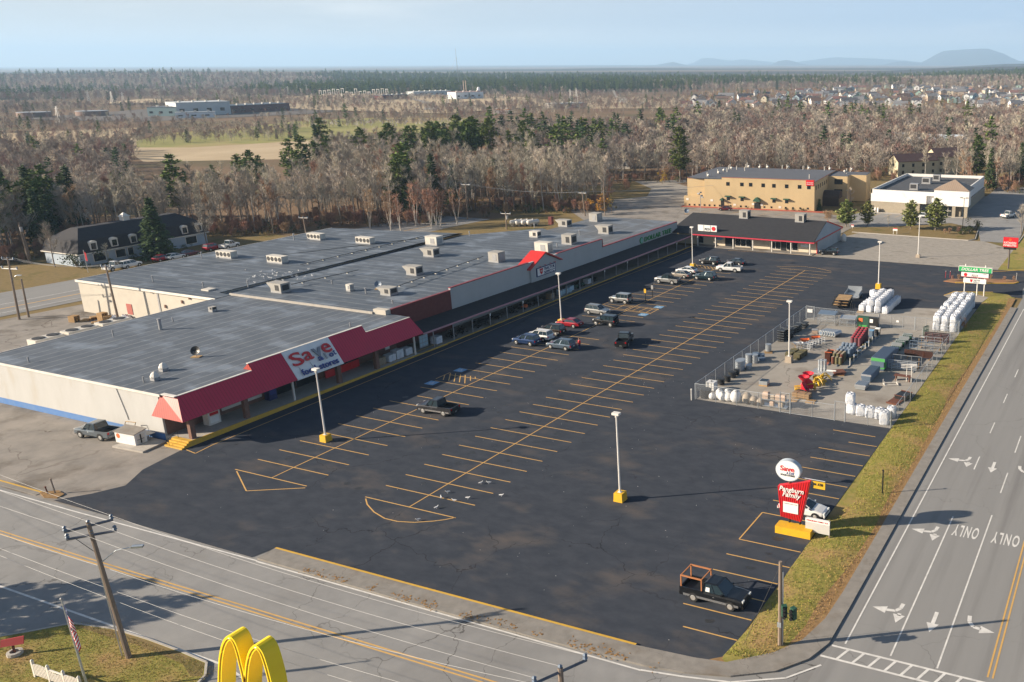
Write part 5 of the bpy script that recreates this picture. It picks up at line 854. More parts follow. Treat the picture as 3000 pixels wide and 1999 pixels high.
p0=at('W1',235,1530,.1);p1=at('W1',540,1640,.1); d=(p1-p0)[:2]; Lh=np.hypot(*d); rz=math.atan2(d[1],d[0]); t=T('picket_fence','short white picket fence run on the corner lawn','fence',(p0[0],p0[1],.1),rz)
for k in range(4): b=MB(); b.box(Lh*k/3,0,0,.16,.16,1.25); b.lathe(Lh*k/3,0,1.25,[(.1,0),(.1,.05),(.02,.15)],6); b.build('post',M['whitetrim'],t)
b=MB(); [b.bb(0,Lh,-.04,.04,z,z+.1) for z in (.3,.95)]; b.build('rail',M['whitetrim'],t); b=MB(); [b.box(Lh*(k+.5)/30,-.06,.2,.09,.03,.85+.15*math.sin(k*.3)) for k in range(30)]; b.build('pickets',M['whitetrim'],t)
pb=at('W1',570,1568,.1); Yf=pb[1]-.6; pt=aty('W1',405,1030,Yf); pb=aty('W1',575,1590,Yf); t=T('flagpole','slim grey flagpole on the corner lawn with a limp flag','flagpole',(pb[0],Yf,.1)); d=(pt[0]-pb[0],0,pt[2]-.1); b=MB(); b.tube([(0,0,0),d],[.09,.05],8); b.build('pole',M['galv'],t); b=MB(); b.lathe(d[0],0,d[2],[(.02,0),(.1,.06),(.1,.14),(.02,.2)],8); b.build('finial',M['metal_grey'],t)
fm=bpy.data.materials.new('flag_cloth'); fm.use_nodes=True; N=fm.node_tree.nodes; K=fm.node_tree.links.new; uvn=N.new('ShaderNodeUVMap'); sx=N.new('ShaderNodeSeparateXYZ'); K(uvn.outputs[0],sx.inputs[0])
mu=N.new('ShaderNodeMath'); mu.operation='MULTIPLY'; mu.inputs[1].default_value=6.5; K(sx.outputs[1],mu.inputs[0]); fr=N.new('ShaderNodeMath'); fr.operation='FRACT'; K(mu.outputs[0],fr.inputs[0]); gt=N.new('ShaderNodeMath'); gt.operation='GREATER_THAN'; gt.inputs[1].default_value=.5; K(fr.outputs[0],gt.inputs[0])
x1=N.new('ShaderNodeMix'); x1.data_type='RGBA'; x1.inputs['A'].default_value=(.5,.015,.03,1); x1.inputs['B'].default_value=(.75,.72,.7,1); K(gt.outputs[0],x1.inputs['Factor'])
lx=N.new('ShaderNodeMath'); lx.operation='LESS_THAN'; lx.inputs[1].default_value=.4; K(sx.outputs[0],lx.inputs[0]); ly=N.new('ShaderNodeMath'); ly.operation='GREATER_THAN'; ly.inputs[1].default_value=.46; K(sx.outputs[1],ly.inputs[0]); an=N.new('ShaderNodeMath'); an.operation='MULTIPLY'; K(lx.outputs[0],an.inputs[0]); K(ly.outputs[0],an.inputs[1])
vo=N.new('ShaderNodeTexVoronoi'); vo.inputs['Scale'].default_value=14; K(uvn.outputs[0],vo.inputs['Vector']); ls=N.new('ShaderNodeMath'); ls.operation='LESS_THAN'; ls.inputs[1].default_value=.25; K(vo.outputs['Distance'],ls.inputs[0]); xs=N.new('ShaderNodeMix'); xs.data_type='RGBA'; xs.inputs['A'].default_value=(.02,.03,.12,1); xs.inputs['B'].default_value=(.6,.6,.6,1); K(ls.outputs[0],xs.inputs['Factor'])
x2=N.new('ShaderNodeMix'); x2.data_type='RGBA'; K(an.outputs[0],x2.inputs['Factor']); K(x1.outputs['Result'],x2.inputs['A']); K(xs.outputs['Result'],x2.inputs['B']); K(x2.outputs['Result'],N['Principled BSDF'].inputs['Base Color']); N['Principled BSDF'].inputs['Roughness'].default_value=.85
V=[];F=[];UV=[]; nu,nv=16,10
fb,ft=.53,.96                                      # hangs limp: fly edge drooping down the pole
for i in range(nu+1):
    for j in range(nv+1):
        u,v=i/nu,j/nv; zz=d[2]*ft-(1-v)*1.45-u*2.0; x=d[0]*zz/d[2]+.10+.46*u*(1-.3*u)+.13*math.sin(9*u+3*v); y=-.12*math.sin(14*u+2*v)*u; V.append((x,y,zz)); UV.append((u,v))
for i in range(nu):
    for j in range(nv): F.append((i*(nv+1)+j,(i+1)*(nv+1)+j,(i+1)*(nv+1)+j+1,i*(nv+1)+j+1))
b=MB(); b.v=V;b.f=F;b.m=[0]*len(F); me=b.mesh('flag',fm,True); uvl=me.uv_layers.new(name='UVMap')
for l_ in me.loops: uvl.data[l_.index].uv=UV[l_.vertex_index]
fo=bpy.data.objects.new('flag',me); COL.objects.link(fo); fo.location=t.location; tag(fo,'limp American stripes-and-stars flag hanging on the corner flagpole','flag')
# second flag by the office house
p=at('C1',980,755); q=aty('C1',925,505,p[1]); t=T('flagpole','small flagpole on the office lawn at the left','flagpole',(p[0],p[1],0)); b=MB(); b.tube([(0,0,0),(q[0]-p[0],0,q[2])],.06,6); b.build('pole',M['polewhite'],t); b=MB(); b.slab([(.1+(q[0]-p[0])*.7,0,q[2]*.55),(.5+(q[0]-p[0])*.7,.1,q[2]*.5),(.5+(q[0]-p[0]),.1,q[2]*.85),(.05+(q[0]-p[0]),0,q[2]*.95)],(0,1,0),.03); b.build('flag',M['flagred'],t)
# ------------------------------------------------------------------ vehicles
def paint(name,c,metal=.2,rough=.3):
    m=mat(name,c,rough,metal=metal,spec=.6); m.node_tree.nodes['Principled BSDF'].inputs['Coat Weight'].default_value=.6; return m
def car(name,label,kind,pm,x,y,ang,L=None,group=None,extra=None,z=0,trim=None,detail=True):
    K={'sedan':(4.4,1.74,.60,1.40,.31),'suv':(4.4,1.80,.70,1.66,.34),'wagon':(4.5,1.78,.66,1.58,.33),'pickup':(5.3,1.88,.86,1.90,.41),'jeep':(4.1,1.78,.80,1.82,.40)}[kind]
    L=L or K[0]; Wd=K[1]; zb0=K[4]*.62; ht=K[3]; r=K[4]; w=Wd/2; t=T(name,label,'pickup truck' if kind=='pickup' else 'car',(x,y,z),ang,group)
    prof={'sedan':[(-.5,.60,.80,.86),(-.47,.45,.93,.95),(-.36,.28,.97,1),(.1,.26,.95,1),(.2,.26,.93,1),(.33,.28,.86,.98),(.44,.36,.76,.92),(.49,.42,.66,.8)],
     'wagon':[(-.5,.55,.88,.88),(-.47,.42,1.0,.96),(-.3,.30,1.02,1),(.1,.28,1.0,1),(.22,.28,.98,1),(.35,.30,.93,.98),(.45,.38,.82,.93),(.49,.45,.68,.82)],
     'suv':[(-.5,.55,.95,.90),(-.475,.42,1.08,.97),(-.3,.32,1.08,1),(.1,.30,1.06,1),(.22,.30,1.04,1),(.36,.32,1.0,.98),(.46,.40,.90,.94),(.495,.48,.72,.84)],
     'pickup':[(-.5,.55,1.14,.96),(-.49,.48,1.17,.98),(-.3,.44,1.17,1),(-.12,.44,1.17,1),(.1,.44,1.17,1),(.2,.44,1.18,1),(.38,.46,1.15,.98),(.475,.50,1.08,.94),(.5,.52,.80,.9)],
     'jeep':[(-.48,.60,1.12,.92),(-.46,.55,1.14,.92),(-.2,.50,1.14,.92),(.1,.50,1.14,.92),(.16,.50,1.14,.9),(.4,.55,1.10,.72),(.46,.6,1.06,.68),(.48,.65,.9,.66)]}[kind]
    rings=[]
    for fx,zl,zt,fw in prof:
        X=fx*L; ww=w*fw; zm=(zl+zt)/2; rings.append([(X,-ww*.93,zl),(X,-ww,zl+.12),(X,-ww,zt-.18),(X,-ww*.95,zt-.03),(X,-ww*.80,zt),(X,ww*.80,zt),(X,ww*.95,zt-.03),(X,ww,zt-.18),(X,ww,zl+.12),(X,ww*.93,zl)])
    b=MB()
    if kind=='pickup':
        b.loft(rings[3:]); xb,xf=-.5*L,-.12*L; zt=1.17; zf=.76
        b.bb(xb,xf,-w,-w+.10,.46,zt); b.bb(xb,xf,w-.10,w,.46,zt); b.bb(xb,xb+.08,-w+.1,w-.1,.50,zt-.02); b.bb(xb+.08,xf,-w+.1,w-.1,.46,zf)
    else: b.loft(rings)
    body=b.build('body',pm,t,smooth=False)
    gh={'sedan':(-.43,.22,-.25,.04),'wagon':(-.47,.22,-.40,.06),'suv':(-.47,.22,-.42,.07),'pickup':(-.125,.235,-.10,.10),'jeep':(-.46,.155,-.45,.11)}[kind]
    zb={'sedan':.94,'wagon':.99,'suv':1.05,'pickup':1.15,'jeep':1.12}[kind]; x0,x1,x2,x3=[q*L for q in gh]; wi=w*(.90 if kind!='jeep' else .88); wr=w*(.82 if kind=='jeep' else .79 if kind=='pickup' else .73); zr=ht-.05
    A=[(x0,-wi,zb),(x1,-wi*.96,zb),(x1,wi*.96,zb),(x0,wi,zb)]; B=[(x2,-wr,zr),(x3,-wr*.97,zr),(x3,wr*.97,zr),(x2,wr,zr)]
    b=MB(); b.loft([A,B]); b.build('window',M['glass_blue'],t)
    b=MB(); o=.015
    b.loft([[(p_[0]*1.0,p_[1]*1.0,zr-.02) for p_ in B],[(B[0][0]-.05,B[0][1]-.02,zr+.02),(B[1][0]+.06,B[1][1]-.02,zr+.01),(B[2][0]+.06,B[2][1]+.02,zr+.01),(B[3][0]-.05,B[3][1]+.02,zr+.02)],[(B[0][0]+.12,B[0][1]+.12,zr+.07),(B[1][0]-.15,B[1][1]+.12,zr+.06),(B[2][0]-.15,B[2][1]-.12,zr+.06),(B[3][0]+.12,B[3][1]-.12,zr+.07)]])
    for i in range(4): b.tube([Vector(A[i])+Vector((0,0,-.02)),B[i]],.045,4)
    fs=[.5] if kind in('sedan','pickup') else [.42,.72]
    for s in (-1,1):
        for f_ in fs: b.tube([(x1+(x0-x1)*f_,s*(wi*.98)+s*o,zb-.02),(x3+(x2-x3)*f_,s*wr,zr)],.04,4)
    b.build('cabin_frame',pm if trim!='blacktop' else M['black'],t)
    ax=.305 if kind!='pickup' else .31
    if kind=='jeep': ax=.325
    for fx in (ax,-ax):
        for s in (-1,1):
            X=fx*L+(.03*L if kind=='pickup' and fx<0 else 0)
            b=MB(); b.tube([(X,s*(w-.22),r),(X,s*(w-.01),r),(X,s*(w+.012),r)],[r,r,r*.86],16); wh=b.build('wheel',M['rubber'],t)
            b=MB(); b.tube([(X,s*(w+.005),r),(X,s*(w+.022),r)],[r*.62,r*.50],10); b.build('rim',M['rim'],wh)
            b=MB(); n=9; V=[(X+(r+.10)*math.cos(a_),s*(w*(1.0 if kind!='jeep' else .93)+.004),r+(r+.10)*math.sin(a_)) for a_ in np.linspace(0,math.pi,n)]
            b.poly(V if s<0 else V[::-1]); b.build('wheel_arch',M['black'],t)
    if detail:
        zh=prof[-2][2]-.12; fx=L*prof[-1][0]; rx_=L*prof[0][0]; zt_=prof[0][2]
        for s in (-1,1):
            b=MB(); b.box(fx-.06,s*w*.66,zh-.08,.14,.34,.16); b.build('headlight',M['lamp_white'],t)
            b=MB(); b.box(rx_+.06,s*w*.80,zt_-.28,.14,.2,.26); b.build('taillight',M['tail'],t)
            b=MB(); b.box(x1-.25,s*(wi+.12),zb+.02,.16,.2,.14); b.build('mirror',pm,t)
        zl=prof[-1][1]; 
        b=MB(); b.box(fx-.02,0,zl-.12,.14,w*1.75,.24); b.build('front_bumper',M['chrome'] if trim=='chrome' else (M['black'] if kind in('jeep',) else pm),t)
        b=MB(); b.box(rx_-.02,0,.42,.14,w*1.8,.22); b.build('rear_bumper',M['chrome'] if trim=='chrome' else (M['black'] if kind in('jeep','pickup') else pm),t)
        b=MB(); b.box(fx+.0,0,zh-.2,.06,w*1.0,.2); b.build('grille',M['black'],t)
        b=MB(); b.box(rx_-.075,0,.62 if kind!='pickup' else .47,.03,.32,.16); b.build('licence_plate',M['plate'],t)
        b=MB(); [b.box(.05*L,s*(w+.0),.86 if kind!='sedan' else .78,.16,.03,.04) for s in (-1,1)]; b.build('door_handle',M['chrome'],t)
    if kind=='pickup':
        b=MB(); b.bb(-.5*L+.09,-.12*L,-w+.11,w-.11,.761,.775); b.build('bed_liner',M['black'],t)
    if trim=='twotone': b=MB(); [b.bb(-.44*L,.44*L,s*w-.006 if s<0 else s*w,s*w if s<0 else s*w+.006,.47,.66) for s in (-1,1)]; b.build('lower_trim',M['chrome'],t)
    if kind=='jeep' and trim=='spare': b=MB(); b.tube([(-.48*L,0,1.05),(-.48*L-.22,0,1.05)],.38,14); b.build('spare_wheel',M['rubber'],t)
    if kind in('suv','wagon') and detail: b=MB(); [b.tube([(x2+.1,s*wr*.85,zr+.09),(x3-.15,s*wr*.85,zr+.09)],.025,4) for s in (-1,1)]; b.build('roof_rail',M['black'],t)
    return t
PB_=paint('paint_black',(.010,.011,.013)); PN=paint('paint_deep_blue',(.02,.05,.14),.5); PW=paint('paint_white',(.66,.66,.65),0); PS=paint('paint_silver',(.38,.38,.37),.6); PR=paint('paint_red',(.34,.012,.025),.4); PG=paint('paint_blue_grey',(.10,.14,.19),.5); PT=paint('paint_champagne',(.40,.35,.29),.5); PD_=paint('paint_dark_teal',(.012,.03,.04),.4); PK=paint('paint_charcoal',(.045,.045,.05),.5); PB2=paint('paint_brown_black',(.022,.015,.012),.4); PSG=paint('paint_slate',(.16,.19,.22),.6)
PI_=math.pi
f1=car('pickup_truck','black extended-cab pickup with an orange wooden rack over its bed','pickup',PB_,34.2,-2.9,R(-1),5.5,trim='twotone')
b=MB(); xs=(-2.62,-.80); ys=(-.85,.85)
for x in xs:
    for y in ys: b.box(x,y,1.08,.09,.09,1.0)
for y in ys: b.bb(xs[0]-.05,xs[1]+.05,y-.05,y+.05,2.08,2.18)
for x in xs: b.bb(x-.045,x+.045,-.8,.8,2.085,2.165)
b.build('wooden_rack',mat('orange_wood',(.42,.17,.06),.8,(.34,.13,.05),3,5),f1)
b=MB(); b.slab([(-.45,-.86,1.22),(-.1,-.85,1.22),(-.12,-.78,1.55),(-.43,-.79,1.55)],(0,-1,.2),.02); b.build('window_notice',M['signwhite'],f1)
car('white_car','white sedan nosed to the verge behind the red wedge sign','sedan',PW,35.7,13.55,R(-1),4.7)
car('pickup_truck','grey-blue pickup beside the cream store wall','pickup',PSG,-45.7,-.35,R(186),5.2,trim='chrome')
car('pickup_truck','old dark two-tone pickup alone in the first parking row','pickup',PK,-14.6,20.6,R(183),5.1,trim='twotone')
car('blue_car','deep blue SUV, nearest of the four parked side by side','suv',PN,-22.0,48.2,PI_,4.2)
car('white_car','white SUV between the blue SUV and the dark brown SUV','suv',PW,-21.6,50.9,PI_,4.4)
car('black_car','dark brown SUV with tan lower trim beside the lamp post','suv',PB2,-21.7,54.3,PI_,4.5,trim='twotone')
car('red_car','bright red sedan behind the lamp post','sedan',PR,-21.5,58.9,PI_,4.4)
car('grey_car','slate blue wagon facing the blue SUV across the aisle line','wagon',PG,-15.8,48.35,PI_,4.4)
car('silver_car','silver crossover nosed toward the black boxy jeep','suv',PS,-21.3,67.1,0,4.2)
car('black_jeep','black boxy off-roader with a spare wheel on its tail','jeep',PB_,-16.3,61.7,PI_,4.2,trim='spare')
car('pickup_truck','black pickup driving away down the open aisle','pickup',PB_,-8.1,53.9,R(108),5.2)
car('silver_car','boxy silver SUV in the row before the yellow hatched bay','jeep',PS,-21.6,75.2,PI_,4.1)
car('pickup_truck','silver crew-cab pickup toward the far end of the row','pickup',PS,-20.9,91.6,PI_,5.0,trim='blacktop')
car('tan_car','champagne sedan just beyond the silver pickup','sedan',PT,-21.1,97.1,PI_,4.4)
car('white_car','white sedan between the champagne sedan and the far lamp post','sedan',PW,-21.6,101.0,PI_,4.4)
car('dark_car','dark teal minivan facing the champagne sedan','suv',PD_,-15.6,97.2,PI_,4.6)
car('black_car','black SUV above the far hatched bay','suv',PB_,-21.0,110.6,PI_,4.3)
car('grey_car','charcoal sedan half hidden behind the white pickup','sedan',PK,-15.7,112.0,PI_,4.4)
car('pickup_truck','white pickup at the far end of the parking row','pickup',PW,-14.1,105.6,R(186),5.3)
car('black_car','black SUV parked at the gable end of the shop strip','suv',PB_,-.6,129.7,R(184),4.2)
car('red_car','small dark red car parked before the inn','sedan',paint('paint_dark_red',(.16,.015,.025),.4),-48.6,178.2,R(200),4.2)
car('pickup_truck','white pickup in the shaded side drive of the white store','pickup',PW,29.3,195.6,R(62),5.0)
for (r_,a_),kd,pm,lab in ((('C1',(1320,730)),'pickup',PW,'white pickup by the office lawn at the left'),(('C1',(1490,700)),'suv',PW,'white SUV parked before the mansard office'),(('C1',(1850,625)),'sedan',PR,'red sedan glinting in the office car park'),(('C1',(1985,608)),'sedan',PW,'low white car beside the red glinting sedan'),(('Z4',(1418,300)),'suv',PR,'red hatchback beside the far office car park'),(('Z4',(1528,288)),'pickup',PW,'small white pickup at the far office car park'),(('C1',(2150,570)),'sedan',paint('paint_maroon',(.12,.02,.03)),'maroon car just above the warehouse roof edge')):
    p=at(r_,*a_,0); car(kd if kd=='pickup_' else ('pickup_truck' if kd=='pickup' else 'parked_car'),lab,kd,pm,p[0]-1,p[1],R(95),4.4,detail=False)
for k,(x,y) in enumerate(((4.6,190.3),(7.5,190.2))): car('white_car',('white car behind the nearest pine at the white store','white car at the store front seen through the second pine')[k],'sedan',PW,x,y-2.5,R(92),4.4,detail=False)
# trailer cabinet, pad by grocery
b=MB(); b.prism([(-41.2,-1.75),(-36.5,-1.45),(-36.9,1.6),(-41.2,1.6)],-.03,.16); tag(b.build('concrete_plinth',M['concrete']),'weathered concrete plinth under the white box at the store corner','plinth')
t=T('storage_box','white slope-topped storage box with a padlocked door on a concrete plinth','storage box',(-40.3,-.1,.16),R(3)); b=MB(); b.add([(-1.6,-.65,0),(1.5,-.65,0),(1.5,.75,0),(-1.6,.75,0),(-1.6,-.65,1.25),(1.5,-.65,1.25),(1.5,.75,1.5),(-1.6,.75,1.5)],[(3,2,1,0),(0,1,5,4),(1,2,6,5),(2,3,7,6),(3,0,4,7),(4,5,6,7)]); b.build('cabinet',M['whiteplastic'],t)
b=MB(); b.slab([(-1.7,-.75,1.26),(1.6,-.75,1.26),(1.6,.85,1.53),(-1.7,.85,1.53)],(0,0,1),.07); b.build('lid',M['walk'],t); b=MB(); b.bb(1.505,1.53,-.45,.5,.1,1.1); dr=b.build('door',M['whitetrim'],t); b=MB(); b.bb(1.535,1.56,-.05,.1,.1,1.15); b.bb(1.535,1.56,-.4,.4,.55,.6); b.build('hasp',M['black'],dr); b=MB(); b.poly([(-1.1+.3*math.cos(a_),-.655,.85+.3*math.sin(a_)) for a_ in np.linspace(0,6.28,14)[:-1]]); b.build('round_decal',M['orange'],t)
t=T('tilted_frame','pale wooden frame tilted in the gap between the pickup and the white box','frame',(-42.2,.9,0),R(10)); b=MB(); [b.tube([(x,0,.9),(x+.2,.3,1.8)],.05,4) for x in (-.7,.7)]; b.tube([(-.7,0,.9),(.7,0,.9)],.05,4); b.tube([(-.5,.3,1.8),(.9,.3,1.8)],.05,4); b.build('rail',M['palletwood'],t); b=MB(); [b.box(x,0,0,.08,.08,.95) for x in (-.7,.7)]; b.build('leg',M['palletwood'],t)
t=T('ice_chest','white ice merchandiser with a red band under the red canopy','freezer',(-35.9,6.6,.58)); b=MB(); b.box(0,0,0,1.0,1.5,1.75); b.build('cabinet',M['whitetrim'],t); b=MB(); b.box(.51,0,1.15,.03,1.1,.35); b.build('red_band',M['red'],t); b=MB(); b.box(.51,0,.25,.03,1.1,.75); b.build('door',M['signwhite'],t)
t=T('vending_machine','dark blue vending machine beside the white post under the canopy','vending machine',(-36.6,15.2,.5)); b=MB(); b.box(0,0,0,.9,1.1,1.8); b.build('cabinet',M['navy'],t); b=MB(); b.box(.46,0,.7,.03,.8,.9); b.build('front_panel',M['text_blue'],t)
# ------------------------------------------------------------------ pallets and bagged goods under the canopies
def pallet(label,x,y,rz=0,z=0,group=None,n=1):
    t=T('pallet',label,'pallet',(x,y,z),rz,group); b=MB()
    for k in range(n):
        for s in (-.5,0,.5): b.box(0,s,.15*k,1.2,.1,.1)
        for j in range(6): b.box(-.5+.2*j,0,.15*k+.1,.13,1.1,.025)
    b.build('slats',M['palletwood'],t); return t
def goods(name,label,cat,x,y,z,sx,sy,sz,m,layers=4,group=None,rz=0,top=None):
    t=T(name,label,cat,(x,y,z),rz,group); b=MB()
    for s in (-.42,0,.42): b.box(0,s*sy,0,sx,.1,.12)
    b.build('pallet_base',M['palletwood'],t); b=MB(); r2=random.Random(int(x*7+y*13))
    for k in range(layers):
        for i in (-.25,.25):
            for j in (-.25,.25): b.box(i*sx+r2.uniform(-.03,.03),j*sy+r2.uniform(-.03,.03),.12+sz/layers*k,sx*.5,sy*.49,sz/layers*.92,r2.uniform(-.06,.06),taper=.93)
    b.build('sacks',m,t); return t
sk=mat('sack_white',(.62,.64,.66),.7,(.5,.52,.55),3,4); sk2=mat('sack_blue',(.30,.45,.55),.6,(.42,.55,.62),3,4); sk3=mat('sack_tan',(.32,.25,.17),.8,(.25,.19,.12),3,4)
for x,y,h,m,lab in ((-34.8,31.5,1.0,sk3,'pallet of tan firewood bundles, left of the bagged salt under the canopy'),(-34.6,33.2,1.0,sk,'shorter stack of white bags next to the tan bundles'),(-34.6,34.7,1.25,sk,'tallest stack of white bags under the red canopy'),(-34.6,36.5,1.0,sk,'stack of white bags beside the white end post')):
    goods('bagged_goods',lab,'bagged goods',x,y,.22,1.2,1.3,h,m,5)
car_=goods('wrapped_pallet','shrink-wrapped white block on the walkway at the brick end','bagged goods',-34.6,42.8,.13,1.2,1.3,1.1,M['bag'],3)
t=T('poster_stand','pale printed display stand by the brick wall','display',(-35.2,40.7,.13)); b=MB(); b.slab([(0,-.9,0),(0,.9,0),(0,.9,1.9),(0,-.9,1.9)],(1,0,0),.06); b.build('panel',M['metal_grey'],t); b=MB(); [b.slab([(.065,y,z),(.065,y+.5,z),(.065,y+.5,z+.5),(.065,y,z+.5)],(1,0,0),.01) for y in (-.8,-.2,.35) for z in (.2,.8,1.35)]; b.build('printed_card',sk2,t)
def mower(label,x,y,c,rz=0):
    t=T('lawn_tractor',label,'mower',(x,y,.13),rz,'garden machines before the farm store'); b=MB(); b.box(.35,0,.35,.8,.6,.45,taper=.85); b.box(-.35,0,.35,.6,.7,.2); b.build('body',c,t); b=MB(); b.box(-.35,0,.55,.45,.45,.12); b.box(-.55,0,.6,.1,.45,.4); b.build('seat',M['black'],t)
    for X,r in ((.45,.22),(-.4,.3)):
        for s in (-1,1): b=MB(); b.tube([(X,s*.36,r),(X,s*.55,r)],r,10); b.build('wheel',M['rubber'],t)
    b=MB(); b.tube([(.1,0,.8),(-.12,0,1.05)],.03,5); b.tube([(-.12+.17*math.cos(a_)*.5,.17*math.sin(a_),1.05+.1*math.cos(a_)) for a_ in np.linspace(0,6.28,8)],.02,4); b.build('steering_wheel',M['black'],t); return t
mm=[(M['black'],'black'),(M['redp'],'red'),(M['orange'],'orange'),(M['darkgreen'],'dark green')]
spots=[(46.5,0,'second bay from the brick end'),(49.0,0,'third bay under the canopy, left end'),(52.3,0,'bay left of the dark trailer display'),(62.0,0,'bay just left of the orange machine'),(64.6,2,'bay below the grey stucco middle'),(66.4,0,'bay right of the orange machine'),(69.2,0,'bay before the red gable'),(80.5,3,'bay right of the blue barrels'),(82.5,3,'bay past the green mower'),(87.0,0,'bay left of the far windows')]
for y,ci,lab in spots: mower('%s lawn tractor on the walkway, %s'%(mm[ci][1],lab),-34.9,y,mm[ci][0],R(rnd.uniform(-20,20)))
for y,lab in ((54.5,'left'),(57.8,'right')):
    t=T('utility_trailer','low black utility trailer displayed on the walkway, %s of the pair'%lab,'trailer',(-35.4,y,.13),R(90)); b=MB(); b.bb(-1.2,1.2,-.7,.7,.45,.52); b.build('deck',M['black'],t)
    for s in (-1,1): b=MB(); b.tube([(0,s*.72,.3),(0,s*.9,.3)],.3,12); b.build('wheel',M['rubber'],t)
    b=MB(); [b.tube([(-1.2,s*.7,.9),(1.2,s*.7,.9)],.03,4) for s in (-1,1)]; [b.tube([(x,s*.7,.5),(x,s*.7,.9)],.03,4) for s in (-1,1) for x in (-1.2,0,1.2)]; b.tube([(1.2,-.5,.48),(2.1,0,.45),(1.2,.5,.48)],.05,4); b.build('side_rail',M['black'],t)
b_=0
for k,(x,y) in enumerate(((-34.3,75.0),(-34.3,75.9),(-34.3,76.9),(-35.2,75.4),(-34.3,77.9))):
    t=T('plastic_barrel',('light blue barrel at the left of the cluster by the lamp post','light blue barrel, second in the front row by the lamp post','light blue barrel in the middle of the front row','light blue barrel behind the front row','light blue barrel at the right end of the front row')[k],'barrel',(x,y,.13)); b=MB(); b.lathe(0,0,0,[(.3,0),(.36,.1),(.36,.35),(.38,.4),(.36,.45),(.36,.8),(.3,.95)],12); b.build('drum',sk2,t,smooth=True); b=MB(); b.cyl(0,0,.95,.28,.04,12); b.build('lid',sk,t)
for y,m,lab in ((84.8,sk,'stack of white sacks right of the machines'),(78.9,sk2,'stack of blue sacks beside the barrels'),(72.6,sk3,'yellowish hay bales at the store entrance')): goods('bagged_goods',lab,'bagged goods',-34.9,y,.13,1.1,1.2,.9,m,3)
t=T('person','person in a red top and dark trousers at the back of the slate wagon','person',(-12.95,49.0,0),R(200)); b=MB()
def limb(p,rr,n=7): b.tube(p,rr,n)
for s in (-1,1): limb([(.02,s*.10,.02),(0,s*.10,.48),(0,s*.09,.88)],[.055,.065,.095])
limb([(0,0,.82),(0,0,1.05),(.02,0,1.30),(0,0,1.44),(.01,0,1.52),(.02,0,1.58)],[.17,.15,.20,.14,.055,.06],10)
for s in (-1,1): limb([(0,s*.19,1.40),(.08,s*.25,1.12),(.28,s*.20,1.02)],[.06,.05,.04]); 
for s in (-1,1):
    for k in range(4): limb([(.28,s*.20+(k-1.5)*.018,1.02),(.33+.02*(k in(1,2)),s*.20+(k-1.5)*.02,1.0),(.36+.015*(k in(1,2)),s*.2+(k-1.5)*.02,.97)],[.010,.009,.007],5)
    limb([(.28,s*.185,1.03),(.32,s*.165,1.03)],[.011,.008],5)
b.lathe(.03,0,1.55,[(.04,0),(.085,.05),(.10,.12),(.095,.18),(.06,.24),(.01,.26)],10); b.box(.13,0,1.66,.03,.025,.04)
b.build('body',M['skin'],t,smooth=True); b=MB(); b.lathe(0,0,.86,[(.20,0),(.185,.2),(.225,.42),(.19,.55),(.08,.62)],12,sy=1.15)
for s in (-1,1): b.tube([(0,s*.2,1.40),(.08,s*.255,1.12),(.2,s*.22,1.05)],[.075,.065,.055],8)
b.build('jacket',M['red'],t,smooth=True); b=MB()
for s in (-1,1): b.tube([(.0,s*.10,.06),(0,s*.10,.48),(0,s*.085,.92)],[.075,.082,.115],8)
b.build('trousers',M['navy'],t,smooth=True); b=MB(); b.lathe(.01,0,1.68,[(.105,0),(.11,.06),(.08,.13),(.02,.16)],10); b.build('hair',M['rust'],t,smooth=True); b=MB(); [b.box(.06,s*.10,0,.26,.09,.08) for s in (-1,1)]; b.build('shoes',M['black'],t)
# ------------------------------------------------------------------ gulls
def gull(x,y,z,rz,label,group,first=[None]):
    if first[0] is None:
        t=T('gull',label,'gull',(x,y,z),rz,group); b=MB(); b.loft([[(xx,ry*math.cos(a_),zz+rz_*math.sin(a_)) for a_ in np.linspace(0,2*math.pi,9)[:-1]] for xx,ry,rz_,zz in ((-.30,.02,.015,.27),(-.2,.06,.05,.26),(-.05,.10,.09,.24),(.1,.10,.10,.25),(.2,.06,.07,.31),(.24,.05,.055,.38),(.30,.055,.055,.41),(.36,.03,.03,.41))]); b.tube([(.02,-.04,0),(.02,-.04,.18)],.012,4); b.tube([(.02,.04,0),(.02,.04,.18)],.012,4); b.build('body',M['gull'],t,smooth=True)
        b=MB(); [b.loft([[(xx,s*(.095+.012*math.cos(a_)),zz+h*math.sin(a_)) for a_ in np.linspace(0,2*math.pi,7)[:-1]] for xx,h,zz in ((-.38,.01,.27),(-.15,.05,.28),(.1,.06,.28),(.15,.02,.28))]) for s in (-1,1)]; b.build('folded_wing',mat('wing_pale',(.6,.6,.61),.8),t); b=MB(); b.tube([(.36,0,.41),(.43,0,.395)],[.014,.005],5); b.build('beak',M['yellowp'],t); t.scale=(.7,)*3; first[0]=t; return t
    return dup(first[0],(x,y,z),rz,label,group)
LG=[((917,258),'gull at the left of the close pair in the middle of the lot'),((970,256),'gull at the right of the close pair in the middle of the lot'),((700,318),'gull on the black asphalt above the stall line'),((656,354),'gull standing on the last stall line, nearer the axis line'),((742,373),'gull standing on the last stall line, farther from the axis line'),((832,357),'gull in the open just beyond the last stall line'),((1052,340),'gull farthest right on the open asphalt'),((625,420),'gull just outside the rounded end bay'),((505,500),'gull on the curved yellow line')]
for a_,lab in LG: p=at('W2',a_[0],a_[1]+8); gull(p[0],p[1],0,rnd.uniform(0,6.28),lab,'gulls on the parking lot')
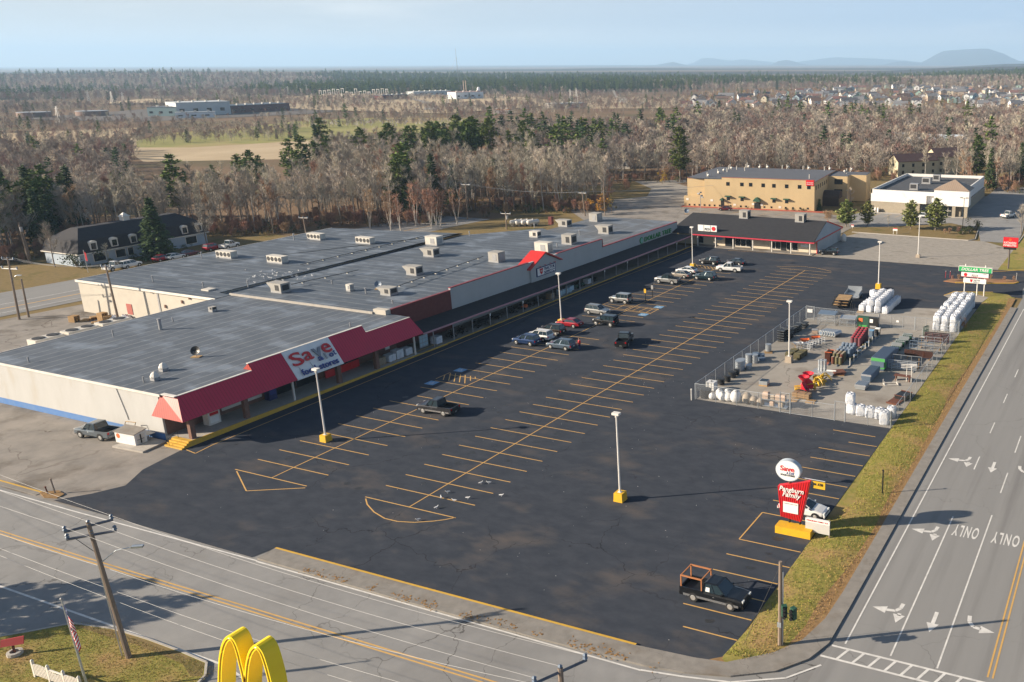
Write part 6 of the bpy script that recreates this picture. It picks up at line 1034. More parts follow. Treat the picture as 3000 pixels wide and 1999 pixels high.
for k in range(44):
    u=rnd.random(); v=rnd.gauss(0,1); p=at('Z4',1600+450*u,478-28*u+17*v,5.72); gull(p[0],p[1],5.69 if p[0]<-74 else 5.32,rnd.uniform(0,6.28),'white gull in the flock resting on the dark warehouse roof','gull flock on the roof')
# ------------------------------------------------------------------ fenced yard
def clink(name,label,a,c,h=2.15,n=6,cat='fence',gate=False):
    a=np.array(a,float);c=np.array(c,float); d=c-a; Lh=np.hypot(*d); rz=math.atan2(d[1],d[0]); t=T(name,label,cat,(a[0],a[1],0),rz)
    for k in range(n+1): b=MB(); b.tube([(Lh*k/n,0,-.05),(Lh*k/n,0,h+(.12 if gate and k in (0,n) else .02))],.045 if k in(0,n) else .032,6); b.build('post',M['galv'],t)
    b=MB(); b.tube([(0,0,h),(Lh,0,h)],.024,5); b.tube([(0,0,.08),(Lh,0,.08)],.018,5) if gate else None; b.build('rail',M['galv'],t)
    b=MB(); b.poly([(0,.03,.05),(Lh,.03,.05),(Lh,.03,h),(0,.03,h)]); b.build('chain_link_mesh',M['chain'],t); return t
clink('chain_link_fence','chain-link fence along the left side of the yard, facing the parking rows',(12.5,37),(12.6,78),n=14)
clink('chain_link_fence','chain-link fence along the grass verge side of the yard',(38,37.1),(38.0,84),n=15)
clink('chain_link_fence','near chain-link fence before the white domes and tan shelters',(12.5,36.8),(24.1,36.8),n=4)
clink('chain_link_gate','narrow tall-posted chain-link gate beside the tan shelters',(24.15,36.8),(25.4,36.8),2.6,1,'gate',True)
clink('chain_link_gate','near sliding chain-link gate in front of the implement pallets',(25.5,36.75),(31.1,36.8),2.0,2,'gate',True)
clink('chain_link_fence','short chain-link run with tall posts left of the white bulk bags',(31.15,36.8),(32.4,36.8),2.5,1)
clink('chain_link_fence','near chain-link fence before the white bulk bags',(32.45,36.8),(37.95,37.0),n=2)
clink('chain_link_gate','far small chain-link gate with a white sign panel',(12.7,78),(14.1,77.8),2.2,1,'gate',True)
clink('chain_link_fence','far chain-link fence behind the wire kennels',(14.15,77.8),(25.2,77.7),n=3)
clink('chain_link_gate','far sliding chain-link gate with a small white notice',(25.3,77.8),(31.0,78.2),2.1,3,'gate',True)
clink('chain_link_fence','far chain-link fence by the tall bag stacks',(31.1,78.2),(38,78.6),n=4)
for x,y,z,lab in ((13.4,77.75,1.2,'white notice panel on the far small gate'),(28.3,77.85,1.1,'small white notice on the far sliding gate')): b=MB(); b.box(0,0,0,.9 if 'panel' in lab else .4,.03,.6 if 'panel' in lab else .3); tag(b.build('fence_notice',M['signwhite'],None,(x,y-.08,z)),lab,'sign')
def solo(mb,name,m,label,cat,loc,rz=0,group=None,smooth=False): return tag(mb.build(name,m,None,loc,rz,smooth),label,cat,group)
# bulk bags
BAG=None
def bag(x,y,z,s,label,group,h=1.2,rz=0,w=1.05):
    global BAG
    if BAG is None:
        BAG=T('bulk_bag',label,'bulk bag',(x,y,z),rz,group); b=MB(); rings=[]
        for zz,k in ((0,.44),(.06,.49),(.3,.52),(.6,.515),(.88,.505),(.985,.475),(1.03,.40),(1.0,.2)):
            rings.append([(k*math.copysign(abs(math.cos(a_))**.45,math.cos(a_))*(1+.03*math.sin(5*a_+9*zz)),k*math.copysign(abs(math.sin(a_))**.45,math.sin(a_))*(1+.03*math.cos(4*a_+7*zz)),zz+.015*math.sin(3*a_)) for a_ in np.linspace(0,2*math.pi,25)[:-1]])
        b.loft(rings); b.build('sack_body',M['bag'],BAG); b=MB(); b.lathe(0,0,1.0,[(.15,0),(.12,.08),(.2,.16),(.1,.1)],8); b.build('tied_spout',M['bag'],BAG)
        b=MB()
        for sx in (-1,1):
            for sy in (-1,1): b.tube([(sx*.40,sy*.3,.93),(sx*.36,sy*.22,1.12),(sx*.30,sy*.36,.97)],.03,4)
        b.build('lift_loops',M['bag'],BAG); BAG.scale=(w*s,w*s,h*s); return BAG
    return dup(BAG,(x,y,z),rz,label,group,scale=(w*s,w*s,h*s))
fr=[(32.3,39.9,0,'white bulk bag at the bottom left of the front row, with another on top'),(32.1,40.0,1.25,'white bulk bag stacked on top of the front row by the gate'),(33.5,39.7,0,'front row white bulk bag, second from the sliding gate'),(34.7,39.6,0,'front row white bulk bag, third from the sliding gate'),(35.9,39.6,0,'front row white bulk bag behind the corner bag'),(36.9,38.1,0,'tall white bulk bag nearest the fence corner post'),(37.1,40.6,0,'white bulk bag against the verge fence')]
for i,(x,y,z,lab) in enumerate(fr): bag(x,y,z,1.0,lab,None,1.55 if i==5 else 1.22,rnd.uniform(-.2,.2),1.12)
for i in range(4):
    for j in range(7):
        if (i==0 and j>5) or (i==3 and j<0): continue
        x=20.0+i*1.36; y=86.2+j*1.34
        bag(x+rnd.uniform(-.08,.08),y,0,1,'white bulk bag in the loose block on the asphalt behind the yard','bulk bags behind the yard',1.1,rnd.uniform(-.3,.3),1.1)
        if i in(1,2) and rnd.random()<.85 or (j>3 and rnd.random()<.6): bag(x+rnd.uniform(-.1,.1),y+.1,1.13,1,'white bulk bag on the upper layer behind the yard','bulk bags behind the yard',1.0,rnd.uniform(-.35,.35),1.1)
for i in range(3):
    for j in range(13):
        x=34.2+i*1.32; y=79.7+j*1.34
        if i==0 and j in(5,): continue
        for k in range(2): 
            bag(x+rnd.uniform(-.07,.07),y+rnd.uniform(-.05,.05),k*1.2,1,('white bulk bag in the bottom layer of the long stack by the verge','white bulk bag in the top layer of the long stack by the verge')[k],'long bulk bag stack',1.25*rnd.uniform(.84,1.05),rnd.uniform(-.1,.1),1.10*rnd.uniform(.95,1.04))
for x,y,n,lab in ((33.3,98.5,6,'tall pallet pile beside the sign posts'),(32.9,96.3,2,'low pallet pile next to the bag stack'),(34.4,97.3,2,'low pallet pile behind the bag stack')): pallet(lab,x,y,R(8),n=n)
for x,y,lab in ((24.2,41.3,'empty pallet under the near edge of the implements'),(26.4,41.6,'broken pallet beside the implement crates'),(19.9,85.2,'pallet under the loose bag block')): pallet(lab,x,y,R(5))
# domes, shelters along the near fence
def dome(label,x,y,rx,h,m,notch=True,cat='plastic shelter',name='dome_shelter'):
    t=T(name,label,cat,(x,y,.12),R(rnd.uniform(-20,20))); b=MB(); b.lathe(0,0,0,[(rx*.75,0),(rx,.2*h),(rx*1.0,.45*h),(rx*.85,.72*h),(rx*.5,.93*h),(rx*.08,h)],18); b.build('shell',m,t,smooth=True)
    b=MB(); b.tube([(0,-rx*.99,h*.36),(rx*.3,-rx*.9,h*.3)],[rx*.02,rx*.02],6) if 0 else b.lathe(0,0,h*.44,[(rx*1.0,0),(rx*1.03,.03),(rx*1.0,.06)],18); b.build('seam_ring',m,t)
    b=MB(); b.loft([[(x_,yy,z_) for x_,z_ in ((rx*.25+.3*rx*math.cos(a_),h*.80+.22*h*math.sin(a_)) for a_ in np.linspace(0,6.28,11)[:-1])] for yy in (-rx*.45,rx*.45)]) if notch else b.box(0,-rx*.93,0.02,rx*.8,.12,h*.5); b.build('opening',M['metal_grey'] if notch else M['blackplastic'],t)
    return t
for x,y,rx,h,lab in ((14.5,37.6,.42,.8,'smallest white plastic dome, beside the black tank'),(15.3,38.1,.55,1.3,'white plastic dome at the back of the cluster'),(15.9,37.7,.52,1.1,'white plastic dome between two others near the fence'),(16.7,37.9,.6,1.15,'white plastic dome left of the largest one'),(17.7,37.9,.72,1.5,'largest white plastic dome'),(16.2,38.5,.5,1.25,'white plastic dome peeking above the cluster')): dome(lab,x,y,rx,h,M['whiteplastic'])
for x,y,rx,h,lab in ((19.1,38.2,.68,1.25,'largest tan igloo shelter beside the white domes'),(20.1,38.1,.6,1.0,'middle tan igloo shelter'),(21.0,38.0,.5,.85,'small tan igloo shelter by the rack')): dome(lab,x,y,rx,h,M['tanplastic'],False)
t=T('storage_rack','pale blue steel rack holding small tan kennels','rack',(22.9,38.2,0)); b=MB()
for z in (.15,1.0): b.box(0,0,z,3.4,1.0,.06)
b.build('shelf',M['galv'],t); b=MB(); [b.box(sx*1.65,sy*.45,0,.07,.07,1.1) for sx in (-1,1) for sy in (-1,1)]; b.build('upright',M['bluegrey'],t)
for x,z,s,m,lab in ((21.7,1.06,.75,'pinktan','large pink-tan kennel, top shelf left end'),(22.6,1.06,.5,'tanplastic','small tan kennel, top shelf middle'),(23.3,1.06,.62,'pinktan','pink-tan kennel, top shelf right of middle'),(24.0,1.06,.62,'pinktan','pink-tan kennel, top shelf right end'),(22.5,.21,.5,'pinktan','square kennel on the lower shelf'),(23.7,.21,.55,'tanplastic','tan rounded kennel, lower shelf right end')):
    t=T('plastic_kennel',lab,'kennel',(x,38.2,z)); b=MB(); b.add([(-s/2,-s/2,0),(s/2,-s/2,0),(s/2,s/2,0),(-s/2,s/2,0),(-s/2,-s/2,s*.75),(s/2,-s/2,s*.75),(s/2,s/2,s*.75),(-s/2,s/2,s*.75)],[(3,2,1,0),(0,1,5,4),(1,2,6,5),(2,3,7,6),(3,0,4,7)]); b.build('box_shell',M[m],t); b=MB(); b.add([(-s*.56,-s*.56,s*.75),(s*.56,-s*.56,s*.75),(s*.56,s*.56,s*.75),(-s*.56,s*.56,s*.75),(-s*.4,-s*.3,s*1.1),(s*.4,-s*.3,s*1.1),(s*.4,s*.3,s*1.1),(-s*.4,s*.3,s*1.1)],[(3,2,1,0),(0,1,5,4),(1,2,6,5),(2,3,7,6),(3,0,4,7),(4,5,6,7)]); b.build('hipped_lid',M[m],t)
def tank(label,x,y,rx,ry,h,n,m,z=0,rz=0,cat='stock tank',name='stock_tank',group=None):
    t=T(name,label,cat,(x,y,z),rz,group)
    for k in range(n): b=MB(); hh=h/n; b.lathe(0,0,hh*k,[(rx*.92,0),(rx*.95,hh*.45),(rx,hh*.5),(rx*.97,hh*.55),(rx,hh*.9),(rx*1.04,hh*.96),(rx*.9,hh)],18,sy=ry/rx); b.build('nested_tank',M[m],t,smooth=False)
    return t
tank('stack of round black rubber tanks in the near fence corner',13.4,38.0,.72,.72,1.15,3,'blackplastic')
tote=T('liquid_tote','white caged liquid tote behind the black tanks','tote',(13.0,40.6,0)); b=MB(); b.box(0,0,.15,1.15,1.1,1.1); b.build('tank',M['whiteplastic'],tote); b=MB(); [b.bb(-.6,.6,s*.57-.015,s*.57+.015,z,z+.03) for s in (-1,1) for z in (.2,.5,.8,1.15)]; [b.box(x,s*.57,.15,.03,.03,1.1) for s in (-1,1) for x in (-.58,-.2,.2,.58)]; b.build('cage',M['galv'],tote); b=MB(); b.cyl(0,0,1.25,.12,.08,10); b.build('cap',M['black'],tote)
for x,y,s,n,lab in ((13.2,43.0,.55,2,'black plastic tubs piled nearest the white tote'),(13.5,44.4,.5,3,'black plastic tubs beside the first pile'),(13.4,46.2,.6,2,'dark tubs on an orange-edged pallet'),(13.6,47.3,.42,2,'small dark tubs at the end of the black pile')): tank(lab,x,y,s,s*.8,.75,n,'blackplastic',.13,cat='plastic tub',name='plastic_tub')
tank('tall nested oval galvanised tanks against the left fence',13.1,49.6,.62,1.05,1.45,4,'galv'); tank('low nested oval galvanised tank beside the tall stack',14.0,50.6,.4,.7,.6,2,'galv')
tank('round galvanised tanks stacked four high',13.0,52.9,.5,.5,1.3,4,'galv'); tank('second round galvanised stack, slightly taller',13.8,53.2,.5,.5,1.25,3,'galv')
tank('blue-lidded round tanks by the left fence, nearer pair',13.2,55.0,.5,.5,.9,2,'bluegrey'); tank('blue-lidded round tanks by the left fence, farther pair',13.9,55.4,.5,.5,.7,2,'bluegrey'); tank('single blue round tank flat on the ground',14.3,54.6,.52,.52,.4,1,'bluegrey')
tank('silver feed cans on an orange pallet',13.7,58.6,.45,.45,1.1,3,'galv',.15,cat='feed can',name='feed_can'); pallet('orange pallet under the silver feed cans',13.8,58.4,R(20))
t=T('display_crate','low crate with a dark glossy top alone on the concrete','crate',(18.6,45.1,0),R(4)); b=MB(); b.box(0,0,0,1.15,1.1,.2); b.build('pallet_base',M['palletwood'],t); b=MB(); b.box(0,0,.2,1.15,1.1,.5); b.build('crate_side',M['galv'],t); b=MB(); b.box(0,0,.701,.95,.9,.04); b.build('glossy_top',M['glass'],t)
# stacked dark feeders along left fence
for x,y,n,h,lab in ((13.5,64.9,5,1.9,'tallest rack of stacked dark feeders by the left fence'),(14.0,66.2,5,1.9,'second tall rack of dark feeders behind the tallest'),(13.6,68.6,3,1.1,'shorter rack of dark feeders'),(13.8,70.6,3,1.3,'rack of dark feeders near the far corner'),(14.0,73.2,2,.9,'low pallet of dark wheels at the far corner')):
    t=T('feeder_stack',lab,'feeder stack',(x,y,0)); 
    for k in range(n): b=MB(); b.box(0,0,h/n*k+.04,1.0,1.7,h/n*.45,taper=1.1); b.build('feeder_tray',M['blackplastic'],t); b=MB(); b.bb(-.55,.55,-.9,-.86,h/n*k+h/n*.55,h/n*k+h/n*.62); b.bb(-.55,.55,.86,.9,h/n*k+h/n*.55,h/n*k+h/n*.62); b.build('tray_rim',M['galv'],t)
for k in range(7): pass
# kennels of wire
def kennel(lab,x,y,w,d,h):
    t=T('wire_kennel',lab,'kennel',(x,y,0),R(4)); b=MB()
    for sx in (-1,1):
        for sy in (-1,1): b.tube([(sx*w/2,sy*d/2,0),(sx*w/2,sy*d/2,h)],.03,5)
    for z in (.1,h*.55,h):
        P_=[(-w/2,-d/2,z),(w/2,-d/2,z),(w/2,d/2,z),(-w/2,d/2,z),(-w/2,-d/2,z)]
        for p_,q_ in zip(P_,P_[1:]): b.tube([p_,q_],.022,4)
    b.tube([(0,-d/2,0),(0,-d/2,h)],.025,4); b.build('tube_frame',M['galv'],t); b=MB()
    for p_,q_ in (((-w/2,-d/2),(w/2,-d/2)),((w/2,-d/2),(w/2,d/2)),((w/2,d/2),(-w/2,d/2)),((-w/2,d/2),(-w/2,-d/2))): b.poly([(*p_,.05),(*q_,.05),(*q_,h),(*p_,h)])
    b.build('wire_mesh',M['chain'],t); b=MB(); b.slab([(-w/2,-d/2,h+.03),(w/2,-d/2,h+.03),(w/2,d/2,h+.2),(-w/2,d/2,h+.2)],(0,0,1),.04); b.build('roof_sheet',M['bluegrey'] if 'left' in lab else M['galv'],t)
kennel('large wire kennel with a pale blue roof, left of two',17.0,76.3,2.9,2.0,1.8); kennel('lower wire kennel beside the blue-roofed one',20.4,76.6,2.6,1.6,1.3)
for x,w,m,lab in ((22.9,1.9,'darkgreen','dark green display stand with an orange tag at the far fence'),(24.6,1.5,'black','black display cabinet with a white and red poster at the far fence')):
    t=T('display_stand',lab,'display',(x,76.9,0)); b=MB(); b.box(0,0,0,w,.7,1.75); b.build('cabinet',M[m],t); b=MB(); b.box(-w*.2,-.36,.9,w*.35,.03,.6); b.build('poster',M['signwhite'] if m=='black' else M['orange'],t); b=MB(); b.box(0,-.36,.1,w*.7,.03,.3); b.build('lower_panel',M['metal_grey'] if m=='black' else M['greenp'],t)
# wire rolls, gates pile, posts
def roll(x,y,z,r,h,m,lab,group,lie=None,cap=None):
    t=T('wire_roll',lab,'wire roll',(x,y,z),0,group); b=MB()
    if lie is None: b.lathe(0,0,0,[(r*.98,0),(r,.03),(r,h*.5),(r*.97,h*.52),(r,h*.55),(r,h-.02),(r*.9,h),(r*.45,h),(r*.4,h*.9)],12)
    else: b.tube([(0,0,r),(h*math.cos(lie),h*math.sin(lie),r)],r,12)
    b.build('coil',M[m],t)
    if cap: b=MB(); b.cyl(0,0,h+.002,r*.72,.02,12) if lie is None else b.tube([(-.012*math.cos(lie),-.012*math.sin(lie),r),(0,0,r)],r*.6,10); b.build('end_cap',M[cap],t)
    return t
for k in range(6): roll(18.2+.42*k,69.3-.02*k,.1,.42,1.7,'galv','lying galvanised wire roll in the row on a rail frame','galvanised rolls row',R(70),'bluegrey')
t=T('roll_stand','pale rail frame holding the lying wire rolls','frame',(18.2,68.5,0)); b=MB(); b.tube([(0,0,.95),(2.6,.1,.95)],.03,4); [b.tube([(x,0,0),(x,0,.95)],.03,4) for x in (0,1.3,2.6)]; b.build('rail',M['galv'],t)
t=T('cardboard_box','pale box beside the lying wire rolls','box',(16.9,70.2,0),.3); b=MB(); b.box(0,0,0,.9,.7,.6); b.build('carton',M['pinktan'],t); b=MB(); b.box(0,0,.6,.95,.75,.12); b.build('lid',M['metal_grey'],t)
for x,y,rz,lab in ((17.7,57.9,0,'left bundle of olive steel fence posts by the lamp post'),(19.0,57.9,0,'right bundle of olive steel fence posts by the lamp post')):
    t=T('fence_post_bundle',lab,'post bundle',(x,y,0),R(-5)); b=MB()
    for i in range(9):
        for j in range(5): b.bb(-.5+.11*i,-.41+.11*i,-1.3,1.5,.1+.16*j,.22+.16*j)
    b.build('steel_posts',M['olive'],t); b=MB(); [b.bb(-.55,.52,y_,y_+.05,.06,.95) for y_ in (-.9,.9)]; b.build('strapping',M['olive'],t)
pg=mat('pale_grey_steel',(.48,.50,.52),.5,metal=.3)
for k in range(6):
    x=18.2+.25*k; y=61.2+.75*k; t=T('bale_feeder',"grey curved tube feeder section in the leaning heap",'feeder',(x,y,0),R(20+6*k),'leaning feeder sections'); b=MB()
    for z in (.15,.5,.85): b.tube([(1.0*math.cos(a_),.5*math.sin(a_),z+.15*math.cos(a_)) for a_ in np.linspace(-.4,2.6,10)],.035,5)
    for a_ in np.linspace(-.4,2.6,6): b.tube([(1.0*math.cos(a_),.5*math.sin(a_),0),(1.0*math.cos(a_),.5*math.sin(a_),.95)],.03,4)
    b.build('tube_frame',pg,t)
for x,y,m,lab in ((17.3,64.4,'orange','orange wheelbarrow tub, nearer of two'),(18.4,66.2,'orange','orange wheelbarrow tub behind the grey feeder heap'),(17.0,62.3,'whiteplastic','white wheelbarrow tub at the end of the feeder heap'),(17.9,62.6,'bluegrey','blue wheelbarrow tub beside the white one')):
    t=T('wheelbarrow',lab,'wheelbarrow',(x,y,0),R(30)); b=MB(); b.add([(-.4,-.25,.45),(.3,-.25,.4),(.3,.25,.4),(-.4,.25,.45),(-.7,-.42,.8),(.7,-.42,.8),(.7,.42,.8),(-.7,.42,.8)],[(3,2,1,0),(0,1,5,4),(1,2,6,5),(2,3,7,6),(3,0,4,7)]); b.build('tub',M[m],t); b=MB(); b.tube([(.75,-.05,.2),(.75,.05,.2)],.2,10); b.build('wheel',M['rubber'],t); b=MB(); [b.tube([(.7,s*.15,.25),(-.6,s*.3,.5),(-1.1,s*.33,.6)],.03,4) for s in (-1,1)]; [b.tube([(-.4,s*.3,.45),(-.45,s*.35,0)],.03,4) for s in (-1,1)]; b.build('handles',M['palletwood'],t)
# central long line of rolls on rails
r3=random.Random(5)
for i in range(3):
    for j in range(4): roll(24.3+.55*i,56.9+.62*j,.12 if j or 1 else 0,.25,1.0 if j<1 else 1.35,'olive' if (i+j)%3 else 'rust','brown roll of fencing with tan bands at the near end of the long row','brown fencing rolls',None,'tanplastic')
for i in range(4):
    for j in range(5): roll(24.1+.56*i+.15*(j%2),60.0+.6*j,.12,.27,1.25+.25*(j>2)+.1*(i==3),'bluegrey','blue-grey roll of wire netting in the middle of the long row','blue-grey netting rolls',None,'galv')
for i in range(3):
    for j in range(6): roll(24.3+.58*i,66.2+.72*j,.12,.29,1.3+.12*j,'maroon','roll of wire with a maroon wrapper in the far part of the long row','maroon wrapped rolls',None,'redp')
for j in range(9): roll(26.0+.05*(j%3),59.2+1.15*j,.12,.2,.95,'galv' if j%2 else 'olive','low lying roll on the right edge of the long row','low rolls on the long row',R(70))
t=T('rail_rack','low steel rack with white uprights under the long row of rolls','rack',(25.4,57,0)); b=MB(); [b.bb(-1.6+x,-1.5+x,-1,16,.02,.12) for x in (0,1.3,2.9)]; b.build('rail',M['bluegrey'],t); b=MB(); [b.box(1.45,-.2+1.9*k,.1,.07,.07,1.15) for k in range(9)]; b.build('upright',M['polewhite'],t)
for x,y,lab in ((25.8,71.6,'blue box standing at the far end of the rail rack'),(26.4,72.9,'black and white drum standing at the far end of the rail rack')):
    t=T('feed_bin',lab,'bin',(x,y,.1)); b=MB(); b.box(0,0,0,.7,.7,1.05); b.build('bin_body',M['bluegrey'] if 'blue' in lab else M['black'],t); b=MB(); b.box(0,0,1.05,.74,.74,.1); b.build('lid',M['blue_paint'] if 'blue' in lab else M['signwhite'],t)
t=T('mesh_bundle','stack of rust-red mesh panels standing at the near end of the rolls','mesh panels',(23.5,58.0,0)); b=MB(); [b.bb(-.5+.1*k,-.46+.1*k,-.9,.9,.05,1.5) for k in range(8)]; b.build('mesh_sheet',M['rust'],t); b=MB(); [b.bb(-.6,.5,y_,y_+.06,1.5,1.56) for y_ in (-.7,.6)]; b.build('strap',M['orange'],t)
t=T('rust_mesh_sheets','flat rust-red mesh sheets lying before the brown rolls','mesh panels',(23.0,56.7,0),R(10)); b=MB(); [b.box(0,0,.03*k,1.5,1.3,.02) for k in range(5)]; b.build('mesh_sheet',mat('light_rust',(.40,.12,.06),.9,(.3,.09,.05),4,4),t); b=MB(); b.box(0,.3,.16,1.4,.1,.03); b.build('strap',M['rust'],t)
# implements
for k,(x,y) in enumerate(((23.6,53.0),(24.0,52.9),(24.4,53.0),(23.8,53.5),(24.3,53.5))): roll(x,y,.3,.2,1.45,'galv','upright silver culvert pipe in the cluster on a low stand','silver pipes')
t=T('low_stand','low grey stand carrying the silver pipes','stand',(24.2,52.5,0)); b=MB(); b.box(.2,0,.1,3.2,1.9,.2); b.build('deck',M['metal_grey'],t); b=MB(); [b.box(x,0,0,.1,1.8,.1) for x in (-1,.2,1.5)]; b.build('runner',M['palletwood'],t)
t=T('white_pipe','white pipe lying on the low stand','pipe',(24.8,52.6,.3)); b=MB(); b.tube([(0,0,.15),(1.3,.2,.15)],.15,10); b.build('tube',M['whiteplastic'],t); b=MB(); b.tube([(1.3,.2,.15),(1.34,.205,.15)],.17,10); b.build('collar',M['galv'],t)
t=T('rust_mat_pile','dark rust-red pile beside the silver pipes','mesh panels',(26.3,53.0,0),R(20)); b=MB(); [b.box(.05*k,0,.1+.1*k,1.6,1.5,.08,k*.1) for k in range(4)]; b.build('mat_sheet',M['rust'],t); b=MB(); b.box(0,0,0,1.7,1.6,.1); b.build('pallet_base',M['palletwood'],t)
for k,(x,y) in enumerate(((23.6,48.4),(23.5,46.9),(24.6,44.9),(24.6,43.5))):
    t=T('seed_spreader',('red cone spreader at the back of the implements','red cone spreader, second from the back','red tilted spreader in the middle of the implements','red tilted spreader nearest the fence')[k],'spreader',(x,y,.15),R(30*k)); b=MB(); b.lathe(0,0,.35,[(.12,0),(.3,.25),(.75,.75),(.78,.8),(.70,.76),(.28,.3)],16); cone=b.build('hopper',M['redp'],t,smooth=False); 
    if k>1: cone.rotation_euler=(R(50),R(10),0); cone.location=(0,.5,.3)
    b=MB(); [b.tube([(.4*math.cos(a_),.4*math.sin(a_),0),(.1*math.cos(a_),.1*math.sin(a_),.45)],.04,4) for a_ in (0,1.57,3.14,4.7)]; b.tube([(.4*math.cos(a_),.4*math.sin(a_),.03) for a_ in np.linspace(0,6.28,9)],.03,4); b.build('stand_legs',M['redp'],t)
for k in range(7):
    x,y=24.9+.5*(k%2)+.15*(k//2),45.2+.85*k; t=T('post_hole_digger','yellow boom post-hole digger in the tangle on the implement pallets','implement',(x,y,.15),R(40*k+15),'yellow implements'); b=MB(); b.tube([(-.8,0,.2),(-.2,0,.75),(.6,.1,.9),(.95,.1,.6)],.07,6); b.tube([(-.8,-.35,.15),(-.2,0,.7)],.05,5); b.tube([(-.8,.35,.15),(-.2,0,.7)],.05,5); b.tube([(-.8,-.4,.15),(-.8,.4,.15)],.05,5); b.build('boom',M['yellowp'],t)
    b=MB(); b.box(.75,.1,.45,.36,.36,.34); b.cyl(.75,.1,.2,.12,.25,8); b.build('gearbox',M['yellowp'],t); b=MB(); b.tube([(-.1,.2,.2),(.9,.3,.12)],.09,6); b.build('auger',M['black'] if k%3==0 else M['yellowp'],t)
t=T('mower_deck','yellow finishing mower frame at the back left of the crates','implement',(24.0,43.9,.2),R(25)); b=MB(); [b.box(-.5+.2*k,0,.1,.1,1.2,.5) for k in range(5)]; b.tube([(-.6,-.6,.6),(.5,-.6,.65)],.08,6); b.tube([(-.6,.6,.6),(.5,.6,.65)],.08,6); b.build('tine_frame',M['yellowp'],t); b=MB(); b.box(0,0,.05,1.2,.2,.2); b.build('blade_bar',M['black'],t)
t=T('implement_crate','long brown strapped crate at the near end of the implements','crate',(24.9,42.6,.14),R(-4)); b=MB(); [b.box(0,-.1+.0*k,.02+.3*k,2.3,1.0,.26) for k in range(2)]; b.build('crate_boards',mat('crate_brown',(.27,.18,.105),.8,(.20,.135,.08),3,5),t); b=MB(); [b.box(x,-.1,0,.06,1.04,.62) for x in (-.6,.5)]; b.build('strap',M['palletwood'],t)
t=T('dark_bundle','dark wrapped bundle behind the brown crate','bundle',(24.6,43.5,.1),R(10)); b=MB(); b.box(0,0,0,1.5,.9,.75,taper=.8); b.build('wrapping',M['blackplastic'],t); b=MB(); b.box(.3,0,.1,.05,.94,.68); b.build('strap',M['metal_grey'],t)
# right-hand line of tanks and troughs
for x,y,w,l,h,m,lab in ((31.0,48.8,1.5,1.7,.75,'galv','shallow pale ribbed trough at the near end of the line'),(30.9,53.2,1.35,4.0,1.15,'bluegrey','long blue-grey tank in front of the green-ended one'),(31.1,59.2,1.9,5.6,1.9,'bluegrey','largest blue-grey tank stack with a green end'),(30.9,64.2,1.4,3.2,.8,'bluegrey','flat blue-grey tank beyond the green-ended stack')):
    t=T('feed_bunk',lab,'trough',(x,y,0),R(-2)); b=MB(); b.box(0,0,.1,w*.86,l*.97,h*.7,taper=1.14); b.box(0,0,.1+h*.7,w*1.02,l,h*.3-.1); b.build('tank_body',M[m],t)
    n=max(4,int(w/.22)); b=MB(); [b.bb(-w/2+w*(k+.3)/n,-w/2+w*(k+.6)/n,-l/2,l/2,h+.0,h+.05) for k in range(n)]; b.build('top_ribs',M['bluegrey'] if 'shallow' not in lab else M['galv'],t)
    b=MB(); b.bb(-w*.52,w*.52,-l/2-.04,-l/2-.005,h*.62,h*.98); b.build('end_panel',M['greenp'] if 'largest' in lab else M['metal_grey'],t)
    if 'largest' in lab: b=MB(); b.bb(-w*.5,w*.5,-l/2-.05,-l/2+.9,h*.2,h*.62); b.build('green_liner',M['greenp'],t)
for k in range(4):
    t=T('tarp_bundle',"dark green strapped bundle of mesh rolls in the far part of the trough line",'bundle',(30.9+.12*k,67.2+1.75*k,0),R(5),'dark green bundles'); b=MB(); [b.tube([(-.55+.28*i,-.8,.25+.22*j),(-.55+.28*i,.8,.25+.22*j)],.15,8) for i in range(5) for j in range(2+k%2)]; b.build('mesh_rolls',M['darkgreen'],t); b=MB(); [b.bb(-.75,.75,y_,y_+.05,.1,.95) for y_ in (-.4,.4)]; b.build('strap',M['galv'],t)
tank('pale pail beside the dark green bundles',32.3,72.0,.25,.25,.6,1,'galv',cat='pail',name='metal_pail')
# tubular gates racks
def gates(lab,x,y,w,h,nb,m,rz,n=1,dark=False):
    t=T('tube_gate_rack',lab,'gate rack',(x,y,0),rz)
    for k in range(n):
        b=MB(); yy=.12*k; z0=.35
        for j in range(nb): b.tube([(0,yy,z0+(h-z0)*j/(nb-1)),(w,yy,z0+(h-z0)*j/(nb-1))],.028,5)
        for xx in (0,w*.33,w*.67,w): b.tube([(xx,yy,z0),(xx,yy,h)],.028,5)
        b.build('tube_gate',M[m] if (k==0 or not dark) else M['black'],t)
    b=MB(); [b.box(xx,.06*n,0,.1,.5+.12*n,.1) for xx in (w*.1,w*.9)]; [b.box(xx,.12*n+.08,0,.07,.07,h*.8) for xx in (w*.1,w*.9)]; b.build('rack_stand',M['palletwood'] if dark else M['galv'],t); return t
gates('nearest silver tube gates with six rails, beside the white post rack',32.2,57.6,3.9,1.45,6,'galv',R(2),2)
gates('silver gate panels standing behind the nearest gates',32.1,59.3,4.3,1.75,3,'galv',R(3),3,True)
gates('brown-railed gates in the third rack from the near fence',33.0,63.6,4.0,1.25,7,'rust',R(2),4,True)
gates('bluish gate panels in the middle rack',33.1,66.2,3.4,1.9,4,'bluegrey',R(3),2)
gates('silver gates in front of the maroon panels',33.8,69.0,3.5,1.9,4,'galv',R(3),3,True)
gates('maroon panels in the rack near the bag stack',34.0,72.2,3.6,1.6,6,'maroon',R(3),5,True)
gates('silver panels at the far end of the racks by the bags',34.8,74.8,2.4,2.1,4,'galv',R(3),2)
gates('dark green panels leaning beside the far racks',33.4,74.6,1.2,1.7,3,'darkgreen',R(70),3)
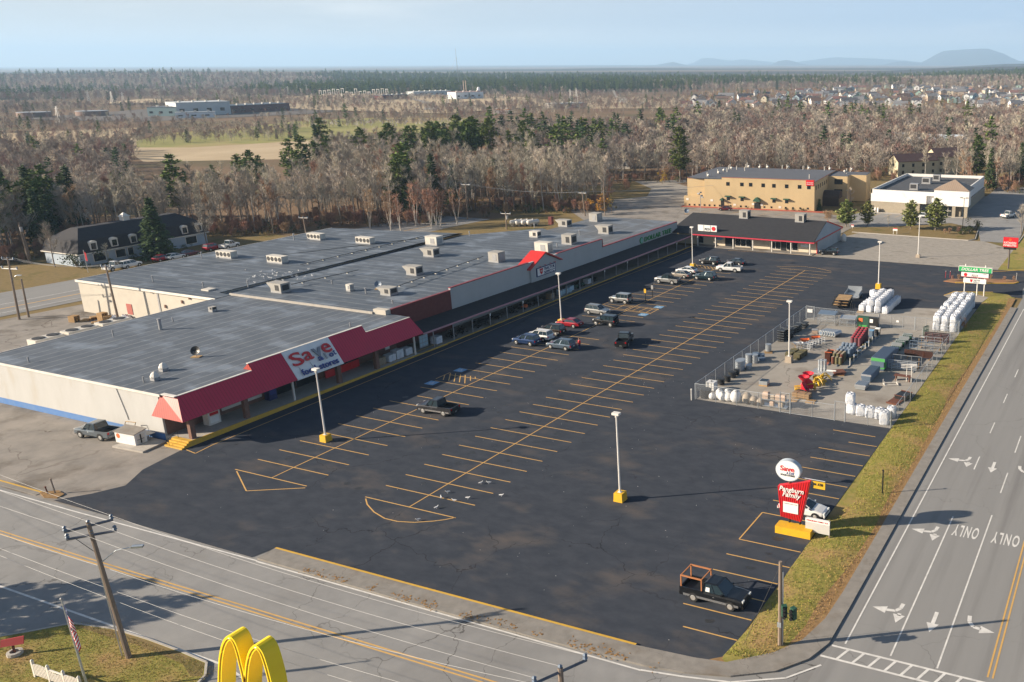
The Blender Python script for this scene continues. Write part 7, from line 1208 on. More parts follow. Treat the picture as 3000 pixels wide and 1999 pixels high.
t=T('post_tree','pale T-armed post rack by the verge fence','rack',(36.1,53.6,0)); b=MB(); [b.tube([(x,0,0),(x,0,2.3)],.05,5) for x in (-.35,.3)]; b.build('upright',M['polewhite'],t); b=MB(); [b.tube([(-1.1,-.3+.1*k,2.0+.2*k),(1.0,.3-.1*k,2.15+.2*k)],.045,5) for k in range(3)]; b.build('arm',M['polewhite'],t)
t=T('feeder_stand','small white four-post frame on the concrete','frame',(34.1,51.6,0),R(25)); b=MB(); [b.box(sx*.9,sy*.5,0,.07,.07,.65) for sx in (-1,1) for sy in (-1,1)]; b.build('post',M['whitetrim'],t); b=MB(); [b.bb(-.9,.9,s*.5-.04,s*.5+.04,.1,.2) for s in (-1,1)]; [b.bb(s*.9-.04,s*.9+.04,-.5,.5,.1,.2) for s in (-1,1)]; b.build('rail',M['whitetrim'],t)
t=T('iron_table','brown slatted table frame behind the white frame','table',(35.2,53.8,0)); b=MB(); b.box(0,0,.7,2.3,.8,.08); b.build('top',M['rust'],t)
for s in (-1,1): b=MB(); b.box(s*.9,0,0,.12,.6,.7); b.build('leg',M['brickcol'],t)
for x,y,h,m,lab in ((36.9,47.3,.6,'black','dark boxy feeder by the verge fence'),(36.3,45.6,.15,'rust','flat brown tray on the concrete by the verge fence')):
    t=T('feeder_box',lab,'feeder',(x,y,0),R(-12)); b=MB(); b.box(0,0,0,1.5,2.0,h); b.build('box_body',M[m],t); b=MB(); b.bb(-.8,.8,-1.05,-.98,h,h+.08); b.bb(-.8,.8,.98,1.05,h,h+.08); b.build('rim',M['rust'],t)
# utility trailers outside the fence
for k,(x,y,z,lab) in enumerate(((15.4,88.4,0,'lowest wood-decked utility trailer in the pile'),(15.5,88.7,.42,'second wood-decked utility trailer, stacked above the lowest'),(15.6,89.0,.84,'topmost wood-decked utility trailer of the pile'),(15.6,94.8,0,'silver-sided utility trailer with its ramp up, behind the pile'))):
    t=T('utility_trailer',lab,'trailer',(x,y,z),R(8)); sil=k==3; b=MB(); b.bb(-1.2,1.4,-2.0,2.0,.42,.48); b.build('deck',M['palletwood'] if not sil else M['galv'],t); b=MB()
    for s in (-1.22,1.42): b.bb(s-.05,s+.05,-2.05,2.05,.38,.52); 
    for s in (-2.05,2.05): b.bb(-1.27,1.47,s-.05,s+.05,.38,.52)
    b.tube([(-1.2,-2,.42),(.1,-3.2,.42),(1.4,-2,.42)],.05,4); [b.bb(-1.2,1.4,y_-.06,y_+.06,.48,.50) for y_ in (-1,0,1)]; b.build('chassis',M['black'] if not sil else M['galv'],t)
    for s in (-1.4,1.6): b=MB(); b.tube([(s-.1,0,.32),(s+.1,0,.32)],.32,12); wh=b.build('wheel',M['rubber'],t); b=MB(); b.tube([(s-.11,0,.32),(s+.11,0,.32)],.17,8); b.build('rim',M['rim'],wh)
    if sil: b=MB(); [b.bb(s-.03,s+.03,-2,2,.5,1.1) for s in (-1.2,1.4)]; b.bb(-1.2,1.4,1.98,2.04,.5,1.6); b.build('side_panel',M['galv'],t)
for k in range(3): b=MB(); t=T('steel_post','thin dark post standing by the bag block','post',(18.7+.35*k,83.4,0),0,'thin dark posts'); b.tube([(0,0,0),(0,0,1.9)],.05,5); b.build('shaft',M['black'],t); b=MB(); b.box(0,0,0,.3,.3,.05); b.build('foot',M['black'],t)
# pallet heap and junk behind the warehouse, gas tanks
for (a_,rz,n,lab) in (((830,1300),.2,7,'squared pile of pallets at the left of the heap'),((960,1290),.6,2,'low tumbled pallets beside the squared pile'),((1050,1270),-.4,3,'leaning pallets in the middle of the heap'),((1150,1285),.1,9,'tallest pallet pile against the cream wall'),((1210,1290),.8,6,'second tall pallet pile in the heap'),((1060,1310),1.0,1,'flat pallet in front of the heap'),((1290,1290),.5,2,'pallets at the foot of the utility pole')): p=at('C1',*a_); pallet(lab,p[0],p[1],rz,n=n)
for a_,lab in (((1280,1285),'white plastic sheeting heap left of the pole'),((1400,1280),'white plastic sheeting heap right of the pole')):
    p=at('C1',*a_); b=MB(); b.lathe(0,0,0,[(1.4,0),(1.2,.25),(.9,.5),(.5,.75),(.1,.85)],11,sy=.7); 
    b.v=[(x*(1+.2*math.sin(7*x+5*y)),y*(1+.2*math.cos(6*x)),z*(1+.25*math.sin(9*x+4*y))) for x,y,z in b.v]; solo(b,'sheeting_heap',M['bag'],lab,'plastic heap',(p[0],p[1],0))
for k in range(4):
    p=at('T2',1148+37*k,1482,0); t=T('gas_tank',('white gas tank at the left end of the four','white gas tank, second of the four from the pole','white gas tank, third of the four from the pole','white gas tank at the right end of the four')[k],'gas tank',(p[0],p[1],0),R(70)); b=MB(); b.loft([[(x,r*math.cos(a_),1.0+r*math.sin(a_)) for a_ in np.linspace(0,2*math.pi,15)[:-1]] for x,r in ((-1.9,.1),(-1.8,.45),(-1.5,.65),(1.5,.65),(1.8,.45),(1.9,.1))]); b.build('tank_shell',M['whitetrim'],t,smooth=True); b=MB(); b.box(-1,0,0,.3,1,.45); b.box(1,0,0,.3,1,.45); b.build('saddle',M['concrete'],t); b=MB(); b.cyl(0,0,1.6,.2,.25,10); b.build('valve_dome',M['whitetrim'],t)
p=at('B2',310,1045); 
for k in range(3): t=T('gas_tank',('small upright white gas bottle by the white store, nearest the wall end','small upright white gas bottle, middle one by the white store','small upright white gas bottle beside the block pilaster')[k],'gas tank',(p[0]-.8+.8*k,p[1]-.5,0)); b=MB(); b.lathe(0,0,0,[(.3,0),(.34,.1),(.34,1.2),(.2,1.4),(.05,1.45)],12); b.build('tank_shell',M['whitetrim'],t,smooth=True); b=MB(); b.cyl(0,0,1.42,.12,.15,8); b.build('valve_dome',M['whitetrim'],t)
p=at('B1',1950,985); t=T('gas_tank','white upright tank at the rear corner of the shop strip','gas tank',(-2.2,145.5,0)); b=MB(); b.lathe(0,0,0,[(.5,0),(.6,.2),(.6,1.5),(.3,1.8),(.05,1.85)],12); b.build('tank_shell',M['whitetrim'],t,smooth=True); b=MB(); b.cyl(0,0,1.8,.15,.2,8); b.build('valve_dome',M['whitetrim'],t)
# ------------------------------------------------------------------ trees
def fol(name,c,c2,scale=1.2,obvar=.18): return mat(name,c,.85,c2,scale,4,obvar=obvar,spec=.2)
M['bark']=mat('grey_bark',(.23,.19,.155),.9,(.15,.12,.10),1.5,4,obvar=.2); M['birchbark']=mat('birch_bark',(.55,.51,.45),.8,(.36,.32,.28),2.5,4)
M['twig']=fol('grey_tan_twigs',(.405,.362,.30),(.31,.277,.23),.3); M['twig_red']=fol('reddish_twigs',(.40,.24,.155),(.30,.195,.135),.3); M['twig_pale']=fol('pale_twigs',(.56,.49,.39),(.43,.37,.295),.3)
M['needle']=fol('pine_needles',(.095,.14,.035),(.15,.195,.05),.7); M['needle_dark']=fol('fir_needles',(.042,.072,.028),(.07,.105,.036),.8); M['rustleaf']=fol('rusty_leaves',(.30,.13,.03),(.22,.10,.04),.8); M['goldleaf']=fol('golden_leaves',(.42,.24,.03),(.30,.17,.03),.8); M['shrubgreen']=fol('shrub_leaves',(.045,.062,.02),(.08,.085,.03),1.)
M['needle_red']=M['rustleaf']
def bare(seed,h,spread,tw=.035,nl=13,nb=5,nt=8,lean=0,base=.25,fork=False,tsides=6,tlen=(.7,1.6),tr=None):
    r=random.Random(seed); tb=MB(); cb=MB(); tr=tr or h*.011+.02
    stems=[(0,0,lean,r.uniform(0,6.28))] if not fork else [(0,0,.16*h,a) for a in (r.uniform(0,2),r.uniform(2.2,4),r.uniform(4.2,6))]
    for sx,sy,ln,la in stems:
        pts=[];n=6
        for i in range(n+1):
            t=i/n; pts.append((sx+ln*t*math.cos(la)+r.uniform(-.12,.12)*h*.02*i,sy+ln*t*math.sin(la)+r.uniform(-.12,.12)*h*.02*i,h*.96*t-.1*(i==0)))
        tb.tube(pts,[tr*(1-.85*i/n) for i in range(n+1)],tsides,cap=False)
        def onstem(t):
            k=min(n-1,int(t*n)); f=t*n-k; a,b=Vector(pts[k]),Vector(pts[k+1]); return a.lerp(b,f)
        for l in range(nl):
            t=base+(.97-base)*(l+r.random())/nl; p0=onstem(t); az=r.uniform(0,6.28); ll=spread*(1.05-.75*((t-base)/(1-base))**1.3)*r.uniform(.7,1.15); el=r.uniform(.38,1.05)
            d=Vector((math.cos(az)*math.cos(el),math.sin(az)*math.cos(el),math.sin(el))); q=[p0]
            for s in range(3): d=(d+Vector((0,0,.12))+Vector((r.uniform(-.15,.15),r.uniform(-.15,.15),0))).normalized(); q.append(q[-1]+d*ll/3)
            cb.tube(q,[tr*.38,tr*.28,tr*.18,tr*.06],3,cap=False)
            for b_ in range(nb):
                f=.25+.75*(b_+r.random())/nb; k=min(2,int(f*3)); pb=q[k].lerp(q[k+1],f*3-k if k<3 else 1); a2=r.uniform(0,6.28); e2=r.uniform(.2,1.1); d2=(d*.6+Vector((math.cos(a2)*math.cos(e2),math.sin(a2)*math.cos(e2),math.sin(e2)))).normalized(); l2=ll*r.uniform(.3,.55); q2=[pb,pb+d2*l2*.5,pb+d2*l2+Vector((0,0,.1*l2))]
                cb.tube(q2,[tr*.14,tr*.10,tr*.04],3,cap=False)
                for w in range(nt):
                    f2=r.uniform(.15,1); pw=q2[0].lerp(q2[2],f2); a3=r.uniform(0,6.28); e3=r.uniform(-.1,1.2); d3=(d2*.7+Vector((math.cos(a3)*math.cos(e3),math.sin(a3)*math.cos(e3),math.sin(e3)))).normalized(); l3=r.uniform(*tlen); sd=d3.cross(Vector((r.uniform(-1,1),r.uniform(-1,1),r.uniform(-1,1)))).normalized()*tw
                    cb.add([pw-sd,pw+sd,pw+d3*l3],[(0,1,2)])
    return tb,cb
def conif(seed,h,rad,kind='pine',lo=.15,nw=20,k=6,ns=6,leaf=.55,tsides=6):
    r=random.Random(seed); tb=MB(); cb=MB(); tb.tube([(0,0,-.1),(0,0,h*.5),(0,0,h*.97)],[h*.014+.05,h*.010,.02],tsides,cap=False)
    for i in range(nw):
        t=lo+(1-lo)*(i+.3*r.random())/nw; z=h*t; u=(t-lo)/(1-lo)
        if kind=='pine': prof=(.55+.45*math.sin(min(1,u*1.5)*math.pi/2))*(1-u**2.2)*r.uniform(.55,1.2)
        else: prof=(1-u)**.85*r.uniform(.88,1.08)*min(1,.55+u*6)
        kk=max(3,int(k*(1-.4*u))); a0=r.uniform(0,6.28)
        for j in range(kk):
            if kind=='pine' and r.random()<.18: continue
            az=a0+6.28*j/kk+r.uniform(-.3,.3); ll=max(.35,rad*prof*r.uniform(.75,1.15)); dz=(.22 if kind=='pine' else -.28)*(1-.3*u)+ .25*u; d=Vector((math.cos(az),math.sin(az),dz)).normalized(); p0=Vector((0,0,z)); tb.tube([p0,p0+d*ll*.8],[.035,.012],3,cap=False) if ll>1 else None
            n2=max(2,int(ns*ll/rad)+1)
            for s in range(n2):
                f=(.25+.75*(s+r.random()*.6)/n2); p=p0+d*ll*f
                for q in range(4):
                    a3=r.uniform(0,6.28); e3=r.uniform(-.35,.55) if kind=='pine' else r.uniform(-.7,.2); d3=(d*.8+Vector((math.cos(a3)*math.cos(e3),math.sin(a3)*math.cos(e3),math.sin(e3)))).normalized(); l3=leaf*r.uniform(.6,1.25); sd=d3.cross(Vector((r.uniform(-.5,.5),r.uniform(-.5,.5),1))).normalized()*l3*.30
                    cb.add([p-sd*.4,p+d3*l3*.5+sd,p+d3*l3,p+d3*l3*.5-sd],[(0,1,2,3)])
    for q in range(10):
        a3=r.uniform(0,6.28); cb.add([(0,0,h*.93),(.12*math.cos(a3),.12*math.sin(a3),h*.97),(.03*math.cos(a3),.03*math.sin(a3),h*1.02)],[(0,1,2)])
    return tb,cb
def leafy(seed,h,rad,leaf=.35,n=420,zlo=.15):
    r=random.Random(seed); tb=MB(); cb=MB()
    for s in range(3): a=r.uniform(0,6.28); tb.tube([(0,0,-.1),(.2*rad*math.cos(a),.2*rad*math.sin(a),h*.4),(.5*rad*math.cos(a),.5*rad*math.sin(a),h*.8)],[.07,.05,.02],4,cap=False)
    cl=[(r.gauss(0,.45)*rad,r.gauss(0,.45)*rad,h*r.uniform(zlo+.1,.9),r.uniform(.25,.5)*rad) for _ in range(9)]
    for _ in range(n):
        c=r.choice(cl); d=Vector((r.gauss(0,1),r.gauss(0,1),r.gauss(0,1))).normalized()*c[3]*r.random()**.4; p=Vector(c[:3])+d
        if p.z<.05: p.z=.05
        a=Vector((r.uniform(-1,1),r.uniform(-1,1),r.uniform(-1,1))).normalized()*leaf*r.uniform(.5,1); b_=a.cross(Vector((r.uniform(-1,1),r.uniform(-1,1),r.uniform(-1,1)))).normalized()*leaf*.45; cb.add([p-a*.5,p+b_*.5,p+a*.5,p-b_*.5],[(0,1,2,3)])
    return tb,cb
class Proto:
    def __init__(s,pair,tm,cm,cname='crown'): s.t=pair[0].mesh('trunk',tm,True); s.c=pair[1].mesh(cname,cm); s.h=1
    def joined(s,name):
        me=bpy.data.meshes.new(name); vt=[tuple(v.co) for v in s.t.vertices]; o=len(vt); vc=[tuple(v.co) for v in s.c.vertices]
        ft=[tuple(p.vertices) for p in s.t.polygons]; fc=[tuple(i+o for i in p.vertices) for p in s.c.polygons]
        me.from_pydata(vt+vc,[],ft+fc); me.materials.append(s.t.materials[0]); me.materials.append(s.c.materials[0]); me.polygons.foreach_set('material_index',[0]*len(ft)+[1]*len(fc)); me.update(); return bpy.data.objects.new(name,me)
def plant(pr,name,label,cat,x,y,s,rz,group=None,z=-.05,sz=None):
    t=T(name,label,cat,(x,y,z),rz,group); t.scale=(s,s,sz or s)
    for nm,me in (('trunk',pr.t),('crown',pr.c)): o=bpy.data.objects.new(nm,me); COL.objects.link(o); o.parent=t
    return t
BARE=[Proto(bare(10+i,13,4.0,nt=12,lean=rnd.uniform(0,1.2)),M['bark'],M['twig']) for i in range(4)]
BIRCH=[Proto(bare(30+i,14.5,2.0,.03,11,4,8,lean=rnd.uniform(.5,2.2),base=.42,tr=.13),M['birchbark'],M['twig_pale']) for i in range(3)]
REDT=[Proto(bare(50+i,12,2.8,.035,12,5,12,base=.2),M['bark'],M['twig_red']) for i in range(2)]
CLUMP=[Proto(bare(70+i,11,1.5,.03,8,4,7,fork=True,base=.35,tr=.09),M['birchbark'],M['twig_red']) for i in range(2)]
PINE=[Proto(conif(90+i,17,4.9,'pine',.24,20,8,8,1.0),M['bark'],M['needle']) for i in range(3)]
FIR=[Proto(conif(110+i,14,2.7,'fir',.10,26,10,6,.7),M['bark'],M['needle_dark']) for i in range(2)]
SPR=Proto(conif(130,12,3.7,'fir',.02,34,13,8,.62),M['bark'],M['needle_dark']); LOTP=[Proto(conif(140+i,7.6,3.3,'pine',.12,19,9,9,.62),M['bark'],fol('sunny_pine_needles',(.20,.225,.07),(.27,.29,.10),.7)) for i in range(2)]  # lighter needle colour of the lot pines has their sunlight painted in
SHRUB=[Proto(bare(150+i,3.2,1.5,.02,10,5,8,fork=True,base=.1,tr=.04,tlen=(.3,.8)),M['bark'],M['twig_red']) for i in range(2)]
GOLD=Proto(leafy(160,6,1.9,.4,520),M['bark'],M['goldleaf']); RUST=Proto(leafy(161,8,3.2,.5,520),M['bark'],M['rustleaf']); BUSH=Proto(leafy(162,1.5,1.1,.22,520,0),M['bark'],M['shrubgreen'])
M['twig_far']=fol('grey_brown_scrub',(.29,.25,.215),(.22,.19,.165),.3); M['twig_far_red']=fol('red_brown_scrub',(.29,.19,.15),(.22,.155,.13),.3)
# far, low-detail forms for the massed woods
F_B=[Proto(bare(200+i,9.5,4.3,.075,10,5,6,base=.15,tsides=4,tlen=(.7,1.6)),M['bark'],M['twig_far']) for i in range(3)]+[Proto(bare(210,9.5,4.3,.075,10,5,6,base=.15,tsides=4,tlen=(.7,1.6)),M['birchbark'],M['twig_pale']),Proto(bare(211,9,4.3,.075,10,5,6,base=.15,tsides=4,tlen=(.7,1.6)),M['bark'],M['twig_far_red']),Proto(bare(213,8,4.3,.075,10,5,6,base=.15,tsides=4,tlen=(.7,1.6)),M['bark'],M['twig_far_red'])]
F_C=[Proto(conif(220+i,14,2.8,'fir',.08,12,6,3,1.3,4),M['bark'],M['needle_dark']) for i in range(2)]+[Proto(conif(225,16,3.8,'pine',.2,11,6,4,1.5,4),M['bark'],M['needle'])]
F_T=[Proto(leafy(230,7,3.4,.8,200),M['bark'],M['rustleaf']),Proto(leafy(231,7,3.0,.8,160),M['bark'],M['goldleaf'])]
# ---- single trees
def one(r,a,pr,lab,cat,h,h0,name,z=0,rz=None,wide=1.0):
    p=at(r,*a,z); s=h/h0; return plant(pr,name,lab,cat,p[0],p[1],s*wide,rnd.uniform(0,6.28) if rz is None else rz,sz=s)
one('C1',(1770,590),SPR,'tall dense dark spruce before the mansard house','tree',13.6,12,'spruce_tree')
one('B2',(190,1240),LOTP[1],'slim pine at the left end of the planted strip','tree',6.6,7.6,'pine_tree',wide=.9)
one('B2',(790,1280),LOTP[0],'broad pine left of the tallest one before the white store','tree',7.5,7.6,'pine_tree',wide=1.02)
one('B2',(1130,1300),LOTP[1],'tallest pine in the strip, right before the store entrance','tree',8.2,7.6,'pine_tree',wide=1.1)
one('B1',(2010,815),LOTP[0],'bushy pine between the inn and the white store','tree',6.9,7.6,'pine_tree',wide=1.15)
one('B1',(1680,610),Proto(conif(170,3,.8,'fir',.02,18,8,4,.3),M['bark'],M['needle']),'small pointed cedar at the inn corner','tree',3.3,3,'cedar_tree')
one('B2',(480,1265),Proto(bare(172,3.2,.8,.015,9,4,6,tr=.04,tlen=(.2,.5)),M['bark'],M['twig']),'thin bare sapling in the planted strip','tree',3.4,3.2,'bare_tree')
one('B2',(2310,1345),Proto(bare(173,6.5,2.6,.02,16,6,9,tr=.12,tlen=(.4,.9),base=.2),M['bark'],M['twig']),'round bare tree at the right edge on the grass island','tree',7,6.5,'bare_tree')
one('B1',(2060,560),Proto(bare(174,5,1.9,.02,14,6,9,tr=.1,tlen=(.4,.8),base=.12),M['bark'],M['twig_pale']),'small bare tree against the shaded inn wing','tree',5.2,5,'bare_tree')
one('C1',(2300,460),Proto(bare(175,9,3.0,.025,16,6,9,tr=.14,base=.2),M['bark'],M['twig']),'bare tree right of the mansard house','tree',9.5,9,'bare_tree')
one('C1',(610,690),Proto(bare(176,8,2.4,.02,14,5,8,tr=.12,base=.25),M['bark'],M['twig']),'bare tree left of the mansard house','tree',9,8,'bare_tree')
one('C1',(1215,665),Proto(bare(177,4,1.2,.015,12,5,7,tr=.06,base=.2,tlen=(.3,.6)),M['bark'],M['twig']),'small bare tree before the mansard house windows','tree',4.6,4,'bare_tree')
one('T2',(340,1155),PINE[0],'tall tiered white pine standing clear above the bare wood','tree',20,17,'pine_tree',wide=1.15)
one('T2',(1690,1410),GOLD,'orange-leaved tree behind the store back corner','tree',6.5,6,'leafy_tree',wide=1.3); one('T2',(1775,1400),Proto(leafy(163,6,1.6,.35,480),M['bark'],fol('olive_leaves',(.12,.11,.03),(.18,.13,.03))),'olive-green tree beside the orange-leaved one','tree',5.8,6,'leafy_tree',wide=1.1)
one('T2',(905,1380),GOLD,'yellow-leaved bush below the dark pines','bush',4.6,6,'leafy_bush'); one('T2',(2105,1210),GOLD,'yellow-leaved tree at the birch edge by the drive','tree',5.5,6,'leafy_tree')
one('C1',(865,690),BUSH,'round dark clipped bush at the mansard house corner','bush',3.2,1.5,'clipped_bush',wide=1.2)
for a_,h,lab in (((1245,660),1.4,'low bush under the mansard house windows'),((1490,600),1.3,'low dark bush left of the spruce'),((2060,500),1.4,'low dark bush right of the spruce')): one('C1',a_,BUSH,lab,'bush',h,1.5,'clipped_bush',wide=.9)
for a_,pr,h,h0,lab in (((1680,1290),BUSH,2.6,1.5,'tall dark bush at the planted strip corner'),((1600,1340),BUSH,1.8,1.5,'green bush before the tall dark one'),((1500,1350),BUSH,1.6,1.5,'small green bush with a pale stump'),((1450,1340),SHRUB[0],1.6,3.2,'tan bare shrub beside the green bushes'),((1330,1350),SHRUB[1],1.5,3.2,'dark red bare shrub in the planted strip'),((1260,1345),SHRUB[0],1.2,3.2,'low reddish shrub at the strip middle')): one('B2',a_,pr,lab,'bush',h,h0,'shrub',wide=1.1)
one('B1',(1790,770),SHRUB[1],'reddish bare shrub left of the bushy pine','bush',3.0,3.2,'shrub',wide=1.3); one('B1',(2040,800),SHRUB[0],'low brown shrub under the bushy pine','bush',1.8,3.2,'shrub',wide=1.4)
for i,x in enumerate((40,120,300,330,650,720,790,840,1270,1365,1450,1490)): one('B1',(x,555+.048*x),BUSH,'tiny green shrub in the red bed along the inn wall','bush',.9,1.5,'shrub').__setitem__('group','shrubs along the inn wall')
p=at('V5',2105,480); plant(RUST,'leafy_bush','orange-leaved bush at the fence by the bag stack','bush',38.4,80.6,.22,0,sz=.3)
for i,(x,y) in enumerate(((30,113.9),(31,115.2),(39.5,116.9),(36.9,117.4),(41.2,117.8))): plant(SHRUB[i%2],'shrub','small dry shrub on the entrance island','bush',x,y,.32,i,'dry shrubs on the entrance island',.1)
for a_,lab in (((585,1010),'thin red stake at the tip of the entrance island'),((670,1010),'second thin red stake on the entrance island'),((1940,1050),'thin stake at the road end of the island')): p=at('B3',*a_,.1); t=T('marker_stake',lab,'stake',(p[0],p[1],.1)); b=MB(); b.tube([(0,0,0),(.05,0,1.4)],.03,5); b.build('shaft',M['signred'] if 'red' in lab else M['polewhite'],t); b=MB(); b.cyl(.045,0,1.3,.045,.12,6); b.build('reflector',M['signwhite'],t)
for i in range(9):                                   # clump of birch stems behind the warehouse
    px=1085+27*i; p=at('P',px,676,0); plant(CLUMP[i%2],'birch_clump','slim many-stemmed birch in the reddish thicket behind the warehouse','tree',p[0]+rnd.uniform(-3,3),p[1]+rnd.uniform(0,8),rnd.uniform(.85,1.1),rnd.uniform(0,6),'birch thicket behind the warehouse')
plant(PINE[0],'pine_tree','pine standing out of frame left of the corner lawn, shading the road','tree',-25.5,-32.5,.62,1,sz=.6); plant(PINE[1],'pine_tree','second pine out of frame at the left of the corner lawn','tree',-32,-33,.66,2,sz=.62); plant(PINE[2],'pine_tree','third pine out of frame at the left of the corner lawn','tree',-29,-37,.68,3,sz=.68)
for px_,D_,h_,lab in ((572,345,10,'short pine alone at the meadow edge'),(652,335,14,'left pine of the trio before the meadow'),(690,330,15.5,'middle pine of the trio before the meadow'),(716,338,13,'right pine of the trio before the meadow'),(812,352,17,'first pine of the tall group by the meadow'),(850,345,18.5,'tallest pine of the group by the meadow'),(888,350,16,'third pine of the tall group by the meadow'),(925,356,17.5,'last pine of the tall group by the meadow'),(1030,372,19,'pine standing out above the dark conifer clump'),(1420,300,13,'lone dark pine left of the orange-leaved tree'),(1545,352,17,'flat-topped pine above the bare wood'),(2880,330,17,'tall green pine standing above the woods at the right')):
    d=azdir(px_); plant(PINE[px_%3],'pine_tree',lab,'tree',CAM[0]+d[0]*D_,CAM[1]+d[1]*D_,h_/17,px_,sz=h_/17)
# ---- the woods
EDGE=[(-200,790),(87,768),(171,722),(330,712),(420,700),(566,690),(640,692),(781,690),(1000,660),(1071,664),(1340,655),(1380,640),(1527,626),(1714,624),(1781,612),(1790,560),(1982,538),(2549,528),(2888,562),(3200,572)]
def edge_y(px): return float(np.interp(px,[e[0] for e in EDGE],[e[1] for e in EDGE]))
def pdist(px,y): q=at('P',px,y,0); return float(np.hypot(q[0]-CAM[0],q[1]-CAM[1]))
EX=np.array([e[0] for e in EDGE]); ED=np.array([pdist(e[0],e[1]) for e in EDGE])
holes=[(-14,270,13),(-3,277,13),(5,285,10),(-149,72,20),(-14,292,19),(1640,533,9),(1808,495,9),(1760,548,12),(1900,545,12),(1420,627,6),(1500,650,7),(1345,645,8)]
H2=[]
for a,b_,r in holes:
    if a>200: q=at('P',a,b_,0); H2.append((q[0],q[1],r))
    else: H2.append((a,b_,r))
p=at('B2',1300,165); H2.append((p[0],p[1],13))
near_b=[];near_c=[];near_bi=[]; far_b=[];far_c=[];far_t=[]
r=random.Random(21); D=118.
while D<3400:
    stp=(4.3 if D<330 else 5.2 if D<700 else 8 if D<1300 else 13 if D<2200 else 20); 
    # columns across the view
    a_=math.atan((-260-CX)/FPX); a1=math.atan((3260-CX)/FPX); da=stp/D
    while a_<a1:
        px=CX+FPX*math.tan(a_)*1.0; a_+=da
        dd=D+r.uniform(-.5,.5)*stp*1.6; ang=a_+r.uniform(-.5,.5)*da
        th=YAW-ang; x=CAM[0]-math.sin(th)*dd; y=CAM[1]+math.cos(th)*dd
        pxx,pyy=to_px((x,y,0)); 
        if dd<np.interp(pxx,EX,ED)+2 : continue
        if any((x-h[0])**2+(y-h[1])**2<h[2]**2 for h in H2): continue
        n1=nz2(x,y,45); n2=nz2(x+500,y,160); n3=nz2(x,y+900,420); zt=gz(x,y); dens=1.; pc=.03; h=1.; town=False
        near=dd<(440 if 930<pxx<1560 else 340)
        if near:
            ed_=dd-np.interp(pxx,EX,ED); pc=(.01+.16*(n1>.80))*(ed_>55)+(.6 if (1262<pxx<1452 and 350<dd<425) else .08 if 1060<pxx<1560 and dd>325 else 0)+(.3 if pxx<265 and 258<dd<300 else 0)+(.02 if ed_<25 and pxx<1100 else 0)+(.3 if 1150<pxx<1350 and ed_<30 else 0)
            if pxx>1900: pc=.02+.2*(n1>.82)*(ed_>50)
            dens=.92
        if pxx<1400 and pxx>395 and (440 if pxx>930 else 292)<dd<(680 if pxx>880 else 585): dens=.0 if dd>300 else .2; pc=.05
        if pxx<395 and 300<dd<640: h=.72; pc=.03
        if 1380<=pxx<2000 and not near and dd<650: dens=.85; pc=.03+.35*(n1>.80)
        if pxx>=2000 and 340<dd<760: dens=.85; pc=.01+.25*(n1>.90); h=.95
        if 560<dd<=1500 and pxx<2000 and not (395<pxx<1400 and dd<(680 if pxx>880 else 585)):
            h=.5+.25*n2; dens=.75 if n2>.42 else .12; pc=.02+.2*(n1>.85)
            if dd<760 and pxx<1350: dens=.65; h=.5
        if 760<=dd<1560 and pxx>=2000: dens=.42; h=.62; pc=.02+.1*(n1>.86); town=True
        if dd>1500 and pxx<2000: h=1.05; pc=.05+.7*(n3>.60)*(pxx>350)+.45*(n2>.78); dens=.95
        if dd>1560 and pxx>=2000: h=1.0; pc=.06+.5*(n3>.6)+.3*(dd>2300); dens=.95
        if dd>2600: h*=1.25
        if abs(x+660)<135 and abs(y-510)<110 and dd<960: dens=min(dens,.10)
        if r.random()>dens: continue
        s=h*r.uniform(.8,1.22); con=r.random()<pc; rec=(x,y,zt,s,r.uniform(0,6.28),pxx,dd)
        if near:
            if con: near_c.append(rec)
            elif r.random()<(.30 if (pxx>1450 or 700<pxx<1000) else .12): near_bi.append(rec)
            else: near_b.append(rec)
        elif con: far_c.append(rec)
        elif town and r.random()<.45: far_t.append(rec)
        else: far_b.append(rec)
    D+=stp*.95
vis=lambda q:-60<q[5]<3060
def grp(px,dd): return 'behind the mansard house' if px<420 else 'behind the warehouse' if px<1000 else 'behind the stores' if px<1790 else 'behind the inn' if px<2560 else 'behind the white store'
for lst,prs,nmax,nm,lab in ((near_b,BARE,300,'bare_tree','bare grey-brown leafless tree in the wood %s'),(near_bi,BIRCH,200,'birch_tree','pale-trunked slender birch in the wood %s'),(near_c,FIR,200,'conifer_tree','dark green conifer among bare trees %s')):
    lst.sort(key=lambda q:q[6]-np.interp(q[5],EX,ED)); k=0; keep=[]
    for q in lst:
        if vis(q) and k<nmax:
            pr=r.choice(prs if nm!='conifer_tree' else (PINE if r.random()<.45 else FIR)); 
            if nm=='bare_tree' and r.random()<.22: pr=r.choice(REDT)
            g=grp(q[5],q[6]); plant(pr,nm,lab%g,'tree',q[0],q[1],q[3]*(.97 if nm!='conifer_tree' else 1.05),q[4],lab.split(' in the')[0].split(' among')[0]+'s '+g,q[2]); k+=1
        else: keep.append(q)
    lst[:]=keep
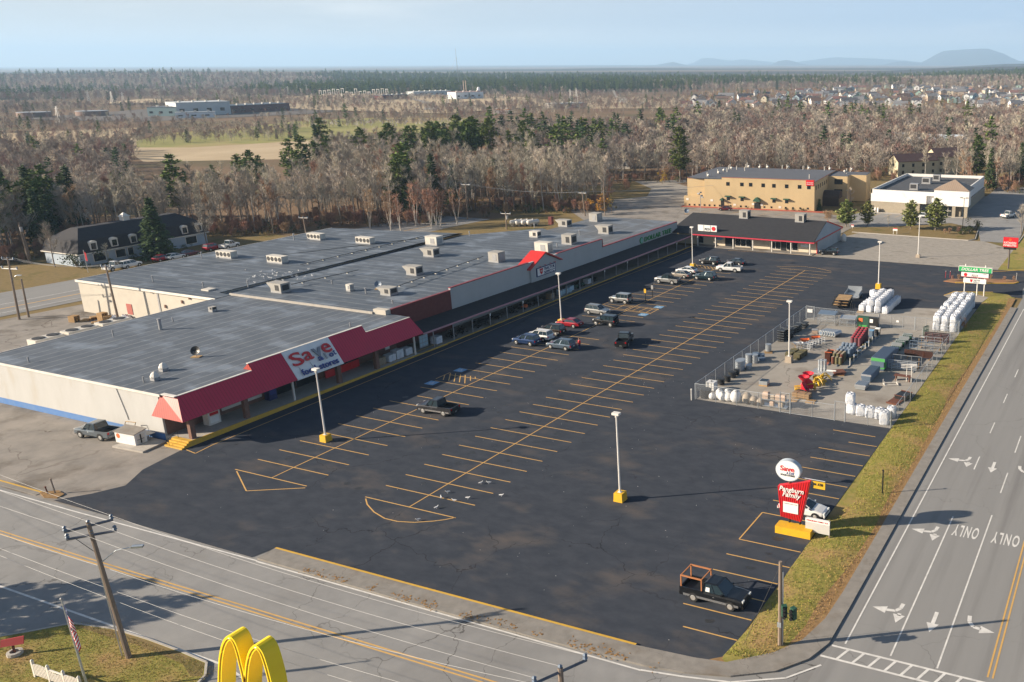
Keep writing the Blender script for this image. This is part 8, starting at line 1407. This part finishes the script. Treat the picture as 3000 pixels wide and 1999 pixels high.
def wood(name,recs,protos,label):
    n=len(recs); me=bpy.data.meshes.new(name); me.vertices.add(n); me.vertices.foreach_set('co',np.array([q[:3] for q in recs],dtype=np.float32).ravel())
    for an,vals in (('rotz',[q[4] for q in recs]),('scl',[q[3] for q in recs])): at_=me.attributes.new(an,'FLOAT','POINT'); at_.data.foreach_set('value',np.array(vals,dtype=np.float32))
    o=bpy.data.objects.new(name,me); COL.objects.link(o); g=bpy.data.node_groups.new(name,'GeometryNodeTree'); g.interface.new_socket('Geometry',in_out='INPUT',socket_type='NodeSocketGeometry'); g.interface.new_socket('Geometry',in_out='OUTPUT',socket_type='NodeSocketGeometry')
    n_=g.nodes; k=g.links.new; gi=n_.new('NodeGroupInput'); go=n_.new('NodeGroupOutput'); ip=n_.new('GeometryNodeInstanceOnPoints'); jn=n_.new('GeometryNodeJoinGeometry')
    for i,pr in enumerate(protos):
        oi=n_.new('GeometryNodeObjectInfo'); oi.inputs['Object'].default_value=pr; oi.inputs['As Instance'].default_value=True; k(oi.outputs['Geometry'],jn.inputs[0])
    ip.inputs['Pick Instance'].default_value=True
    def na(nm): a=n_.new('GeometryNodeInputNamedAttribute'); a.data_type='FLOAT'; a.inputs['Name'].default_value=nm; return a.outputs['Attribute']
    cx=n_.new('ShaderNodeCombineXYZ'); k(na('rotz'),cx.inputs['Z']); rv=n_.new('FunctionNodeRandomValue'); rv.data_type='INT'; rv.inputs[4].default_value=0; rv.inputs[5].default_value=len(protos)-1
    er=n_.new('FunctionNodeEulerToRotation'); k(cx.outputs[0],er.inputs[0])
    k(gi.outputs[0],ip.inputs['Points']); k(jn.outputs[0],ip.inputs['Instance']); k(rv.outputs[2],ip.inputs['Instance Index']); k(er.outputs[0],ip.inputs['Rotation']); k(na('scl'),ip.inputs['Scale']); k(ip.outputs[0],go.inputs[0])
    md=o.modifiers.new('spread','NODES'); md.node_group=g; return tag(o,label,kind='stuff')
JB=[q.joined('bare_form') for q in BARE+REDT]; JBI=[q.joined('birch_form') for q in BIRCH]; JC=[q.joined('conifer_form') for q in FIR+PINE]
wood('bare_woodland',near_b,JB,'dense leafless grey-brown wood behind the stores'); wood('birch_woodland',near_bi,JBI,'pale birches deeper in the wood'); wood('conifer_woodland',near_c,JC,'conifers deeper in the wood')
wood('far_bare_woodland',far_b,[q.joined('far_bare_form') for q in F_B],'leafless woods stretching over the far plain'); wood('far_conifer_woodland',far_c,[q.joined('far_conifer_form') for q in F_C],'dark conifer belt on the far plain'); wood('town_trees',far_t,[q.joined('town_tree_form') for q in F_T],'rusty and golden trees among the town houses')
# undergrowth at the edge of the near wood
ug=[]
for i in range(1500):
    px=r.uniform(-100,3100); e=edge_y(px); q=at('P',px,e-r.uniform(-2,26),0)
    if any((q[0]-h[0])**2+(q[1]-h[1])**2<(h[2]*.8)**2 for h in H2): continue
    if q[1]<28 and q[0]>-128: continue
    ug.append((q[0],q[1],-.05,r.uniform(.35,1.1),r.uniform(0,6.28)))
wood('undergrowth',ug,[q.joined('brush_form') for q in SHRUB]+[Proto(leafy(240,1.6,1.2,.3,160,0),M['bark'],fol('tan_brush',(.26,.16,.07),(.17,.12,.05))).joined('brush_form'),Proto(leafy(241,2.2,1.2,.3,160,0),M['bark'],M['needle_dark']).joined('brush_form')],'brown brush along the edge of the wood')
# rough grass on the verge
gr=MB(); r=random.Random(4)
for i in range(22000):
    k=r.random(); y=-9+k*112; x0=np.interp(y,[q[1] for q in vin],[q[0] for q in vin]); x1=np.interp(y,[-9.9,-7.6,-5.4,-1.3,6,105],[38.3,41.3,42.5,43.2,43.3,43.2])
    if y>45 and r.random()<.5: continue
    u=r.random(); x=x0+(x1-x0)*u; hh=r.uniform(.05,.17); a=r.uniform(0,6.28); w=.03; z=.02+.2*math.sin(math.pi*u)
    gr.add([(x-w*math.cos(a),y-w*math.sin(a),z),(x+w*math.cos(a),y+w*math.sin(a),z),(x+r.uniform(-.08,.08),y+r.uniform(-.08,.08),z+hh)],[(0,1,2)],0 if r.random()<.85-1.25*max(0,u-.3) else 1)
for i in range(15000):
    x=r.uniform(-14,5.5); y=r.uniform(-31,-24.3)
    if x<-9.5 and y>-25-(-9.5-x)*.9: continue
    a=r.uniform(0,6.28); hh=r.uniform(.03,.09); w=.022; gr.add([(x-w*math.cos(a),y-w*math.sin(a),.1),(x+w*math.cos(a),y+w*math.sin(a),.1),(x+r.uniform(-.06,.06),y+r.uniform(-.06,.06),.1+hh)],[(0,1,2)],0 if r.random()<.42 else 1)
gm1=mat('grass_blades',(.20,.22,.04),.9,(.30,.28,.06),.5,5,world=True,spec=.1); gm2=mat('straw_blades',(.40,.27,.11),.9,(.31,.19,.07),.8,5,world=True,spec=.1)
tag(gr.build('grass_tufts',[gm1,gm2]),'rough green and straw-coloured grass on the verge and the corner lawn',kind='stuff')
# ---- fields and roads of the far plain
def plain(name,pts,m,z): return struct(MB().poly([tuple(at('P',*q,0)[:2])+(z,) for q in pts]),name,m)
plain('cemetery_field',[(400,432),(560,432),(900,412),(1200,400),(1420,372),(1420,345),(1100,345),(900,352),(700,375),(500,390),(400,412)],M['field'],-.06)
plain('bare_meadow',[(0,392),(160,384),(400,374),(400,434),(560,434),(300,470),(0,470)],M['brownfield'],-.08)
plain('bare_meadow',[(385,420),(940,404),(1010,440),(960,464),(420,474),(385,450)],M['brownfield'],-.07)
plain('plant_grounds',[(640,298),(980,272),(1500,280),(1700,300),(1300,330),(900,318)],M['brownfield'],-.9)
plain('mill_yard',[(40,345),(420,352),(900,330),(980,322),(860,305),(400,318)],mat('mill_yard_dark',(.10,.085,.075),.95),-1.2)
plain('plain_clearing',[(280,300),(420,286),(620,288),(560,298)],M['brownfield'],-1.5); plain('plain_clearing',[(1700,300),(1850,288),(2000,296),(1960,312),(1760,320)],M['brownfield'],-1.6)
plain('plain_road',[(1240,320),(1290,318),(1270,300),(1215,288),(1205,290),(1250,303)],M['gravel'],-.6); plain('plain_road',[(1850,310),(1900,296),(1815,285),(1800,262),(1793,262),(1803,286),(1875,298),(1840,312)],M['gravel'],-1.0)
plain('back_street',[(1690,566),(1790,556),(2010,534),(2010,526),(1780,540),(1690,553)],M['road'],-.03)
for i in range(90):
    px=r.uniform(900,1400); q=at('P',px,r.uniform(352,368),0)
    b=MB(); b.box(0,0,0,.9,.3,1.0); b.box(0,0,1.0,.7,.26,.25); o=b.build('gravestone',M['concrete'],None,(q[0],q[1],-.06),r.uniform(0,.4)); tag(o,'small pale gravestone in the distant cemetery field','gravestone','gravestones in the far cemetery')
# ---- mill, plant, substation
def blk(name,label,cat,px0,px1,yb,hgt,dep,wm,rm,yb1=None,parts=(),z=-1):
    a=at('P',px0,yb,z); c=at('P',px1,yb1 or yb,z); d=(c-a)[:2]; Lh=np.hypot(*d); rz=math.atan2(d[1],d[0]); t=T(name,label,cat,(a[0],a[1],z),rz); b=MB(); b.bb(0,Lh,0,dep,-1,hgt); b.build('wall',wm,t); b=MB(); b.bb(-.2,Lh+.2,-.2,dep+.2,hgt+.003,hgt+.5); rf=b.build('roof',rm,t)
    n=max(3,int(Lh/9)); 
    for k in range(n): b=MB(); b.box(Lh*(k+.5)/n,dep*.3,hgt+.5,1.6,1.6,1.3); b.build('roof_vent',M['unit_white'],rf)
    for k in range(n): b=MB(); b.bb(Lh*(k+.2)/n,Lh*(k+.55)/n,-.06,.0,hgt*.3,hgt*.55); b.build('window_band',M['glass'],t)
    return t
teal=mat('mill_teal',(.13,.20,.22),.8); pale=mat('mill_pale',(.52,.54,.54),.8,(.45,.48,.49),.1,4); mred=mat('mill_brick',(.15,.065,.06),.9); wht=mat('plant_white',(.70,.71,.72),.7)
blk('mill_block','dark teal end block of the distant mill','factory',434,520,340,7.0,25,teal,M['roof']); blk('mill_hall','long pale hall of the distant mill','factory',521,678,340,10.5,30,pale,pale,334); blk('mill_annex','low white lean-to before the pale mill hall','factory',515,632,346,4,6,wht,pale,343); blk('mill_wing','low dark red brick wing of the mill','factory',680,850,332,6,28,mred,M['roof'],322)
for a,b_,lab in ((68,134,'left round rusty tank on the far plain'),(238,304,'right round rusty tank on the far plain')):
    q=at('P',(a+b_)/2,338 if a>200 else 342,-1); rad=12.; t=T('storage_tank',lab,'storage tank',(q[0],q[1],-1)); b=MB(); b.cyl(0,0,0,rad,3.6,28); b.build('tank_wall',mat('rusty_tank',(.22,.15,.12),.9),t); b=MB(); b.cyl(0,0,3.6,rad*1.01,.3,28); b.build('rim',M['metal_grey'],t)
t=blk('white_plant','white plant with two tan chimney stacks and a silo','factory',1337,1417,291,8,18,wht,mat('plant_roof',(.45,.30,.27),.8),288)
b=MB(); [b.tube([(x,9,0),(x,9,22)],.55,8) for x in (18.5,21.8)]; b.build('chimney_stack',mat('stack_tan',(.42,.33,.26),.8),t); b=MB(); b.lathe(38,6,0,[(2,0),(2,12.5),(1,13.6),(.2,13.8)],12); b.build('silo',wht,t)
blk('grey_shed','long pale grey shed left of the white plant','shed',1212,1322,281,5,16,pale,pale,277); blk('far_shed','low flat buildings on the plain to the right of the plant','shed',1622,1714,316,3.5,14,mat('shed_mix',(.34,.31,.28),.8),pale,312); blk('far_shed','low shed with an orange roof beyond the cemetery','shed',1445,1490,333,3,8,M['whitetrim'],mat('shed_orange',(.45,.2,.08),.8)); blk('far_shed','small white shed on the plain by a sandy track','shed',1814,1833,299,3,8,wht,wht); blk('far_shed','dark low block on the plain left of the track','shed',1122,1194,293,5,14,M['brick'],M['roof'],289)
q=at('P',1345,262,-5); t=T('radio_mast','very tall thin radio mast rising above the horizon','mast',(q[0],q[1],-6)); hm=float(aty('P',1341,142,q[1])[2])+6; b=MB(); b.tube([(0,0,0),(0,0,hm)],[.5,.25],4); b.build('mast_tube',M['metal_grey'],t); b=MB(); [b.tube([(30*math.cos(a_),30*math.sin(a_),0),(0,0,hm*.8)],.08,3) for a_ in (0,2.1,4.2)]; b.build('stay_wire',M['metal_grey'],t)
for i in range(16): px=940+13*i; q=at('P',px,283-.03*i+r.uniform(-3,3),-1); t=T('substation_frame','thin white steel frame in the distant substation','substation frame',(q[0],q[1],-1),0,'substation frames'); b=MB(); hh=r.uniform(5,11); b.box(-2,0,0,.35,.35,hh); b.box(2,0,0,.35,.35,hh); b.build('upright',M['polewhite'],t); b=MB(); b.box(0,0,hh-.5,5,.4,.4); b.build('beam',M['polewhite'],t)
for px,y,h in ((173,358,12),(262,302,14),(330,302,13),(362,300,12),(845,275,11),(872,272,12),(900,275,14),(1313,315,12),(1690,300,16),(1672,302,15),(483,270,13),(1484,245,22)): q=at('P',px,y,-1); t=T('power_pylon','pale lattice power pylon on the far plain','pylon',(q[0],q[1],-1.2),r.uniform(0,1),'pylons on the far plain'); b=MB(); [b.tube([(sx*1.3,sy*1.3,0),(sx*.2,sy*.2,h)],.16,3) for sx in (-1,1) for sy in (-1,1)]; [b.tube([(sx*1.3*(1-z/h*.85),0,z),(-sx*1.3*(1-(z+2)/h*.85),0,z+2)],.10,3) for sx in (-1,1) for z in np.arange(0,h-2,2)]; b.build('lattice',M['polewhite'],t); b=MB(); b.tube([(-2.4,0,h*.85),(2.4,0,h*.85)],.14,3); b.build('crossarm',M['polewhite'],t)
# ---- town
hw=[mat('house_white',(.66,.66,.65),.8),mat('house_cream',(.56,.50,.38),.8),mat('house_blue',(.33,.43,.48),.8),mat('house_tan',(.42,.34,.26),.8),mat('house_green',(.30,.42,.36),.8)]; hn_=['white','cream','pale blue','tan','pale green']; hr=[mat('roof_grey',(.16,.16,.17),.9),mat('roof_brown',(.14,.09,.07),.9),mat('roof_dark',(.06,.06,.07),.9),mat('roof_red',(.18,.09,.075),.9)]; rn_=['grey','brown','dark','red']
r=random.Random(99); PT_=[]; tries=0
while len(PT_)<190 and tries<6000:
    tries+=1; px=2010+1000*r.random()**.75; y=318-62*r.random()**1.0*min(1,.35+(px-2000)/800)
    q=at('P',px,y,-2)
    if any((q[0]-o[0])**2+(q[1]-o[1])**2<15**2 for o in PT_): continue
    PT_.append(q); i=r.choice((0,0,0,0,1,2,3,4)); j=r.choice((0,0,1,2,2,3)); big=r.random()<.15
    gable('town_house','%s house with %s roof in the distant town'%(hn_[i],rn_[j]),'house',q[0],q[1],YAW+r.choice((0,1.57))+r.uniform(-.3,.3),r.uniform(9,12)*(1.7 if big else 1),r.uniform(7,9),r.uniform(3.4,5.6),r.uniform(2,3.4),hw[i],hr[j],'%s %s-roofed town houses'%(hn_[i],rn_[j]),2,r.random()<.5,z=-2)
q=at('P',2672,250,-3); t=T('smoke_stack','brown chimney stack above the far end of the town','chimney',(q[0],q[1],-3)); b=MB(); b.tube([(0,0,0),(0,0,20)],[1.3,.9],10); b.build('shaft',M['brickcol'],t); b=MB(); b.tube([(0,0,20),(0,0,20.6)],1.05,10); b.build('cap',M['concrete'],t)
for a,b_,lab in ((2590,2650,'long low pale school block at the top of the town'),(2655,2700,'low white school wing beside the chimney')): blk('school_block',lab,'school',a,b_,258,5,16,pale,wht,z=-3)
# ---- hills and mountains
def ridge(name,prof,D,foot,m,label):
    xs=np.arange(prof[0][0],prof[-1][0]+1,22.); ys=np.interp(xs,[q[0] for q in prof],[q[1] for q in prof]); V=[];F=[]; rr=random.Random(D)
    for i,(px,y) in enumerate(zip(xs,ys)):
        d=ray('P',px,y); hor=math.hypot(d[0],d[1]); u=np.array([d[0],d[1]])/hor; zc=CAM[2]+d[2]/hor*D; zc=max(zc,2)+rr.uniform(-.02,.02)*abs(zc)
        for f_,zz in ((-foot,-14),(-foot*.55,zc*.38+rr.uniform(-.06,.06)*zc),(-foot*.2,zc*.82),(0,zc),(foot*.4,zc*.6),(foot,-14)): q=CAM[:2]+u*(D+f_); V.append((q[0],q[1],zz))
    n=6
    for i in range(len(xs)-1):
        for k in range(n-1): F.append((i*n+k,i*n+k+1,(i+1)*n+k+1,(i+1)*n+k)[::-1])
    b=MB(); b.v=V;b.f=F;b.m=[0]*len(F); return struct(b,name,m,True)
hm_=mat('forested_hill',(.05,.055,.05),.98,(.085,.07,.055),.006,8,world=True,spec=.05)
ridge('near_hill',[(-200,214),(200,217),(500,217),(900,219),(1300,219),(1600,213),(2000,213),(2350,212),(2600,208),(2760,200),(2900,196),(3300,190)],4300,500,hm_,'')
ridge('far_hill',[(-200,220),(250,219),(335,216),(400,209),(600,210),(680,214),(760,218),(1000,217),(1300,216),(1430,211),(1625,203),(1770,200),(2010,200),(2200,207),(2450,209),(2650,208),(2800,196),(2940,188),(3300,182)],6600,800,hm_,'')
ridge('mountain',[(1400,212),(1455,210),(1500,201),(1547,193),(1580,198),(1630,205),(1700,210),(1880,205),(1900,195),(1935,188),(1975,181),(2010,192),(2060,203),(2200,206),(2260,190),(2290,174),(2330,180),(2370,196),(2500,206),(2560,200),(2600,186),(2640,179),(2700,184),(2760,150),(2830,144),(2890,142),(2940,158),(2980,178),(3050,186),(3300,190)],17000,2000,hm_,'')
ridge('far_mountain',[(1990,206),(2040,180),(2062,167),(2095,172),(2140,178),(2175,173),(2210,177),(2300,186),(2350,180),(2440,168),(2540,171),(2640,176),(2720,185),(2800,196),(3000,200)],22000,2000,hm_,'')
# ------------------------------------------------------------------ haze
hb=MB(); hb.bb(-23500,4500,-900,25500,-30,420); ho=hb.build('haze',None); ho.data.materials.clear()
hz=bpy.data.materials.new('haze_air'); hz.use_nodes=True; N=hz.node_tree.nodes; N.remove(N['Principled BSDF']); pv=N.new('ShaderNodeVolumePrincipled'); pv.inputs['Color'].default_value=(.48,.72,1.0,1); pv.inputs['Density'].default_value=.0001; pv.inputs['Anisotropy'].default_value=.1
hz.node_tree.links.new(pv.outputs[0],N['Material Output'].inputs['Volume']); ho.data.materials.append(hz); tag(ho,'pale blue autumn haze over the far plain',kind='stuff')
